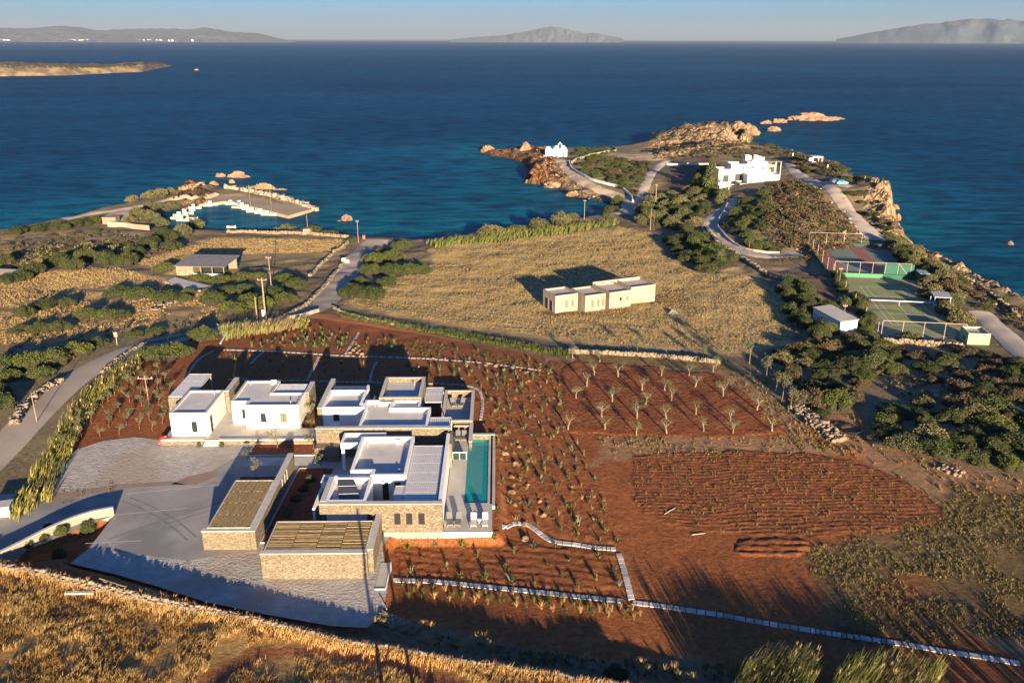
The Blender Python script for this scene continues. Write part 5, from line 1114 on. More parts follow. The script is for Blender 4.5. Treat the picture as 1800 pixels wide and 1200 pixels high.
fill([(1490,345),(1525,335),(1545,380),(1560,400),(1590,425),(1560,425),(1520,390)], 5, (1.6,2.8), (1,1.8), ['green','heath','darkgreen'], 'bush between the lane and the sunlit cliff', 'scrub beside the cliff lane', 40)
fill([(1140,262),(1250,262),(1380,262),(1370,275),(1260,278),(1180,275)], 8, (1.8,3.2), (.8,1.4), ['heath','darkgreen','heath'], 'low cushion bush behind the white house', 'heath behind the white house', 41)
fill([(1135,245),(1180,228),(1240,220),(1260,232),(1200,245),(1150,255)], 9, (1.6,3), (.7,1.2), ['heath','green','olive'], 'cushion bush on top of the rocky headland', 'scrub on the rocky headland', 42)
fill([(1565,425),(1600,432),(1640,470),(1690,520),(1710,575),(1680,570),(1650,540),(1610,490)], 4.2, (2,3.2), (2.5,4), ['olive','darkgreen','olive','heath'], 'wind-bent tree right of the courts', 'trees right of the tennis courts', 43, name='tree', cat='tree')
fill([(1660,475),(1700,490),(1780,540),(1830,590),(1790,575),(1730,545)], 5, (1.6,2.8), (.8,1.5), ['green','heath','darkgreen'], 'low coastal bush beyond the court trees', 'scrub on the right coast', 44)
fill([(1455,490),(1475,485),(1520,545),(1550,590),(1530,600),(1490,545)], 3.6, (1.5,2.3), (1.6,2.6), ['darkgreen','green'], 'bush along the left side of the tennis courts', 'bushes left of the tennis courts', 45)
fill([(1370,505),(1400,495),(1450,535),(1465,575),(1440,595),(1395,560)], 4, (2,3), (2.2,3.4), ['darkgreen','green','darkgreen'], 'tree in the row left of the white shed', 'trees left of the white shed', 46, name='tree', cat='tree')
fill([(1375,620),(1430,605),(1500,600),(1560,615),(1545,640),(1530,680),(1490,715),(1440,735),(1410,700),(1370,660)], 3.5, (1.7,3.2), (1.1,3.0), ['darkgreen','green','darkgreen','olive','heath'], 'evergreen bush right of the olive grove', 'thicket right of the grove', 47)
fill([(1560,618),(1640,625),(1700,620),(1770,635),(1830,660),(1830,710),(1740,690),(1660,680),(1600,665),(1555,650)], 3.6, (1.8,2.8), (1.3,2.2), ['darkgreen','green','heath'], 'evergreen bush on the slope below the green hut', 'thicket below the green hut', 48)
fill([(1545,730),(1600,712),(1700,712),(1790,725),(1840,760),(1840,840),(1760,835),(1660,810),(1590,800),(1548,760)], 3.5, (1.7,3.3), (1.1,2.8), ['green','darkgreen','green','darkgreen','heath','olive'], 'evergreen bush in the right edge thicket', 'great thicket at the right edge', 49)
fill([(1700,680),(1830,700),(1830,730),(1700,705)], 5, (1,1.8), (.6,1.2), ['heath','green'], 'scrub bush on the strip between right thickets', 'scrub between the right thickets', 50)
many([(1600,605,44,24),(1530,605,30,18),(1560,603,26,14)], 'olive', 'pale leafed bush at the foot of the tennis fence', 'bushes at the tennis fence foot')
bush_px(1083, 1192, 50, 24, 'darkgreen', 'dark round bush in the shade at the bottom of the picture', None)
fill([(1470,590),(1500,600),(1440,620),(1400,620)], 4, (1.4,2.2), (1.4,2.2), ['olive','heath'], 'pale scrubby bush around the white shed', 'bushes round the white shed', 51)

# ------------------------------------------------------------------ trees with trunks
def crown_tree(name, seed, trunk_h, crown, leafm, nleaf, leaf, clumps, barkm, tr=.12, limbs=5, spread=1.0):
    """returns (trunk mesh, crown mesh)"""
    r_ = np.random.RandomState(seed); rr = random.Random(seed); mb = MB(); p = Vector((0, 0, -.2)); q = Vector((rr.uniform(-.15, .15), rr.uniform(-.15, .15), trunk_h*.5)); e = Vector((rr.uniform(-.3, .3)*spread, rr.uniform(-.3, .3)*spread, trunk_h))
    mb.bar(p, q, tr*1.25, barkm, 7, tr); mb.bar(q, e, tr, barkm, 7, tr*.8); tips = []
    for i in range(limbs):
        a = i/limbs*6.283+rr.uniform(-.4, .4); L = crown*rr.uniform(.55, 1.0); t = e+Vector((math.cos(a)*L*.75*spread, math.sin(a)*L*.75*spread, L*rr.uniform(.5, 1.0))); md = e+(t-e)*.5+Vector((rr.uniform(-.1, .1), rr.uniform(-.1, .1), .12))*crown
        st = q+(e-q)*rr.uniform(.3, 1); mb.bar(st, md, tr*.55, barkm, 5, tr*.4); mb.bar(md, t, tr*.4, barkm, 5, tr*.22); tips += [t, md+(t-md)*.6]
    Ps = []
    for i in range(clumps):
        c = rr.choice(tips)+Vector((rr.gauss(0, .18), rr.gauss(0, .18), rr.gauss(.05, .15)))*crown; n_ = nleaf//clumps
        d = r_.randn(n_, 3)*crown*.17; Ps.append(np.array(c[:])+d)
    v_, f_ = quads_at(np.concatenate(Ps), leaf, r_, asp=.45)
    return mb.mesh(name+'_trunk'), np_mesh(name+'_crown', v_, f_, [leafm])
def place_tree(forms, k, x, y, s, label, group=None, name='olive_tree', cat='tree', z=None):
    tm, cm = forms[k % len(forms)]; e = empty(name, (x, y, hs(x, y) if z is None else z), random.uniform(0, 6.28), label=label, cat=cat, group=group); e.scale = (s, s, s*random.uniform(.92, 1.1))
    link('trunk', tm, e); link('crown', cm, e); return e
OLIVES = [crown_tree('pruned_olive', 300+i, 1.15, 1.35, M['grey'], 260+110*(i % 3), .075, 10, M['bark'], .12, 5, .8) for i in range(6)]
rows = [('front row', [(999,755),(1063,755),(1119,765),(1173,763),(1236,759),(1288,762),(1357,758)]), ('second row', [(1058,734),(1119,736),(1172,737),(1223,729),(1283,742),(1331,722)]),
        ('third row', [(1013,701),(1076,706),(1134,712),(1180,705),(1271,697)]), ('fourth row', [(1032,680),(1129,686),(1169,687),(1221,681)]), ('fifth row', [(1044,659),(1086,663),(1163,662),(1211,661),(1254,654)]), ('back row', [(1007,630),(1054,636)])]
NTH = ['leftmost', 'second from the left', 'third from the left', 'fourth from the left', 'fifth from the left', 'sixth from the left', 'rightmost']
ki = 0
for rn, L in rows:
    for i, (a, b_) in enumerate(L):
        x, y, z = G(a, b_); nth = 'rightmost' if i == len(L)-1 else NTH[i]
        place_tree(OLIVES, ki, x, y, random.uniform(.72, .98), 'pale pruned olive tree, %s in the %s of the ploughed grove' % (nth, rn), 'transplanted olive trees in the grove'); ki += 1
YOUNG = [crown_tree('young_olive', 340+i, 1.0, .8, M['grey'], 260, .075, 8, M['stem'], .035, 4, .8) for i in range(4)]
YP = [tuple(p) for p in sample([(108,795),(150,740),(195,700),(240,655),(290,648),(300,672),(296,745),(285,765),(235,762),(170,772)], 2.1, 61, z=0, maxn=48)]
for i, (x, y) in enumerate(YP):
    place_tree(YOUNG, random.randrange(4), x, y, random.uniform(.8, 1.1), 'young olive left of the cube house, '+where(YP, i), 'young olives in the left bed')
SLIM = [crown_tree('slim_tree', 360+i, 1.6, 1.3, M['grey'] if i else M['olive'], 420, .09, 12, M['stem'], .05, 6, .45) for i in range(3)]
for i, (a, b_, s, t) in enumerate(((1279,640,1.1,'leftmost of the slim young trees along the grove edge'),(1317,640,1.5,'tallest slim young tree, at the right end of the dry stone wall'),(1347,667,1.2,'slim young tree below the tallest one, right of the grove'),(1362,690,1.1,'reddish slim young tree, third down the right grove edge'),(1374,705,1.3,'leaning slim young tree, fourth down the right grove edge'),(1389,718,1.1,'lowest slim young tree beside the right thicket'))):
    x, y, z = G(a, b_); place_tree(SLIM, i, x, y, s, t, None, 'young_tree')
for i, (a, b_) in enumerate(((1258,648),(1235,632),(1120,622),(1170,624))):
    x, y, z = G(a, b_); place_tree(SLIM, i, x, y, .8, ('small slim tree at the back right of the grove','small slim tree in front of the dry stone wall, right half','thin tree at the dry stone wall, left end','thin tree at the middle of the dry stone wall')[i], None, 'young_tree')
for (u, v, s, t) in ((-29.0,91.2,1.25,'small round olive in the dark bed beside the reed carport'),(-21.6,93.3,1.15,'bushy plant at the head of the long bed'),(-24.0,99.6,1.4,'left shrub tree before the deck wall'),(-28.6,99.8,1.3,'thin tree at the left end of the bed by the deck wall'),(-26.0,108.5,1.5,'leafy tree between the stepped white house and the middle house'),(-31.5,96.6,.9,'small spiky tree at the end of the deck bed'),(-25.4,104.6,1.2,'leafy shrub below the right corner of the stepped white house'),(-8.3,104.6,1.1,'small tree in the court behind the pool pergola')):
    x, y = UV(u, v); place_tree(YOUNG, random.randrange(4), x, y, s, t, None, 'small_tree', z=0.1 if v < 104 else 0)
for i, (u, v, s) in enumerate(((-22.6,91.2,.75),(-22.9,89.0,.65),(-23.3,86.6,.8),(-23.7,83.6,.8),(-24.0,80.8,.6))):
    x, y = UV(u, v); bush(x, y, s, s*1.15, 'olive', 'shrub in the long red bed, %s from the carport front' % ['fifth','fourth','third','second','first'][i], None, z=.15)
for i, (u, v) in enumerate(((-39.0,100.7),(-36.0,100.7))):
    x, y = UV(u, v); bush(x, y, .3, .9, 'green', ('narrow upright shrub left of the deck steps','narrow upright shrub right of the deck steps')[i], None, z=.0)
# conifer and palm by the white house
def conifer():
    r_ = np.random.RandomState(5); mb = MB(); mb.bar((0,0,-.3), (0,0,11.5), .22, M['stem'], 7, .05); Ps = []
    for t in range(13):
        z = 2+t*.72; L = 3.1*(1-t/15)
        for a in np.arange(0, 6.28, 6.28/6)+t*.4:
            tip = Vector((math.cos(a)*L, math.sin(a)*L, z+.35)); mb.bar((0, 0, z), tip, .06, M['stem'], 4, .02)
            for s in np.linspace(.25, 1, 9): Ps.append(np.array((tip.x*s, tip.y*s, z+.35*s))+r_.randn(14, 3)*(.18, .18, .10))
    v_, f_ = quads_at(np.concatenate(Ps), .16, r_, asp=.35); return mb.mesh('conifer_trunk'), np_mesh('conifer_crown', v_, f_, [M['olive']])
x, y, z = G(1249, 332); tm, cm = conifer(); e = empty('conifer', (x, y, z), label='tall tiered conifer standing left of the white house', cat='tree'); e.scale = (1.05,)*3; link('trunk', tm, e); link('crown', cm, e)
def palm(h):
    r_ = np.random.RandomState(8); mb = MB(); mb.bar((0,0,-.3), (.1,0,h), .28, M['timber'], 8, .2); V = []; F = []
    fr = MB()
    for k in range(26):
        a = k*2.4; el = r_.uniform(-.5, .9); L = 2.3; pv = Vector((.1, 0, h))
        pts = [pv+Vector((math.cos(a)*L*s, math.sin(a)*L*s, math.sin(el)*L*s-1.3*s*s)) for s in np.linspace(0, 1, 6)]; sd_ = Vector((-math.sin(a), math.cos(a), 0))
        for i in range(5):
            w0, w1 = .32*(1-abs(i/5-.4)), .32*(1-abs((i+1)/5-.4)); dn = Vector((0, 0, -.14))
            fr.poly([pts[i], pts[i+1], pts[i+1]+sd_*w1+dn, pts[i]+sd_*w0+dn], [(0,1,2,3)], M['fresh']); fr.poly([pts[i], pts[i+1], pts[i+1]-sd_*w1+dn, pts[i]-sd_*w0+dn], [(3,2,1,0)], M['fresh'])
    return mb.mesh('palm_trunk'), fr.mesh('palm_fronds')
x, y, z = G(1243, 338); tm, cm = palm(4.6); e = empty('palm_tree', (x, y, z), label='palm with yellowing fronds in front of the tiered conifer', cat='palm'); link('trunk', tm, e); link('crown', cm, e)
for i, (a, b_, s) in enumerate(((1148,398,1.5),(1143,352,1.2),(1268,466,1.3),(1317,447,1.3),(1262,332,1.2))):
    x, y, z = G(a, b_); place_tree(SLIM, i, x, y, s*1.1, ('loose tree at the near end of the grove, by the golden field','small tree at the left of the dark plot','pale tree among the dark bushes by the lane','small pale tree in the bend of the lane','slender tree below the terrace of the white house')[i], None, 'tree')

# ------------------------------------------------------------------ garden plants, one by one
def rosette(seed, n_, L, w_, mat, up=.6):
    r_ = random.Random(seed); mb = MB()
    for k in range(n_):
        a = k*2.399+r_.uniform(-.2, .2); el = up+r_.uniform(-.35, .5); l_ = L*r_.uniform(.7, 1.1); d = Vector((math.cos(a)*math.cos(el), math.sin(a)*math.cos(el), math.sin(el))); s = Vector((-math.sin(a), math.cos(a), 0))*w_
        m_ = d*l_*.5+Vector((0, 0, .04)); t = d*l_; t.z -= l_*.12
        mb.poly([Vector((0,0,0))-s*.6, Vector((0,0,0))+s*.6, m_+s, m_-s], [(0,1,2,3)], mat); mb.poly([m_-s, m_+s, t], [(0,1,2)], mat)
    return mb.mesh('plant_form')
PL_ = [rosette(i, 16, .62, .045, M['grey' if i % 3 else 'fresh'], .75) for i in range(6)]+[rosette(20+i, 26, .5, .03, M['fresh' if i % 2 else 'weed'], 1.1) for i in range(4)]+[rosette(40+i, 12, .8, .06, M['grey'], .5) for i in range(3)]
def plants(px, sp, seed, label, group, forms, sc=(.8,1.5), z=-.6, maxn=80, name='garden_plant', guard=None):
    rr = random.Random(seed); P = [tuple(p) for p in sample(px, sp, seed, z=z, maxn=maxn, guard=guard)]
    for i, (x, y) in enumerate(P):
        s = rr.uniform(*sc); fm = rr.choice(forms); kn = 'grey leafed' if fm.materials[0] is M['grey'] else 'green leafed' if fm.materials[0] is M['fresh'] else 'olive brown'; f = (s-sc[0])/(sc[1]-sc[0])
        lb = '%s %s %s, %s' % ('small' if f < .4 else 'larger', kn, label.replace('small ', '').replace('bushy green ', '').replace('garden plant', 'plant'), where(P, i))
        o = link(name, fm, loc=(x, y, hs(x, y)-.03), rz=rr.uniform(0, 6.28), label=lb, cat='plant', group=group); o.scale = (s, s, s*rr.uniform(.9, 1.5))
def clear_paths():
    pts = np.array([(o.matrix_basis.translation.x+o.parent.location.x, o.matrix_basis.translation.y+o.parent.location.y) for o in COL.objects if o.name.startswith('paving_slab')])
    return lambda x, y: ((pts[:, 0]-x)**2+(pts[:, 1]-y)**2).min() > .45
cp_ = clear_paths()
plants([(872,915),(872,760),(850,700),(900,640),(985,655),(990,740),(1045,830),(1088,950),(1040,955),(960,935),(925,915)], 1.9, 71, 'small garden plant right of the pool', 'plants right of the pool', PL_, (.8,1.7), maxn=150, guard=cp_)
plants([(700,965),(870,945),(1075,975),(1095,1040),(1000,1035),(850,1020),(700,1005)], 2.3, 72, 'small garden plant before the pool deck', 'plants before the pool deck', PL_, (.9,1.7), z=-.9, maxn=55, guard=cp_)
plants([(610,590),(760,600),(1000,640),(985,655),(900,640),(700,622),(560,615),(560,590)], 2.4, 73, 'small plant in the upper red garden', 'plants in the upper garden', PL_, (.8,1.5), z=-.4, maxn=70, guard=cp_)
plants([(700,640),(850,645),(940,658),(900,700),(850,690),(800,668),(700,660)], 2.0, 74, 'small plant behind the sunken terrace', 'plants behind the sunken terrace', PL_, (1.0,1.9), z=-.2, maxn=35, guard=cp_)
plants([(470,598),(560,575),(620,585),(600,612),(520,612),(440,612)], 1.5, 75, 'bushy green plant in the bed below the road bend', 'plants below the road bend', PL_[6:]+PL_[:2], (1.0,2.0), z=-.3, maxn=60, guard=cp_)
plants([(400,622),(640,630),(640,655),(420,655)], 2.6, 76, 'small plant in the shaded soil behind the villa', 'plants behind the villa', PL_, (.8,1.5), z=0, maxn=24, guard=cp_)
TUFTG = [rosette(60+i, 34, .75, .018, M['straw' if i % 2 else 'fresh'], 1.05) for i in range(4)]
for j, (y0, off) in enumerate(((0, 0), (9, 12), (18, 5))):
    for k in range(18):
        a = 712+off+k*23.5+random.uniform(-4, 4); b_ = 1034+y0+(a-700)*.090+random.uniform(-2, 2)
        x, y = W(a, b_, -1.0); o = link('ornamental_grass', random.choice(TUFTG), loc=(x, y, hs(x, y)), rz=random.uniform(0, 6), label='ornamental grass tuft in the rows below the long slab path', cat='grass tuft', group='ornamental grasses below the slab path'); s = random.uniform(.9, 1.3); o.scale = (s, s, s)
for i, (a, b_) in enumerate(((745,1105),(758,1108),(838,1128),(852,1127),(862,1142),(1030,1158),(1128,1165),(1140,1178),(1168,1176),(1185,1172),(1195,1186),(1218,1188),(1250,1180),(675,1105),(660,1104))):
    x, y = W(a, b_, -.5); o = link('ornamental_grass', TUFTG[1], loc=(x, y, hs(x, y)), rz=i, label='pale flowering tuft in the shaded ditch by the foreground wall', cat='grass tuft', group='tufts in the shaded ditch'); o.scale = (1.3, 1.3, 1.3)

# ------------------------------------------------------------------ grasses, stubble, reeds (nobody could count these)
def blades(name, P, n_b, h, spread, width, mat, seed, lean=(0, 0), zoff=0.0, hv=.4, extra=None, nseg=1, group=None):
    """P (n,2): tufts of thin bent blades"""
    r_ = np.random.RandomState(seed); P = np.repeat(P, n_b, 0); n_ = len(P); P = P+r_.randn(n_, 2)*spread*.35; z = height(P[:, 0], P[:, 1])+zoff if extra is None else np.repeat(extra, n_b)
    H = h*(1-hv+2*hv*r_.rand(n_)); a = r_.rand(n_)*6.283; dr = np.stack([np.cos(a), np.sin(a)], 1)*spread*(r_.rand(n_, 1))+np.array(lean)*H[:, None]
    w_ = width*(.7+.6*r_.rand(n_)); sa = r_.rand(n_)*6.283; sv = np.stack([np.cos(sa), np.sin(sa)], 1)*w_[:, None]
    b0 = np.column_stack([P-sv, z-.05]); b1 = np.column_stack([P+sv, z-.05]); md = np.column_stack([P+dr*.4+sv*.8, z+H*.62]); md0 = np.column_stack([P+dr*.4-sv*.8, z+H*.62]); tp = np.column_stack([P+dr, z+H])
    V = np.stack([b0, b1, md, md0, tp], 1).reshape(-1, 3); i = np.arange(n_)[:, None]*5
    return link(name, np_mesh(name, V, [i+np.array([[0, 1, 2, 3]]), i+np.array([[3, 2, 4]])], [mat] if not isinstance(mat, list) else mat, midx=None), kind='stuff')
def scatter(px, dens, seed, z=-2, clump=None, guard=None):
    P = np.array(PX(px, z)); r_ = np.random.RandomState(seed); x0, y0 = P.min(0); x1, y1 = P.max(0); n_ = int((x1-x0)*(y1-y0)*dens)
    C = np.column_stack([r_.uniform(x0, x1, n_), r_.uniform(y0, y1, n_)]); C = C[pip(C[:, 0], C[:, 1], P)]
    if clump: k = fbm(C[:, 0], C[:, 1], clump[0], 3); C = C[k+(r_.rand(len(C))-.5)*.2 > clump[1]]
    if guard is not None: C = C[guard(C)]
    return C
def noroad(C):
    keep_ = np.ones(len(C), bool); rv = _rv[::2]
    for s in range(0, len(C), 2000):
        c = C[s:s+2000]; m_ = (c[:, 0].min()-3 < rv[:, 0]) & (rv[:, 0] < c[:, 0].max()+3)
        if m_.any(): keep_[s:s+2000] = (((c[:, None]-rv[m_][None])**2).sum(-1)).min(1) > 4.5
    return keep_
FIELD = [(605,550),(645,510),(720,480),(770,450),(745,428),(850,412),(960,402),(1085,386),(1150,402),(1160,440),(1230,485),(1300,490),(1395,545),(1405,605),(1290,632),(1100,619),(1000,611),(900,597),(760,577)]
BH = [W(a, b_, -2.6) for a, b_ in ((950,556),(976,560),(1150,536),(1150,505),(1120,500),(950,530))]
C = scatter(FIELD, 4.6, 1, -3, guard=lambda C: ~pip(C[:, 0], C[:, 1], BH)); C = C[np.sin((C[:, 1]*.93+C[:, 0]*.36+2.2*fbm(C[:, 0], C[:, 1], 18, 2))*2.6)+RS.rand(len(C))*1.4 > .25]; blades('stubble', C, 4, .20, .38, .045, M['straw'], 2, (.3, .1))
C = scatter([(380,412),(600,416),(610,430),(565,468),(500,486),(420,482),(300,488),(240,462),(330,432)], 2.6, 3, -4.5, guard=noroad); C = C[~pip(C[:, 0], C[:, 1], PX([(300,447),(600,438),(545,485),(420,482)], -4))]; blades('dry_grass', C, 4, .24, .36, .045, M['straw'], 4, (.2, .1))
C = scatter([(-40,484),(200,462),(335,505),(415,560),(250,590),(-40,628)], 3.0, 5, -2.5, (7, .46), noroad); blades('dry_grass', C, 5, .24, .36, .045, M['straw'], 6, (.2, .1))
C = scatter([(-60,1000),(100,1025),(300,1070),(500,1108),(700,1142),(900,1175),(1060,1195),(1000,1240),(-60,1240)], 9.5, 7, 1.3); rr_ = sdist(C[:, 0], C[:, 1], PX([(330,1230),(380,1170),(450,1130),(560,1125),(700,1150),(800,1190),(900,1230)], 1.5), False)
C = C[(rr_ > 1.1) & (fbm(C[:, 0], C[:, 1], 2.6, 3) > .36)]; blades('dry_grass', C, 7, .36, .34, .02, [M['strawb']], 8, (.35, .12))
C2_ = C[(fbm(C[:, 0]+40, C[:, 1], 4, 2) > .52)]; blades('dry_grass', C2_, 6, .5, .32, .018, [M['straw']], 9, (.4, .12))
E_ = smooth_line(PX([(-60,985),(58,1010),(194,1044),(389,1082),(607,1130),(787,1160),(980,1184),(1120,1212)], 1.0), .12); rs_ = np.random.RandomState(4); E_ = np.repeat(E_, 3, 0)+rs_.randn(len(E_)*3, 2)*.45
blades('dry_grass', E_, 6, .5, .35, .02, M['straw'], 10, (.3, .15), hv=.5)
C = scatter([(1430,1010),(1420,960),(1560,925),(1660,900),(1680,855),(1850,880),(1850,1150),(1700,1110),(1640,1140),(1480,1120)], 7.5, 11, -.7, (3.5, .40)); blades('weeds', C, 6, .20, .30, .03, M['weed'], 12)
C = scatter([(1050,768),(1400,768),(1490,800),(1380,803),(1060,800)], 2.0, 13, -.7, (2, .45)); blades('weeds', C, 6, .22, .25, .04, M['weed'], 14)
C = scatter([(650,1090),(860,1138),(1000,1150),(1400,1165),(1400,1190),(1100,1188),(900,1165),(700,1130)], 5, 15, -.5, (1.5, .4)); blades('weeds', C, 7, .3, .3, .03, M['weed'], 16)
C = scatter([(1115,800),(1200,793),(1420,793),(1540,832),(1660,880),(1660,915),(1560,938),(1250,933),(1120,880)], .55, 17, -.7); blades('vine_sprouts', C, 6, .34, .18, .03, M['weed'], 18)
C = scatter([(600,551),(800,583),(1000,618),(1000,632),(800,594),(600,560)], 7, 19, -1, (2, .35)); blades('weeds', C, 7, .5, .35, .04, M['fresh'], 20)
C = scatter([(1360,740),(1500,730),(1640,815),(1800,850),(1800,890),(1640,860),(1480,800)], 1.3, 21, -.3, (3, .45)); blades('dry_grass', C, 6, .3, .3, .045, M['strawb'], 22)
C = scatter([(1280,660),(1330,650),(1480,790),(1420,800)], 2, 23, -.5, (2, .4)); blades('dry_grass', C, 6, .25, .3, .045, M['strawb'], 24)
C = scatter([(700,950),(865,946),(865,954),(700,962)], 9, 25, -.8); blades('weeds', C, 6, .3, .3, .03, M['weed'], 26)
# heath cushions: rough scrub that reads as one mass
def cushions(px, dens, seed, z, mat, r=.55, h=.5, clump=None):
    C = scatter(px, dens, seed, z, clump, noroad); r_ = np.random.RandomState(seed); n_ = len(C); zz = height(C[:, 0], C[:, 1]); k = 26
    d = r_.randn(n_, k, 3); d /= np.linalg.norm(d, axis=2)[..., None]; d[..., 2] = np.abs(d[..., 2]); rad = (r*(.6+.9*r_.rand(n_)))[:, None, None]
    P = np.concatenate([C, zz[:, None]], 1)[:, None]+d*rad*np.array((1, 1, h/r)); v_, f_ = quads_at(P.reshape(-1, 3), r*.26, r_, asp=.8)
    return link('scrub', np_mesh('scrub', v_, f_, [mat]), kind='stuff')
cushions([(1345,330),(1400,322),(1450,347),(1480,377),(1525,412),(1440,440),(1370,440),(1340,390)], .40, 31, 0, M['heath'], .8, .75)
cushions([(0,425),(200,400),(330,440),(240,465),(60,480),(0,500)], .10, 32, -5, M['heath'], .8, .6)
cushions([(0,440),(200,420),(260,450),(60,480)], .08, 33, -5, M['olive'], .9, .7)
cushions([(1140,262),(1380,262),(1480,285),(1370,285),(1180,280)], .10, 34, -3, M['heath'], .9, .7)
cushions([(1380,268),(1440,268),(1520,300),(1500,320),(1400,295)], .15, 35, 1, M['heath'], .9, .6)
cushions([(1600,435),(1700,480),(1830,560),(1830,610),(1720,540),(1640,480)], .25, 36, -3, M['heath'], .6, .5)
cushions([(1540,630),(1830,640),(1830,720),(1600,700),(1540,680)], .30, 37, 0, M['heath'], .6, .45)
cushions([(1130,250),(1240,220),(1270,235),(1180,256)], .10, 38, 0, M['heath'], .8, .5)
cushions([(0,560),(250,560),(400,560),(330,590),(0,640)], .10, 39, -1.5, M['heath'], .5, .4)
# reeds
def reeds(px, dens, h, seed, z=-1, mats=(None, None), lean=(.35, .05), w_=.05, plume=True, nb=4):
    C = scatter(px, dens, seed, z); a, b_ = mats; m_ = fbm(C[:, 0], C[:, 1], 3, 2) > .5
    blades('reeds', C[m_], nb, h, .5, w_, a or M['reedleaf'], seed+1, lean, hv=.35); blades('reeds', C[~m_], nb, h*.9, .5, w_, b_ or M['reedgreen'], seed+2, lean, hv=.35)
    if plume:
        P = C[::9]; r_ = np.random.RandomState(seed); zz = height(P[:, 0], P[:, 1])+h*(.85+.4*r_.rand(len(P))); L_ = np.column_stack([P+np.array(lean)*h, zz])
        blades('reed_plumes', L_[:, :2], 3, .38, .12, w_*.8, M['plume'], seed+3, lean, extra=zz-.2)
reeds([(10,905),(45,860),(80,800),(108,745),(140,700),(178,668),(222,638),(252,622),(245,645),(205,682),(165,725),(140,765),(125,800),(105,840),(82,885),(30,915)], 4.0, 1.35, 51, 0, nb=6)
reeds([(380,582),(450,578),(540,566),(545,580),(480,590),(400,604)], 2.2, 1.8, 53, -1)
reeds([(750,428),(850,414),(960,403),(1080,388),(1090,394),(960,416),(850,428),(765,440)], 1.4, 1.5, 55, -5.2, mats=(M['reedgreen'], M['reedgreen']), w_=.09, plume=False)
reeds([(1285,1215),(1310,1180),(1350,1165),(1425,1175),(1420,1215),(1400,1260),(1280,1260)], 11, 2.6, 57, -.6, mats=(M['reedgreen'], M['reedleaf']), w_=.022, lean=(.28, .05), nb=6)
reeds([(1450,1225),(1480,1185),(1560,1175),(1640,1195),(1650,1260),(1450,1260)], 11, 2.4, 58, -.6, mats=(M['reedgreen'], M['reedleaf']), w_=.022, lean=(.28, .05), nb=6)
reeds([(1300,1280),(1700,1270),(2000,1220),(2000,1300),(1700,1360),(1300,1370)], 1.2, 2.8, 59, -.5, w_=.06)

C = scatter([(872,915),(872,760),(850,700),(900,640),(985,655),(990,740),(1045,830),(1088,950),(960,935)], .6, 41, -.7, (2.2, .42)); blades('weeds', C, 8, .24, .28, .025, M['weed'], 42)
C = scatter([(872,915),(872,760),(850,700),(900,640),(985,655),(990,740),(1045,830),(1088,950),(960,935)], .12, 43, -.7, (2.2, .42)); blades('dry_tufts', C, 14, .45, .35, .02, M['straw'], 44)
C = scatter([(610,590),(760,600),(1000,640),(985,655),(900,640),(700,622),(560,615),(480,600),(560,575)], 1.3, 45, -.4, (2.2, .42)); blades('weeds', C, 8, .26, .3, .025, M['fresh'], 46)
C = scatter([(1110,800),(1200,790),(1420,790),(1540,830),(1670,890),(1660,920),(1560,940),(1250,935),(1115,885)], 1.6, 47, -.7, (2, .45)); blades('weeds', C, 4, .2, .25, .03, M['strawb'], 48)
for i, (a, b_, s_) in enumerate(((78,948,.7),(112,938,.8),(155,925,.9),(88,930,.6),(104,968,.8),(52,962,.7))):
    x, y = W(a, b_+8, -.7); bush(x, y, s_, s_*1.5, 'green', '%s shrub in the shaded bed below the driveway wall, counted from the right' % ['fourth','second','first','third','lowest','fifth'][i], None)
C = scatter([(20,880),(90,860),(215,850),(190,870),(90,895)], 3, 49, 0); blades('weeds', C[:0] if len(C) < 5 else C[::3], 5, .2, .3, .03, M['strawb'], 50)
# ------------------------------------------------------------------ the beige building in the field
bx, by = 8.7, 165.0; bg = hs(12, 168)-.2
B = Site('field_house', 0, 0, bg, 'long beige unfinished house of four stepped cubes standing in the golden field', 'house', rz=R(24), org=(bx, by))
for (x0, x1, y0, y1, hh) in ((0,5.15,0,5.6,3.9),(5.8,10.5,-2.0,4.2,3.8),(11.2,16.3,-2.4,4.6,3.95),(17.05,23.0,-1.2,6.6,4.1)):
    P = [(x0,y0),(x1,y0),(x1,y1),(x0,y1)]; B_o = B.o; B.o = (0, 0, bg)
    block(B, P, bg-.6, bg+hh, .35, M['beige'], M['beige'], M['beigeroof'], th=.25)
w = MB(); w.box(5.15,5.8,1.6,3.5,bg-.5,bg+3.5,M['beige']); w.box(10.5,11.2,.4,4,bg-.5,bg+3.5,M['beige']); w.box(16.3,17.05,1.2,4.5,bg-.5,bg+3.5,M['beige']); B.add('link_wall', w, kind='stuff')
w = MB(); w.box(11.2,22.8,4.6,4.9,bg+3.5,bg+4.4,M['beige']); B.add('back_parapet', w)
M['shadebeige'] = flat('shaded_recess', (.20,.15,.10), .8)  # darker beige paints the shadow in the window recesses
def bwin(x0, x1, z0, z1, v, pane_mat=None): window(B, x0, x1, bg+z0, bg+z1, v, M['beige'], pane_mat=pane_mat or M['shadebeige'])
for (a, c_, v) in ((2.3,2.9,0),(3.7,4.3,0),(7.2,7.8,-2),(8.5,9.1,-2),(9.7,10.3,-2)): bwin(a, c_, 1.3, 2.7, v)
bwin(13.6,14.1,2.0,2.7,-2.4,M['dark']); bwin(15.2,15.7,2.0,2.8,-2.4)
for (y0, y1) in ((1.2,2.2),(3.2,4.3)):
    f = MB(); f.box(-.04,.02,y0-.08,y1+.08,bg+.3,bg+2.6,M['beige']); o = B.add('door', f); f = MB(); f.box(-.06,-.045,y0,y1,bg+.32,bg+2.5,M['dark']); B.add('pane', f, parent=o)
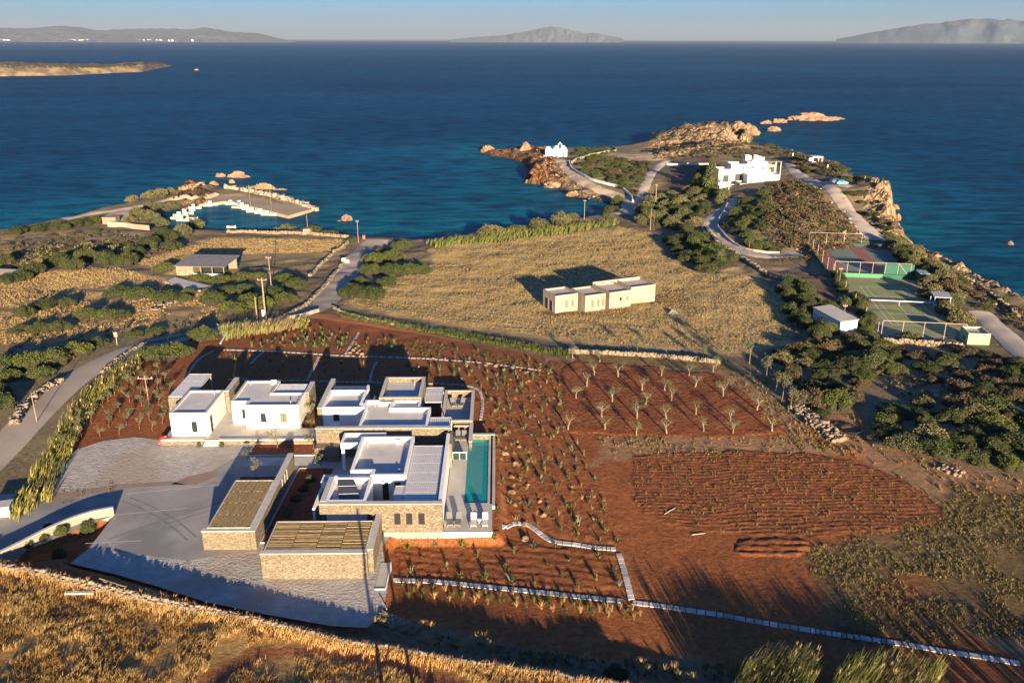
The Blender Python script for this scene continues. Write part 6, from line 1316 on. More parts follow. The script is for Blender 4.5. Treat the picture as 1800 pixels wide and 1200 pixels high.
w = MB(); w.box(16.36,17.0,1.14,1.19,bg,bg+2.3,M['dark']); B.add('door', w)
x, y, z = G(1183, 551); w = MB(); w.poly([(-1.2,-.6,0),(1.1,-.7,0),(1.3,.6,0),(-1,.7,0),(-.3,0,.8),(.5,.1,.6)], [(0,1,5,4),(1,2,5),(2,3,4,5),(3,0,4),(0,3,2,1)], M['darkfabric']); w.build('debris_heap', loc=(x, y, z), label='small dark rubble heap in the golden field right of the beige house', cat='rubble')

# ------------------------------------------------------------------ tennis courts
ZT = -2.0; TO = (68.8, 149.5); TR = R(-8.6)
def TL(x, y): return (TO[0]+x*math.cos(TR)-y*math.sin(TR), TO[1]+x*math.sin(TR)+y*math.cos(TR))
def tsheet(name, x0, x1, y0, y1, z, mat, **k):
    o = MB(); o.poly([(*TL(a, b_), ZT+z) for a, b_ in ((x0,y0),(x1,y0),(x1,y1),(x0,y1))], [(0,1,2,3)], mat); return o.build(name, kind='structure', **k)
mgc = mat_noise('court_green', (.20,.225,.085), (.27,.28,.12), .4, .9, .1, .01, 4, c3=(.23,.20,.13), s3=.12)
mro = mat_noise('court_surround', (.27,.215,.17), (.32,.25,.20), .3, .9, .1, .01, 4)
mgr2 = mat_noise('court_faded_green', (.14,.19,.14), (.18,.20,.15), .3, .9, .1, .01, 4); mred = mat_noise('court_red', (.30,.10,.08), (.24,.10,.08), .4, .9, .1, .01, 4)
tsheet('tennis_court', -.2, 17.2, .2, 43.6, .05, mro); tsheet('court_surface', 1.2, 15.4, 2.5, 41.5, .058, mgc)
tsheet('court_base', -.2, 20.5, 44.2, 76.5, .05, mred); tsheet('court_surface', 3.5, 9.5, 47, 73, .058, mgr2); tsheet('court_surface', 12.5, 19.0, 47, 73, .058, mgr2)
wl2 = flat('court_line', (.66,.66,.58), .8)
for (x0, x1, y0, y1) in ((3.6,3.72,8.12,35.5),(13.3,13.42,8.12,35.5),(4.9,5.0,8.12,35.5),(12.0,12.1,8.12,35.5),(5.0,12.0,15.3,15.42),(5.0,12.0,28.2,28.32),(8.4,8.5,15.42,28.2),(3.6,13.42,8,8.12),(3.6,13.42,35.5,35.64)): tsheet('court_line', x0, x1, y0, y1, .066, wl2)
def tsite(name, label, cat, group=None): 
    s = Site(name, 0, 0, ZT, label, cat, group, rz=TR, org=TO); return s
def fence_run(label, a, b_, n_, h, mesh_mat=None, base=0.0, post=M['rustpost'], rail=True, diag=False):
    s = tsite('court_fence', label, 'fence'); ax, ay = a; bx_, by_ = b_
    for i in range(n_+1):
        t = i/n_; x, y = ax+(bx_-ax)*t, ay+(by_-ay)*t; w = MB(); w.bar((x, y, ZT), (x, y, ZT+h), .045, post, 5); s.add('post', w)
    if rail: w = MB(); w.bar((ax, ay, ZT+h), (bx_, by_, ZT+h), .045, post, 5); s.add('top_rail', w)
    if diag: w = MB(); w.bar((bx_-(bx_-ax)/n_, by_-(by_-ay)/n_, ZT+h), (bx_, by_, ZT+.3), .04, post, 5); s.add('brace', w)
    if mesh_mat:
        w = MB(); L = math.hypot(bx_-ax, by_-ay); ux, uy = (bx_-ax)/L, (by_-ay)/L; k = int(L/.45)
        for i in range(k):
            x, y = ax+ux*L*(i+.5)/k, ay+uy*L*(i+.5)/k; w.bar((x, y, ZT+.2), (x, y, ZT+h), .005, M['darkfabric'], 3)
        for j in range(int(h/.5)): zz = ZT+.3+j*.5; w.bar((ax, ay, zz), (bx_, by_, zz), .005, M['darkfabric'], 3)
        s.add('wire_mesh', w, kind='stuff')
    return s
fence_run('tall wire fence along the near end of the green tennis court', (-.4,.0), (14.2,.0), 4, 3.3, True)
fence_run('wire fence dividing the two tennis courts, above the green wall', (-.3,43.9), (16.5,43.9), 6, 3.6, True, diag=True)
fence_run('tall wire fence at the far end of the red tennis court', (-.5,76.6), (13.0,76.6), 3, 3.4, True)
fence_run('leaning post fence along the left side of the red court', (-.5,44), (-.5,76.6), 5, 3.0)
fence_run('sparse post fence along the left side of the green court', (-.5,2), (-.5,40), 4, 2.4, None, rail=False)
s = tsite('court_wall', 'low light green painted wall between the two tennis courts', 'wall')
w = MB(); w.box(-.3,10.6,43.6,43.85,ZT-.2,ZT+1.0,M['greenlow']); s.add('wall', w); w = MB(); w.box(10.6,17.5,43.5,43.85,ZT-.2,ZT+1.0,M['greenscreen']); s.add('wall', w)
s = tsite('windbreak_screen', 'dark green windbreak sheet on the right of the middle fence', 'screen')
for k_ in range(2): w = MB(); w.box(10.7+3.3*k_,13.9+3.3*k_,43.93,43.99,ZT+1.0,ZT+3.4,M['greenscreen']); s.add('sheet', w)
s = tsite('court_shed', 'dark green box shed at the right end of the middle court wall', 'shed'); w = MB(); w.box(17.6,19.6,40.5,43.8,ZT-.1,ZT+2.2,M['greenscreen']); s.add('wall', w); w = MB(); w.box(17.5,19.7,40.4,43.9,ZT+2.2,ZT+2.3,M['metal']); s.add('roof', w)
s = tsite('windbreak_screen', 'long green windbreak down the left side of the red court', 'screen')
for k_ in range(5): w = MB(); w.box(-1.15,-1.05,44+6.4*k_,50.2+6.4*k_,ZT-1.6,ZT+.6,M['greenscreen']); s.add('sheet', w)
s = tsite('windbreak_screen', 'green windbreak at the shaded far end of the red court', 'screen'); w = MB(); w.box(10,20,76.3,76.4,ZT,ZT+.9,flat('shaded_windbreak', (.01,.07,.045), .8)); s.add('sheet', w)  # sheet colour darkened to paint the bushes' shade on it
s = tsite('tennis_net', 'white topped tennis net across the green court', 'net')
w = MB(); w.box(2.0,15.0,21.8,21.84,ZT+.86,ZT+1.0,M['white']); s.add('net_band', w)
w = MB()
for k_ in range(65): w.box(2.05+.2*k_,2.07+.2*k_,21.81,21.83,ZT+.1,ZT+.86,M['dark'])
for k_ in range(5): w.box(2.0,15.0,21.805,21.835,ZT+.15+.16*k_,ZT+.165+.16*k_,M['dark'])
s.add('netting', w, kind='stuff')
w = MB(); w.box(8.45,8.51,21.79,21.85,ZT+.06,ZT+1.0,M['white']); s.add('centre_strap', w)
for x_ in (1.9, 15.05): w = MB(); w.cyl(x_, 21.82, ZT, ZT+1.1, .05, M['rustpost']); s.add('post', w)
s = tsite('umpire_shelter', 'blue grey metal shelter over the benches beside the tennis net', 'shelter')
w = MB(); w.poly([(14.6,20.2,ZT+2.5),(18.0,20.2,ZT+2.5),(18.0,23.2,ZT+2.9),(14.6,23.2,ZT+2.9),(14.6,20.2,ZT+2.58),(18.0,20.2,ZT+2.58),(18.0,23.2,ZT+2.98),(14.6,23.2,ZT+2.98)], [(0,3,2,1),(4,5,6,7),(0,1,5,4),(1,2,6,5),(2,3,7,6),(3,0,4,7)], M['metal']); s.add('roof', w)
for (a, c_) in ((14.8,20.4),(17.8,20.4),(14.8,23),(17.8,23)): w = MB(); w.bar((a, c_, ZT), (a, c_, ZT+2.5), .06, M['domeblue'], 5); s.add('post', w)
w = MB(); w.box(15.2,17.2,21.4,21.9,ZT+.4,ZT+.5,M['whiteold']); s.add('bench', w); w = MB(); w.bar((16.2,20.6,ZT), (16.4,20.9,ZT+1.6), .05, M['white'], 5); w.box(16.0,16.8,20.5,21.1,ZT+1.0,ZT+1.12,M['white']); s.add('umpire_chair', w, kind='stuff')
hx, hy = TL(13.2, -4.3)
s = Site('green_hut', 0, 0, -2, 'light green flat roofed hut at the near corner of the tennis court', 'hut', rz=R(-8.6), org=(81.9, 144.7)); s.o = (0, 0, -2)
block(s, [(0,0),(3.7,0),(3.7,4.2),(0,4.2)], -2.6, .5, .3, M['greenwall'], M['beigeroof'], M['beigeroof'], th=.22)
w = MB(); w.box(1.9,2.05,-.06,0,-.9,-.8,M['dark']); s.add('wall_lamp', w); w = MB(); w.box(-.05,0,1.6,2.2,-1.2,-.6,M['dark']); s.add('window', w)
s = Site('white_shed', 0, 0, -2, 'white shed with sloping pale roof among trees left of the tennis court', 'shed', rz=R(14), org=(61.3, 151.2)); s.o = (0, 0, -2)
w = MB(); w.prism([(0,0),(3.4,-.3),(3.4,8.5),(0,9)], -2.5, [.4,.7,.9,.5], M['whiteold']); s.add('wall', w); w = MB(); w.prism([(-.15,-.15),(3.55,-.45),(3.55,8.6),(-.15,9.1)], [.41,.71,.91,.51], [.55,.85,1.05,.65], M['deckm']); s.add('roof', w); w = MB(); w.box(.8,1.6,-.2,-.1,-2,-.2,M['white']); s.add('door', w)
for i, (a, b_, t) in enumerate(((1708,583,'slanting pair of poles behind the green hut, left one'),(1728,587,'slanting pair of poles behind the green hut, right one'),(1697,572,'single thin pole at the right court corner'))):
    x, y, z = G(a, b_); w = MB(); w.bar((0,0,-.2), (.25,0,3.0), .05, M['fresh'], 5)
    w2 = MB(); w2.bar((.9,0,-.2), (.25,0,3.0), .05, M['fresh'], 5); e = empty('pole_frame', (x, y, z), label=t, cat='pole'); w.build('pole', e)
    if i < 2: w2.build('pole', e)

# ------------------------------------------------------------------ the white house on the headland
hz0 = -1.4; WH = Site('white_house', 0, 0, hz0, 'large white cubic house with roof terraces on the headland hill', 'house', rz=R(2), org=(90, 326)); WH.o = (0, 0, hz0)
mw = M['whiteold']
def wb(P, z0, z1, par=.7, th=.25, cap=None, wall=None): block(WH, [(P[0],P[2]),(P[1],P[2]),(P[1],P[3]),(P[0],P[3])], z0, z1, par, wall or mw, cap or mw, M['beigeroof'], th=th)
wb((-1.5,10.8,-2.5,3.0), -4.5, 2.1, .9); wb((-.3,7.4,3.02,10), -3, 6.2, .9); wb((7.42,11.0,3.02,8), -3, 5.0, .2, wall=M['beige']); wb((-6.4,-.32,3.4,10), -3, 5.2, .8); wb((-11.2,-6.42,2.6,9), -4, 3.4, .8)
wb((-12.8,-5.0,-6,-1.5), -7, -1.6, .8, wall=mw); wb((-4.98,-1.52,-5,2), -6, -.8, .8, wall=M['beige'])
wb((.0,2.2,7,9.8), 6.2, 8.0, .2); wb((2.6,4.2,5,6.6), 6.2, 8.3, .1); wb((4.4,7.2,6.4,9.8), 6.2, 7.4, .5)
for (x0, x1, z0, z1, v, m_) in ((1.2,2.4,3.4,4.6,3.02,'blue'),(5.2,6.4,3.2,4.4,3.02,'blue'),(-2.2,-1.3,3.2,4.6,3.4,'blue'),(-4.6,-1.9,-1.2,1.6,3.4,'dark'),(-9.4,-7.2,-1.4,1.2,2.6,'dark'),(8.2,10.2,2.2,4.2,3.02,'dark')): window(WH, x0, x1, z0, z1, v, mw, pane_mat=M[m_])
for k_ in range(5): window(WH, -11.8+1.1*k_, -11.1+1.1*k_, -4.6, -3.2, -6, mw, pane_mat=M['dark'])
w = MB(); w.box(7.2,13,3.4,9,6.0,6.15,M['timber']); WH.add('pergola_roof', w)
for (a, c_) in ((12.8,3.6),(12.8,8.8),(10.8,3.6)): w = MB(); w.box(a-.1,a+.1,c_-.1,c_+.1,-1,6.0,mw); WH.add('post', w)
for (a, c_, d_) in ((8.4,2.6,'l'),(10.1,2.6,'r')): w = MB(); w.box(a-.15,a+.15,c_-.15,c_+.15,1.2,3.3,mw); WH.add('pillar', w)
w = MB(); w.box(-11.2,-6.4,2.4,2.5,3.9,4.0,M['dark']); WH.add('terrace_rail', w)
x, y, z = G(1433, 287); P_ = Site('garden_pavilion', 0, 0, z, 'small open white pavilion on the cliff top near the blue car', 'pavilion', rz=R(8), org=(x, y)); P_.o = (0, 0, z)
w = MB(); w.box(-2.2,2.2,-1.8,1.8,z+2.5,z+2.9,mw); P_.add('roof', w)
for (a, c_) in ((-2,-1.6),(2,-1.6),(2,1.6),(-2,1.6)): w = MB(); w.box(a-.18,a+.18,c_-.18,c_+.18,z-.3,z+2.5,mw); P_.add('column', w)
w = MB(); w.box(-2.1,-.2,1.4,1.6,z,z+2.5,mw); P_.add('wall', w); w = MB(); w.box(-2,-.4,-1.4,1.4,z-.2,z+.8,mw); P_.add('bench', w)
x, y, z = G(1393, 278); w = MB(); w.box(-.2,.2,-.2,.2,-.3,2.2,mw); w.build('gate_pillar', loc=(x, y, z), label='white gate pillar at the top of the lane behind the white house', cat='pillar')
x, y, z = G(1454, 298); w = MB(); w.poly([(-.5,-.4,-.2),(.5,-.4,-.2),(.5,.4,-.2),(-.5,.4,-.2),(-.15,-.1,1.9),(.15,-.1,1.9),(.1,.15,1.9),(-.1,.15,1.9)], [(0,1,5,4),(1,2,6,5),(2,3,7,6),(3,0,4,7),(4,5,6,7)], mw); w.build('stone_marker', loc=(x, y, z), label='white stone marker below the small pavilion', cat='marker')

# ------------------------------------------------------------------ the chapel
x, y, z = G(984, 275); C_ = Site('chapel', 0, 0, z, 'small whitewashed twin nave chapel with three belfry arches and blue doors', 'chapel', rz=R(6), org=(x, y)); C_.o = (0, 0, z)
for s_ in (0, 1):
    x0 = -3.6+3.65*s_; pts = [(x0, z-.6), (x0+3.6, z-.6), (x0+3.6, z+3.0)]+[(x0+1.8+1.8*math.cos(t), z+3.0+1.5*math.sin(t)) for t in np.linspace(.25, math.pi-.25, 8)]+[(x0, z+3.0)]
    n_ = len(pts); w = MB(); w.poly([(a, 0, b_) for a, b_ in pts]+[(a, 6.5, b_) for a, b_ in pts], [tuple(range(n_)), tuple(range(2*n_-1, n_-1, -1))]+[((i+1) % n_, i, n_+i, n_+(i+1) % n_) for i in range(n_)], mw); C_.add('nave', w)
    g = MB(); g.poly([(x0+.2,-.15,z+3.4),(x0+3.4,-.15,z+3.4),(x0+2.5,-.15,z+4.7),(x0+1.8,-.15,z+5.4),(x0+1.1,-.15,z+4.7),(x0+.2,.15,z+3.4),(x0+3.4,.15,z+3.4),(x0+2.5,.15,z+4.7),(x0+1.8,.15,z+5.4),(x0+1.1,.15,z+4.7)], [(0,1,2,3,4),(9,8,7,6,5)]+[((i+1) % 5, i, 5+i, 5+(i+1) % 5) for i in range(5)], mw); C_.add('gable', g)
    d = MB(); d.box(x0+1.2,x0+2.3,-.12,-.02,z-.2,z+2.0,M['blue']); C_.add('door', d)
    d = MB(); d.box(x0+1.6,x0+2.0,-.2,-.16,z+3.7,z+4.2,M['blue']); C_.add('window', d)
b_ = MB(); b_.box(-1.0,-.6,-.1,.4,z+4.2,z+5.9,mw); b_.box(.6,1.0,-.1,.4,z+4.2,z+5.9,mw); b_.box(-1.0,1.0,-.1,.4,z+5.9,z+6.2,mw); b_.box(-.25,.25,-.1,.4,z+6.2,z+6.9,mw); C_.add('belfry', b_, kind='stuff')
a_ = MB(); a_.box(-7.0,-3.65,1.0,5.0,z-1.0,z+3.2,mw); C_.add('apse', a_); d = MB()
for k in range(4): r0, r1 = 1.5*math.cos(k*.39), 1.5*math.cos((k+1)*.39); d.bar((-5.3,3,z+3.2+1.5*math.sin(k*.39)), (-5.3,3,z+3.2+1.5*math.sin((k+1)*.39)), r0, M['domeblue'], 12, r1)
C_.add('dome', d, kind='stuff')
w = MB(); w.box(-4.2,5.5,-4.0,0,z-1.2,z-.15,M['path']); C_.add('forecourt', w); w = MB(); w.box(-8.4,-7.1,-1,4,z-1.5,z+.7,M['stonebig']); C_.add('side_terrace', w)

# ------------------------------------------------------------------ farmhouse and cistern at the left
fz = hs(-74, 200)-.1; F_ = Site('farmhouse', 0, 0, fz, 'low stone farmhouse under a broad dark grey flat roof', 'house', rz=R(-4), org=(-73.4, 200.5)); F_.o = (0, 0, fz)
w = MB(); w.box(-6,-1.8,-4.6,4.4,fz-.5,fz+2.3,M['stonebig']); w.box(-1.8,5.4,3.9,4.4,fz-.5,fz+2.3,M['stonebig']); F_.add('wall', w, kind='stuff')
mrf = mat_noise('dark_grey_sheet', (.16,.15,.145), (.22,.205,.195), .8, .7, .2, .02, 6)  # roof sheets in dark grey, mottled by noise
for k_ in range(9): w = MB(); a = -6.4+1.4*k_; w.poly([(a,-5.2,fz+2.35),(a+1.36,-5.2,fz+2.35),(a+1.36,5.0,fz+2.75),(a,5.0,fz+2.75),(a,-5.2,fz+2.45),(a+1.36,-5.2,fz+2.45),(a+1.36,5.0,fz+2.85),(a,5.0,fz+2.85)], [(0,3,2,1),(4,5,6,7),(0,1,5,4),(1,2,6,5),(2,3,7,6),(3,0,4,7)], mrf); F_.add('roof_sheet', w)
for a in (0.0, 2.8, 5.6): w = MB(); w.cyl(a, -4.6, fz-.3, fz+2.35, .12, M['timber']); F_.add('post', w)
w = MB(); w.box(-1.7,5.5,-5.3,-5.1,fz-.3,fz+.8,mw); F_.add('front_wall', w); w = MB(); w.box(-.9,5.2,-2,-1.9,fz-.2,fz+2.3,M['dark']); F_.add('recess_shade', w)  # dark sheet put in as the shade behind the open front
cz = hs(*G(325, 500)[:2]); cp2 = [G(a, b_)[:2] for a, b_ in ((290,499),(345,512),(372,502),(308,491))]; w = MB(); q0 = cp2[0]
cq = [(p[0]-q0[0], p[1]-q0[1]) for p in cp2]; w.prism(cq, -1.0, .45, M['beige']); e = empty('cistern', (*q0, cz), label='flat rectangular concrete cistern in front of the farmhouse', cat='cistern'); w.build('tank', e)
w = MB(); w.prism(shrink(cq, .5), .45, .50, M['deckm']); w.build('lid', e)
x, y, z = G(20, 488); w = MB(); w.prism([(-9,-3),(3,-2),(5,3),(-7,4)], -1, [1.2,.9,1.0,1.3], M['concpath']); w.build('low_building', loc=(x, y, z), label='low flat roofed pale building cut by the left picture edge', cat='building')
x, y, z = G(150, 392); 
for (a, b_, w_, t) in ((196,392,2.2,'small dark store at the end of the curved shore wall'),):
    x, y, z = G(a, b_); w = MB(); w.box(-w_,w_,-1.5,1.5,-.5,2,M['stonebig']); w.box(-w_-.1,w_+.1,-1.6,1.6,2,2.15,M['timber']); e = w.build('stone_store', loc=(x, y, z), label=t, cat='hut')
x, y, z = G(541, 411); w = MB(); w.box(-1.1,1.1,-1,1,-.5,1.7,M['stonebig']); w.build('stone_cabin', loc=(x, y, z), label='tiny sunlit stone cabin at the shore beside a pole', cat='hut')
x, y, z = G(740, 600-62); 
x, y, z = G(605, 462); w = MB(); w.box(-.5,.5,-.4,.4,-.2,1.3,mw); w.box(.7,1.3,-.3,.4,-.2,.9,mw); w.build('white_bins', loc=(x, y, z), label='white boxes at the roadside on the road to the bay', cat='box')

# ------------------------------------------------------------------ poles and signs
def pole(a, b_, h, label, arm=0, r=.11, box=None, cap=None, rz=0, mat=None):
    x, y, z = G(a, b_); e = empty('utility_pole', (x, y, z), rz, label=label, cat='pole'); w = MB(); w.bar((0,0,-.4), (0,0,h), r*1.2, mat or M['timber'], 7, r*.8); w.build('post', e)
    if arm: w = MB(); w.box(-arm,arm,-.06,.06,h-.5,h-.38,M['timber']); w.build('crossarm', e)
    if arm:
        for k in (-.85, 0, .85): w = MB(); w.cyl(k*arm, 0, h-.38, h-.18, .05, M['white'], 6); w.build('insulator', e)
    if box: w = MB(); w.box(-.5,.0,-.5,-.12,.6,1.9,mw); w.build('meter_box', e)
    return e
pole(262, 712, 4.6, 'pole with pale double crossarm standing in the young olive bed', 1.1, .07)
pole(467, 560, 8.2, 'thick pole with white meter box beside the left road', .9, .17, True)
pole(452, 561, 4.5, 'short stump pole left of the thick pole', 0, .13)
pole(478, 517, 8.5, 'tall thin pole in the thicket behind the meter box pole', .6, .10)
pole(630, 426, 6.5, 'pole at the landing where the road meets the bay', .4, .09)
pole(1027, 386, 6.5, 'pole standing out against the bay behind the golden field', .4, .09)
pole(1152, 364, 8.0, 'pale leaning pole at the edge of the dark plot', .3, .13)
pole(1143, 404, 6.5, 'pole at the near corner of the tamarisk grove', 0, .10)
pole(854, 411, 3.0, 'short thin pole among the tamarisks behind the reeds', 0, .07)
pole(477, 362, 8.0, 'lamp post on the harbour quay above the moored boats', .3, .08)
pole(440, 355, 6.5, 'thin mast post at the back of the harbour quay', 0, .07)
pole(541, 406, 5.0, 'pole behind the tiny shore cabin', 0, .08)
pole(1280, 345, 5.0, 'white lamp pole at the gate of the white house', .5, .10, mat=M['white'])
pole(1483, 560, 3.0, 'floodlight pole on the left side of the green court', .4, .05)
pole(1475, 500, 4.0, 'floodlight pole by the low green court wall', .4, .05)
pole(65, 742, 4.4, 'thin pole beside the left road among the reeds', 0, .06)
# poles just below the picture, whose shadows fall across the wide carport and the front wall
for (u, v, h, t) in ((-6.6, 43.5, 8.5, 'tall pole in the foreground field below the picture edge, left one'), (-4.6, 45.5, 5.6, 'shorter pole in the foreground field below the picture edge')):
    x, y = UV(u, v); e = empty('utility_pole', (x, y, hs(x, y)), label=t, cat='pole'); w = MB(); w.bar((0,0,-.4), (0,0,h), .17, M['timber'], 7, .12); w.build('post', e)
x, y, z = G(206, 606); e = empty('road_sign', (x, y, z), label='small orange and white sign on a post at the road bend', cat='sign'); w = MB(); w.bar((0,0,-.3), (0,0,1.9), .05, M['rustpost'], 5); w.build('post', e); w = MB(); w.box(-.3,.3,-.05,.0,1.5,2.2,flat('sign_orange', (.6,.22,.06))); w.box(-.3,.3,-.06,-.04,2.0,2.3,M['white']); w.build('board', e)
x, y, z = G(640, 420); w = MB(); w.box(-.35,.35,-.3,.3,-.1,1.1,flat('sign_red', (.5,.12,.06))); w.build('marker_box', loc=(x, y, z), label='small red and white box by the landing pole', cat='box')

# ------------------------------------------------------------------ lying things
def plank(px1, px2, wd, th, mat, label, cat, name, dz=.0):
    a = Vector(G(*px1)); b_ = Vector(G(*px2)); d = b_-a; L = d.length; w = MB(); w.box(0, L, -wd/2, wd/2, 0, th, mat); return w.build(name, loc=(a.x, a.y, max(a.z, b_.z)+dz), rz=math.atan2(d.y, d.x), label=label, cat=cat)
plank((116,1047), (166,1047), .35, .16, M['cap'], 'pale beam lying in the dry foreground grass', 'beam', 'timber_beam', .25)
plank((183,1026), (240,1045), .12, .08, M['timber'], 'long thin timber leaning on the foreground stone wall', 'timber', 'timber_pole', .3)
plank((176,1022), (225,1038), .10, .08, M['timber'], 'second thin timber behind the long one on the stone wall', 'timber', 'timber_pole', .35)
plank((1168,905), (1187,894), .05, .05, M['cap'], 'thin white pipe lying in the ploughed soil', 'pipe', 'loose_pipe', .12)
plank((1216,941), (1240,938), .05, .05, M['cap'], 'thin white pipe lying on the lower edge of the ploughed soil', 'pipe', 'loose_pipe', .08)
plank((388,607), (400,590), .2, .2, M['white'], 'white post leaning at the road edge of the garden', 'post', 'leaning_post', .3)
plank((668,1050), (680,1075), .07, .07, M['slab'], 'pale pipe lying at the corner of the gravel yard', 'pipe', 'loose_pipe', .1)
for i, (a, b_, t) in enumerate(((1496,757,'larger dark hose ring lying right of the stone heap'), (1538,775,'smaller dark hose ring lower right of the larger one'))):
    x, y, z = G(a, b_); w = MB(); rr = 1.35 if i == 0 else 1.15; rs = random.Random(i)
    for c_ in range(5):
        o_ = rs.uniform(-.12, .12)
        for k in range(20): a1, a2 = k/20*6.283, (k+1)/20*6.283; r1 = rr+o_; w.bar((r1*math.cos(a1), r1*math.sin(a1), .05+.06*c_), (r1*math.cos(a2), r1*math.sin(a2), .05+.06*c_), .05, M['dark'], 4)
    w.build('hose_coil', loc=(x, y, z+.05), label=t, cat='hose')

# ------------------------------------------------------------------ cars
def car(px, rz, paint, label, win=M['glass']):
    x, y, z = G(*px); e = empty('parked_car', (x, y, z+.15), rz, label=label, cat='car'); L, W_ = 4.1, 1.7
    prof = [(-2.05,.35),(-2.0,.85),(-1.7,.98),(-1.35,1.45),(.45,1.48),(1.0,1.0),(1.9,.85),(2.05,.6),(2.05,.35)]; n_ = len(prof)
    w = MB(); ins = [0,0,0,.16,.16,.03,0,0,0]
    w.poly([(p[0], -W_/2+ins[i], p[1]) for i, p in enumerate(prof)]+[(p[0], W_/2-ins[i], p[1]) for i, p in enumerate(prof)], [tuple(range(n_-1, -1, -1)), tuple(range(n_, 2*n_))]+[(i, (i+1) % n_, n_+(i+1) % n_, n_+i) for i in range(n_)], paint); w.build('body', e)
    for s in (-1, 1):
        g = MB(); yo = s*(W_/2-.075); g.poly([(-1.55,yo+s*.06,1.0),(.85,yo+s*.06,1.02),(.4,yo-s*.05,1.4),(-1.28,yo-s*.05,1.38)], [(0,1,2,3) if s < 0 else (3,2,1,0)], win); g.build('side_window', e)
    g = MB(); g.poly([(.52,-.62,1.46),(.52,.62,1.46),(1.0,.7,1.03),(1.0,-.7,1.03)], [(3,2,1,0)], win); g.build('windscreen', e)
    for a in (-1.25, 1.3):
        for s in (-1, 1): t = MB(); t.bar((a, s*.88, .32), (a, s*.68, .32), .32, M['dark'], 12); o = t.build('wheel', e); t = MB(); t.bar((a, s*.895, .32), (a, s*.88, .32), .18, M['metal'], 8); t.build('rim', o)
car((1479,325), R(8), flat('car_paint_blue', (.12,.42,.62), .3), 'light blue car parked beside the lane near the cliff')
car((1469,321.5), R(12), flat('car_paint_grey', (.10,.11,.13), .3), 'dark car parked just behind the light blue car')

# ------------------------------------------------------------------ boats
def hull(L, W_, H_, mat, deckm_, sheer=.25):
    st = 9; V = []; w = MB()
    for i in range(st):
        t = i/(st-1); x = -L/2+L*t; wd = W_/2*(1-max(0, (t-.45)/.55)**2.2)*(.82+.18*min(1, t/.3)); zt = H_+sheer*(2*t-1)**2+(.15 if t > .8 else 0)
        V.append([(x, -wd, zt), (x, -wd*.72, .05), (x, 0, -.25), (x, wd*.72, .05), (x, wd, zt)])
    P = [p for s in V for p in s]; F = []
    for i in range(st-1):
        for k in range(4): F.append((i*5+k+1, i*5+k, i*5+5+k, i*5+6+k))
    F.append((4,3,2,1,0)); w.poly(P, F, mat)
    d = MB(); D_ = [(s[0][0], s[0][1]*.86, s[0][2]-.12) for s in V]+[(s[4][0], s[4][1]*.86, s[4][2]-.12) for s in V]
    F = [(i, i+1, st+i+1, st+i) for i in range(st-1)]; d.poly(D_, F, deckm_)
    g = MB()
    for s in (0, 4):
        for i in range(st-1): g.bar(V[i][s], V[i+1][s], .06, deckm_, 4)
    return w, d, g
hullw = flat('hull_white', (.50,.49,.46), .4); hullb = flat('hull_blue', (.10,.30,.50), .4); dkw = flat('deck_ochre', (.42,.30,.17), .7); dkb = flat('deck_pale_blue', (.35,.50,.60), .7)
def boat(px, L, rz, kind, label, hm=None, dm=None):
    x, y = W(px[0], px[1], SEA); e = empty('moored_boat', (x, y, SEA+.1), rz, label=label, cat='boat', group='boats moored in the small harbour'); W_ = L*.34
    h, d, g = hull(L, W_, .55 if kind else .42, hm or hullw, dm or dkw); h.build('hull', e); d.build('deck', e); g.build('gunwale', e, kind='stuff')
    if kind >= 1:
        c = MB(); a = -L*.22; c.prism([(a,-W_*.26),(a+L*.24,-W_*.22),(a+L*.24,W_*.22),(a,W_*.26)], .45, 1.55, hm or hullw); c.build('cabin', e); c = MB(); c.box(a+L*.24+.005,a+L*.24+.02,-W_*.18,W_*.18,1.0,1.4,M['glass']); c.build('cabin_window', e); c = MB(); c.box(a-.1,a+L*.27,-W_*.29,W_*.29,1.55,1.62,M['white']); c.build('cabin_roof', e)
    if kind == 2: c = MB(); c.bar((L*.2,0,.4), (L*.2,0,2.9), .05, M['timber'], 5); c.build('mast', e)
    if kind == 0:
        for q in (-.2, .12): c = MB(); c.box(L*q,L*q+.25,-W_*.4,W_*.4,.32,.38,M['timber']); c.build('thwart', e)
BL = [((473,379),6.6,-.1,2,'white wooden boat with short mast, rightmost in the row along the quay'),((461,375.5),6.2,.12,1,'white boat with cabin, second from the right along the quay'),((446,373.5),6.0,.05,1,'white boat with ochre deck, third from the right along the quay'),
 ((437,368.5),5.6,.3,2,'small masted boat in the middle of the quay row'),((428,364.5),5.4,.3,1,'white cabin boat halfway along the quay row'),((418,366.5),5.2,-.2,0,'open boat moored outermost in the quay row'),((423,360.5),5.4,.35,1,'pale blue boat at the back of the quay row'),
 ((408,360),5.6,.2,1,'white cabin boat at the inner end of the quay'),((400,357.5),5.0,.4,0,'small open boat tucked in the inner quay corner'),((413,357),4.6,.4,0,'open boat close under the quay edge'),
 ((372,361.5),5.6,.15,1,'white cabin boat by the rocks at the back of the harbour'),((362,363),5.2,.1,0,'open white boat left of the cabin boat by the rocks'),((378,359.5),4.4,.5,0,'tiny boat in the back corner of the harbour'),
 ((343,367.5),5.4,.2,1,'white boat alongside the left harbour track'),((332,371),5.2,.3,0,'open boat with blue deck in the left row'),((318,381),6.0,.15,1,'larger white boat in the left harbour corner'),((328,377),6.0,.1,2,'masted white boat in the left harbour corner'),((312,385.5),5.4,.1,0,'open boat nearest the left shore'),((322,389),5.4,-.1,1,'shaded cabin boat in front of the left shore row'),((338,386),5.0,.0,0,'shaded open boat at the end of the left shore row'),((407,401),3.6,0,0,'single small white dinghy in the shade near the shore wall')]
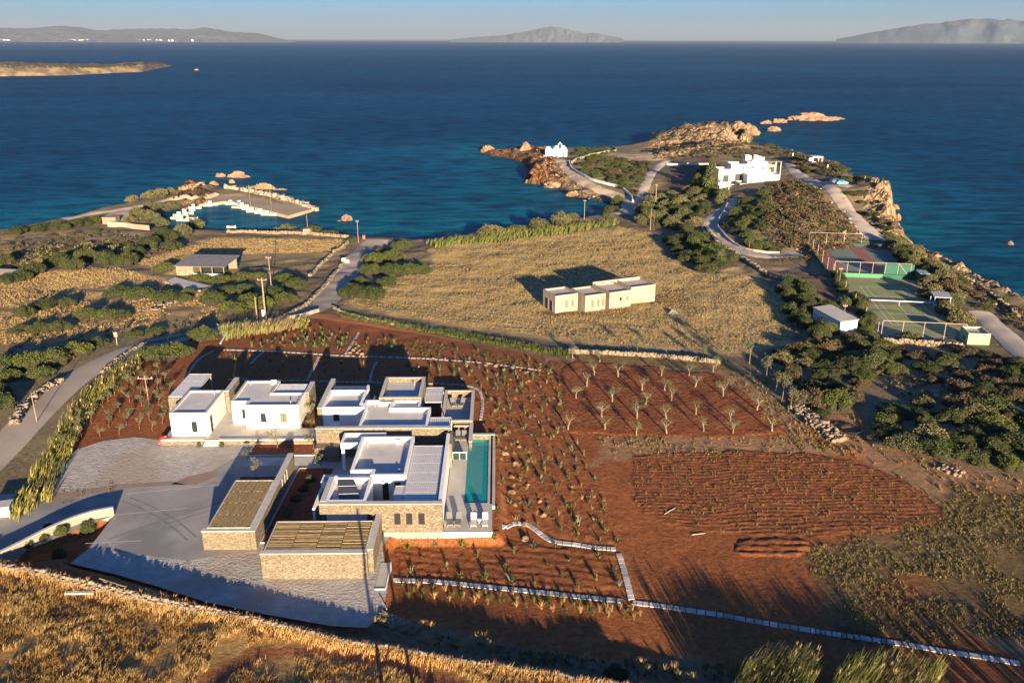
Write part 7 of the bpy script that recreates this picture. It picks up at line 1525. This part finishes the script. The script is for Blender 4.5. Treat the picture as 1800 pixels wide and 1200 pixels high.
for i, (px, L, rz, k, t) in enumerate(BL): boat(px, L*.82, rz, k, t, hullb if i == 6 else None, dkb if i in (6, 14) else None)
x, y = W(674, 421, SEA); 
# boulders scattered in the garden and on the hill: pale limestone
cnt = 0
for (px_, sp, n_, lab, grp, sz, z) in (([(630,600),(640,625),(612,622),(625,600)], 1.0, 9, 'pale boulder in the row beside the short garden path', 'boulders by the garden path', (.25,.45), -.3),
        ([(760,625),(930,648),(930,655),(760,632)], 1.6, 12, 'pale boulder set along the long slab path', 'boulders by the long slab path', (.25,.4), -.3),
        ([(880,760),(900,760),(960,900),(930,960),(900,900)], 2.6, 14, 'golden boulder set among the plants right of the pool', 'boulders among the pool plants', (.3,.5), -.7),
        ([(1330,330),(1480,350),(1490,400),(1380,400)], 6, 14, 'pale limestone lump in the scrub of the house hill', 'limestone lumps on the hill', (.5,.9), 0)):
    SP = [tuple(p) for p in sample(px_, sp, 80+cnt, z=z, maxn=n_)]
    for (x, y) in SP:
        o = link('boulder', ROCKS[cnt % 6], loc=(x, y, hs(x, y)+.05), rz=cnt, label=lab+', '+where(SP, SP.index((x, y))), cat='boulder', group=grp); s = random.uniform(*sz); o.scale = (s, s*.8, s*.8); cnt += 1
# pale outcrop stones on scrubby ground
pts = []
for px_, d_, z in (([(1350,330),(1480,345),(1530,420),(1380,440)], .05, 0), ([(1380,262),(1520,290),(1500,305),(1400,280)], .10, 0), ([(1130,262),(1200,225),(1260,232),(1200,262)], .02, 0), ([(1540,650),(1830,690),(1830,725),(1600,700)], .12, 0), ([(1640,450),(1830,560),(1830,600),(1650,500)], .10, -3), ([(1390,700),(1480,770),(1420,760)], .4, -.5), ([(950,262),(1000,300),(1060,350),(980,330),(930,300)], .06, -6)):
    c_ = scatter(px_, d_, 90+len(pts), z); pts.append(c_)
c_ = np.concatenate(pts); zz = height(c_[:, 0], c_[:, 1]); r_ = np.random.RandomState(3); V, F = stones_np(np.column_stack([c_, zz+.1]), .25+.7*r_.rand(len(c_))**2, 5); link('outcrop_stones', np_mesh('outcrop_stones', V, F, [M['rockw']]), kind='stuff')
# far villages: specks of white houses at the foot of the long distant island
w = MB(); rr = random.Random(4)
for k in range(46):
    a = rr.choice([rr.uniform(-10, 45), rr.uniform(90, 115), rr.uniform(205, 240), rr.uniform(300, 400)]); x, y = W(a, 600, 0)[0]/W(a, 600, 0)[1]*14300, 14300
    w.box(x-14, x+14, y-14, y+14, 4, 26+rr.uniform(0, 8), mw)
w.build('distant_town', kind='stuff')
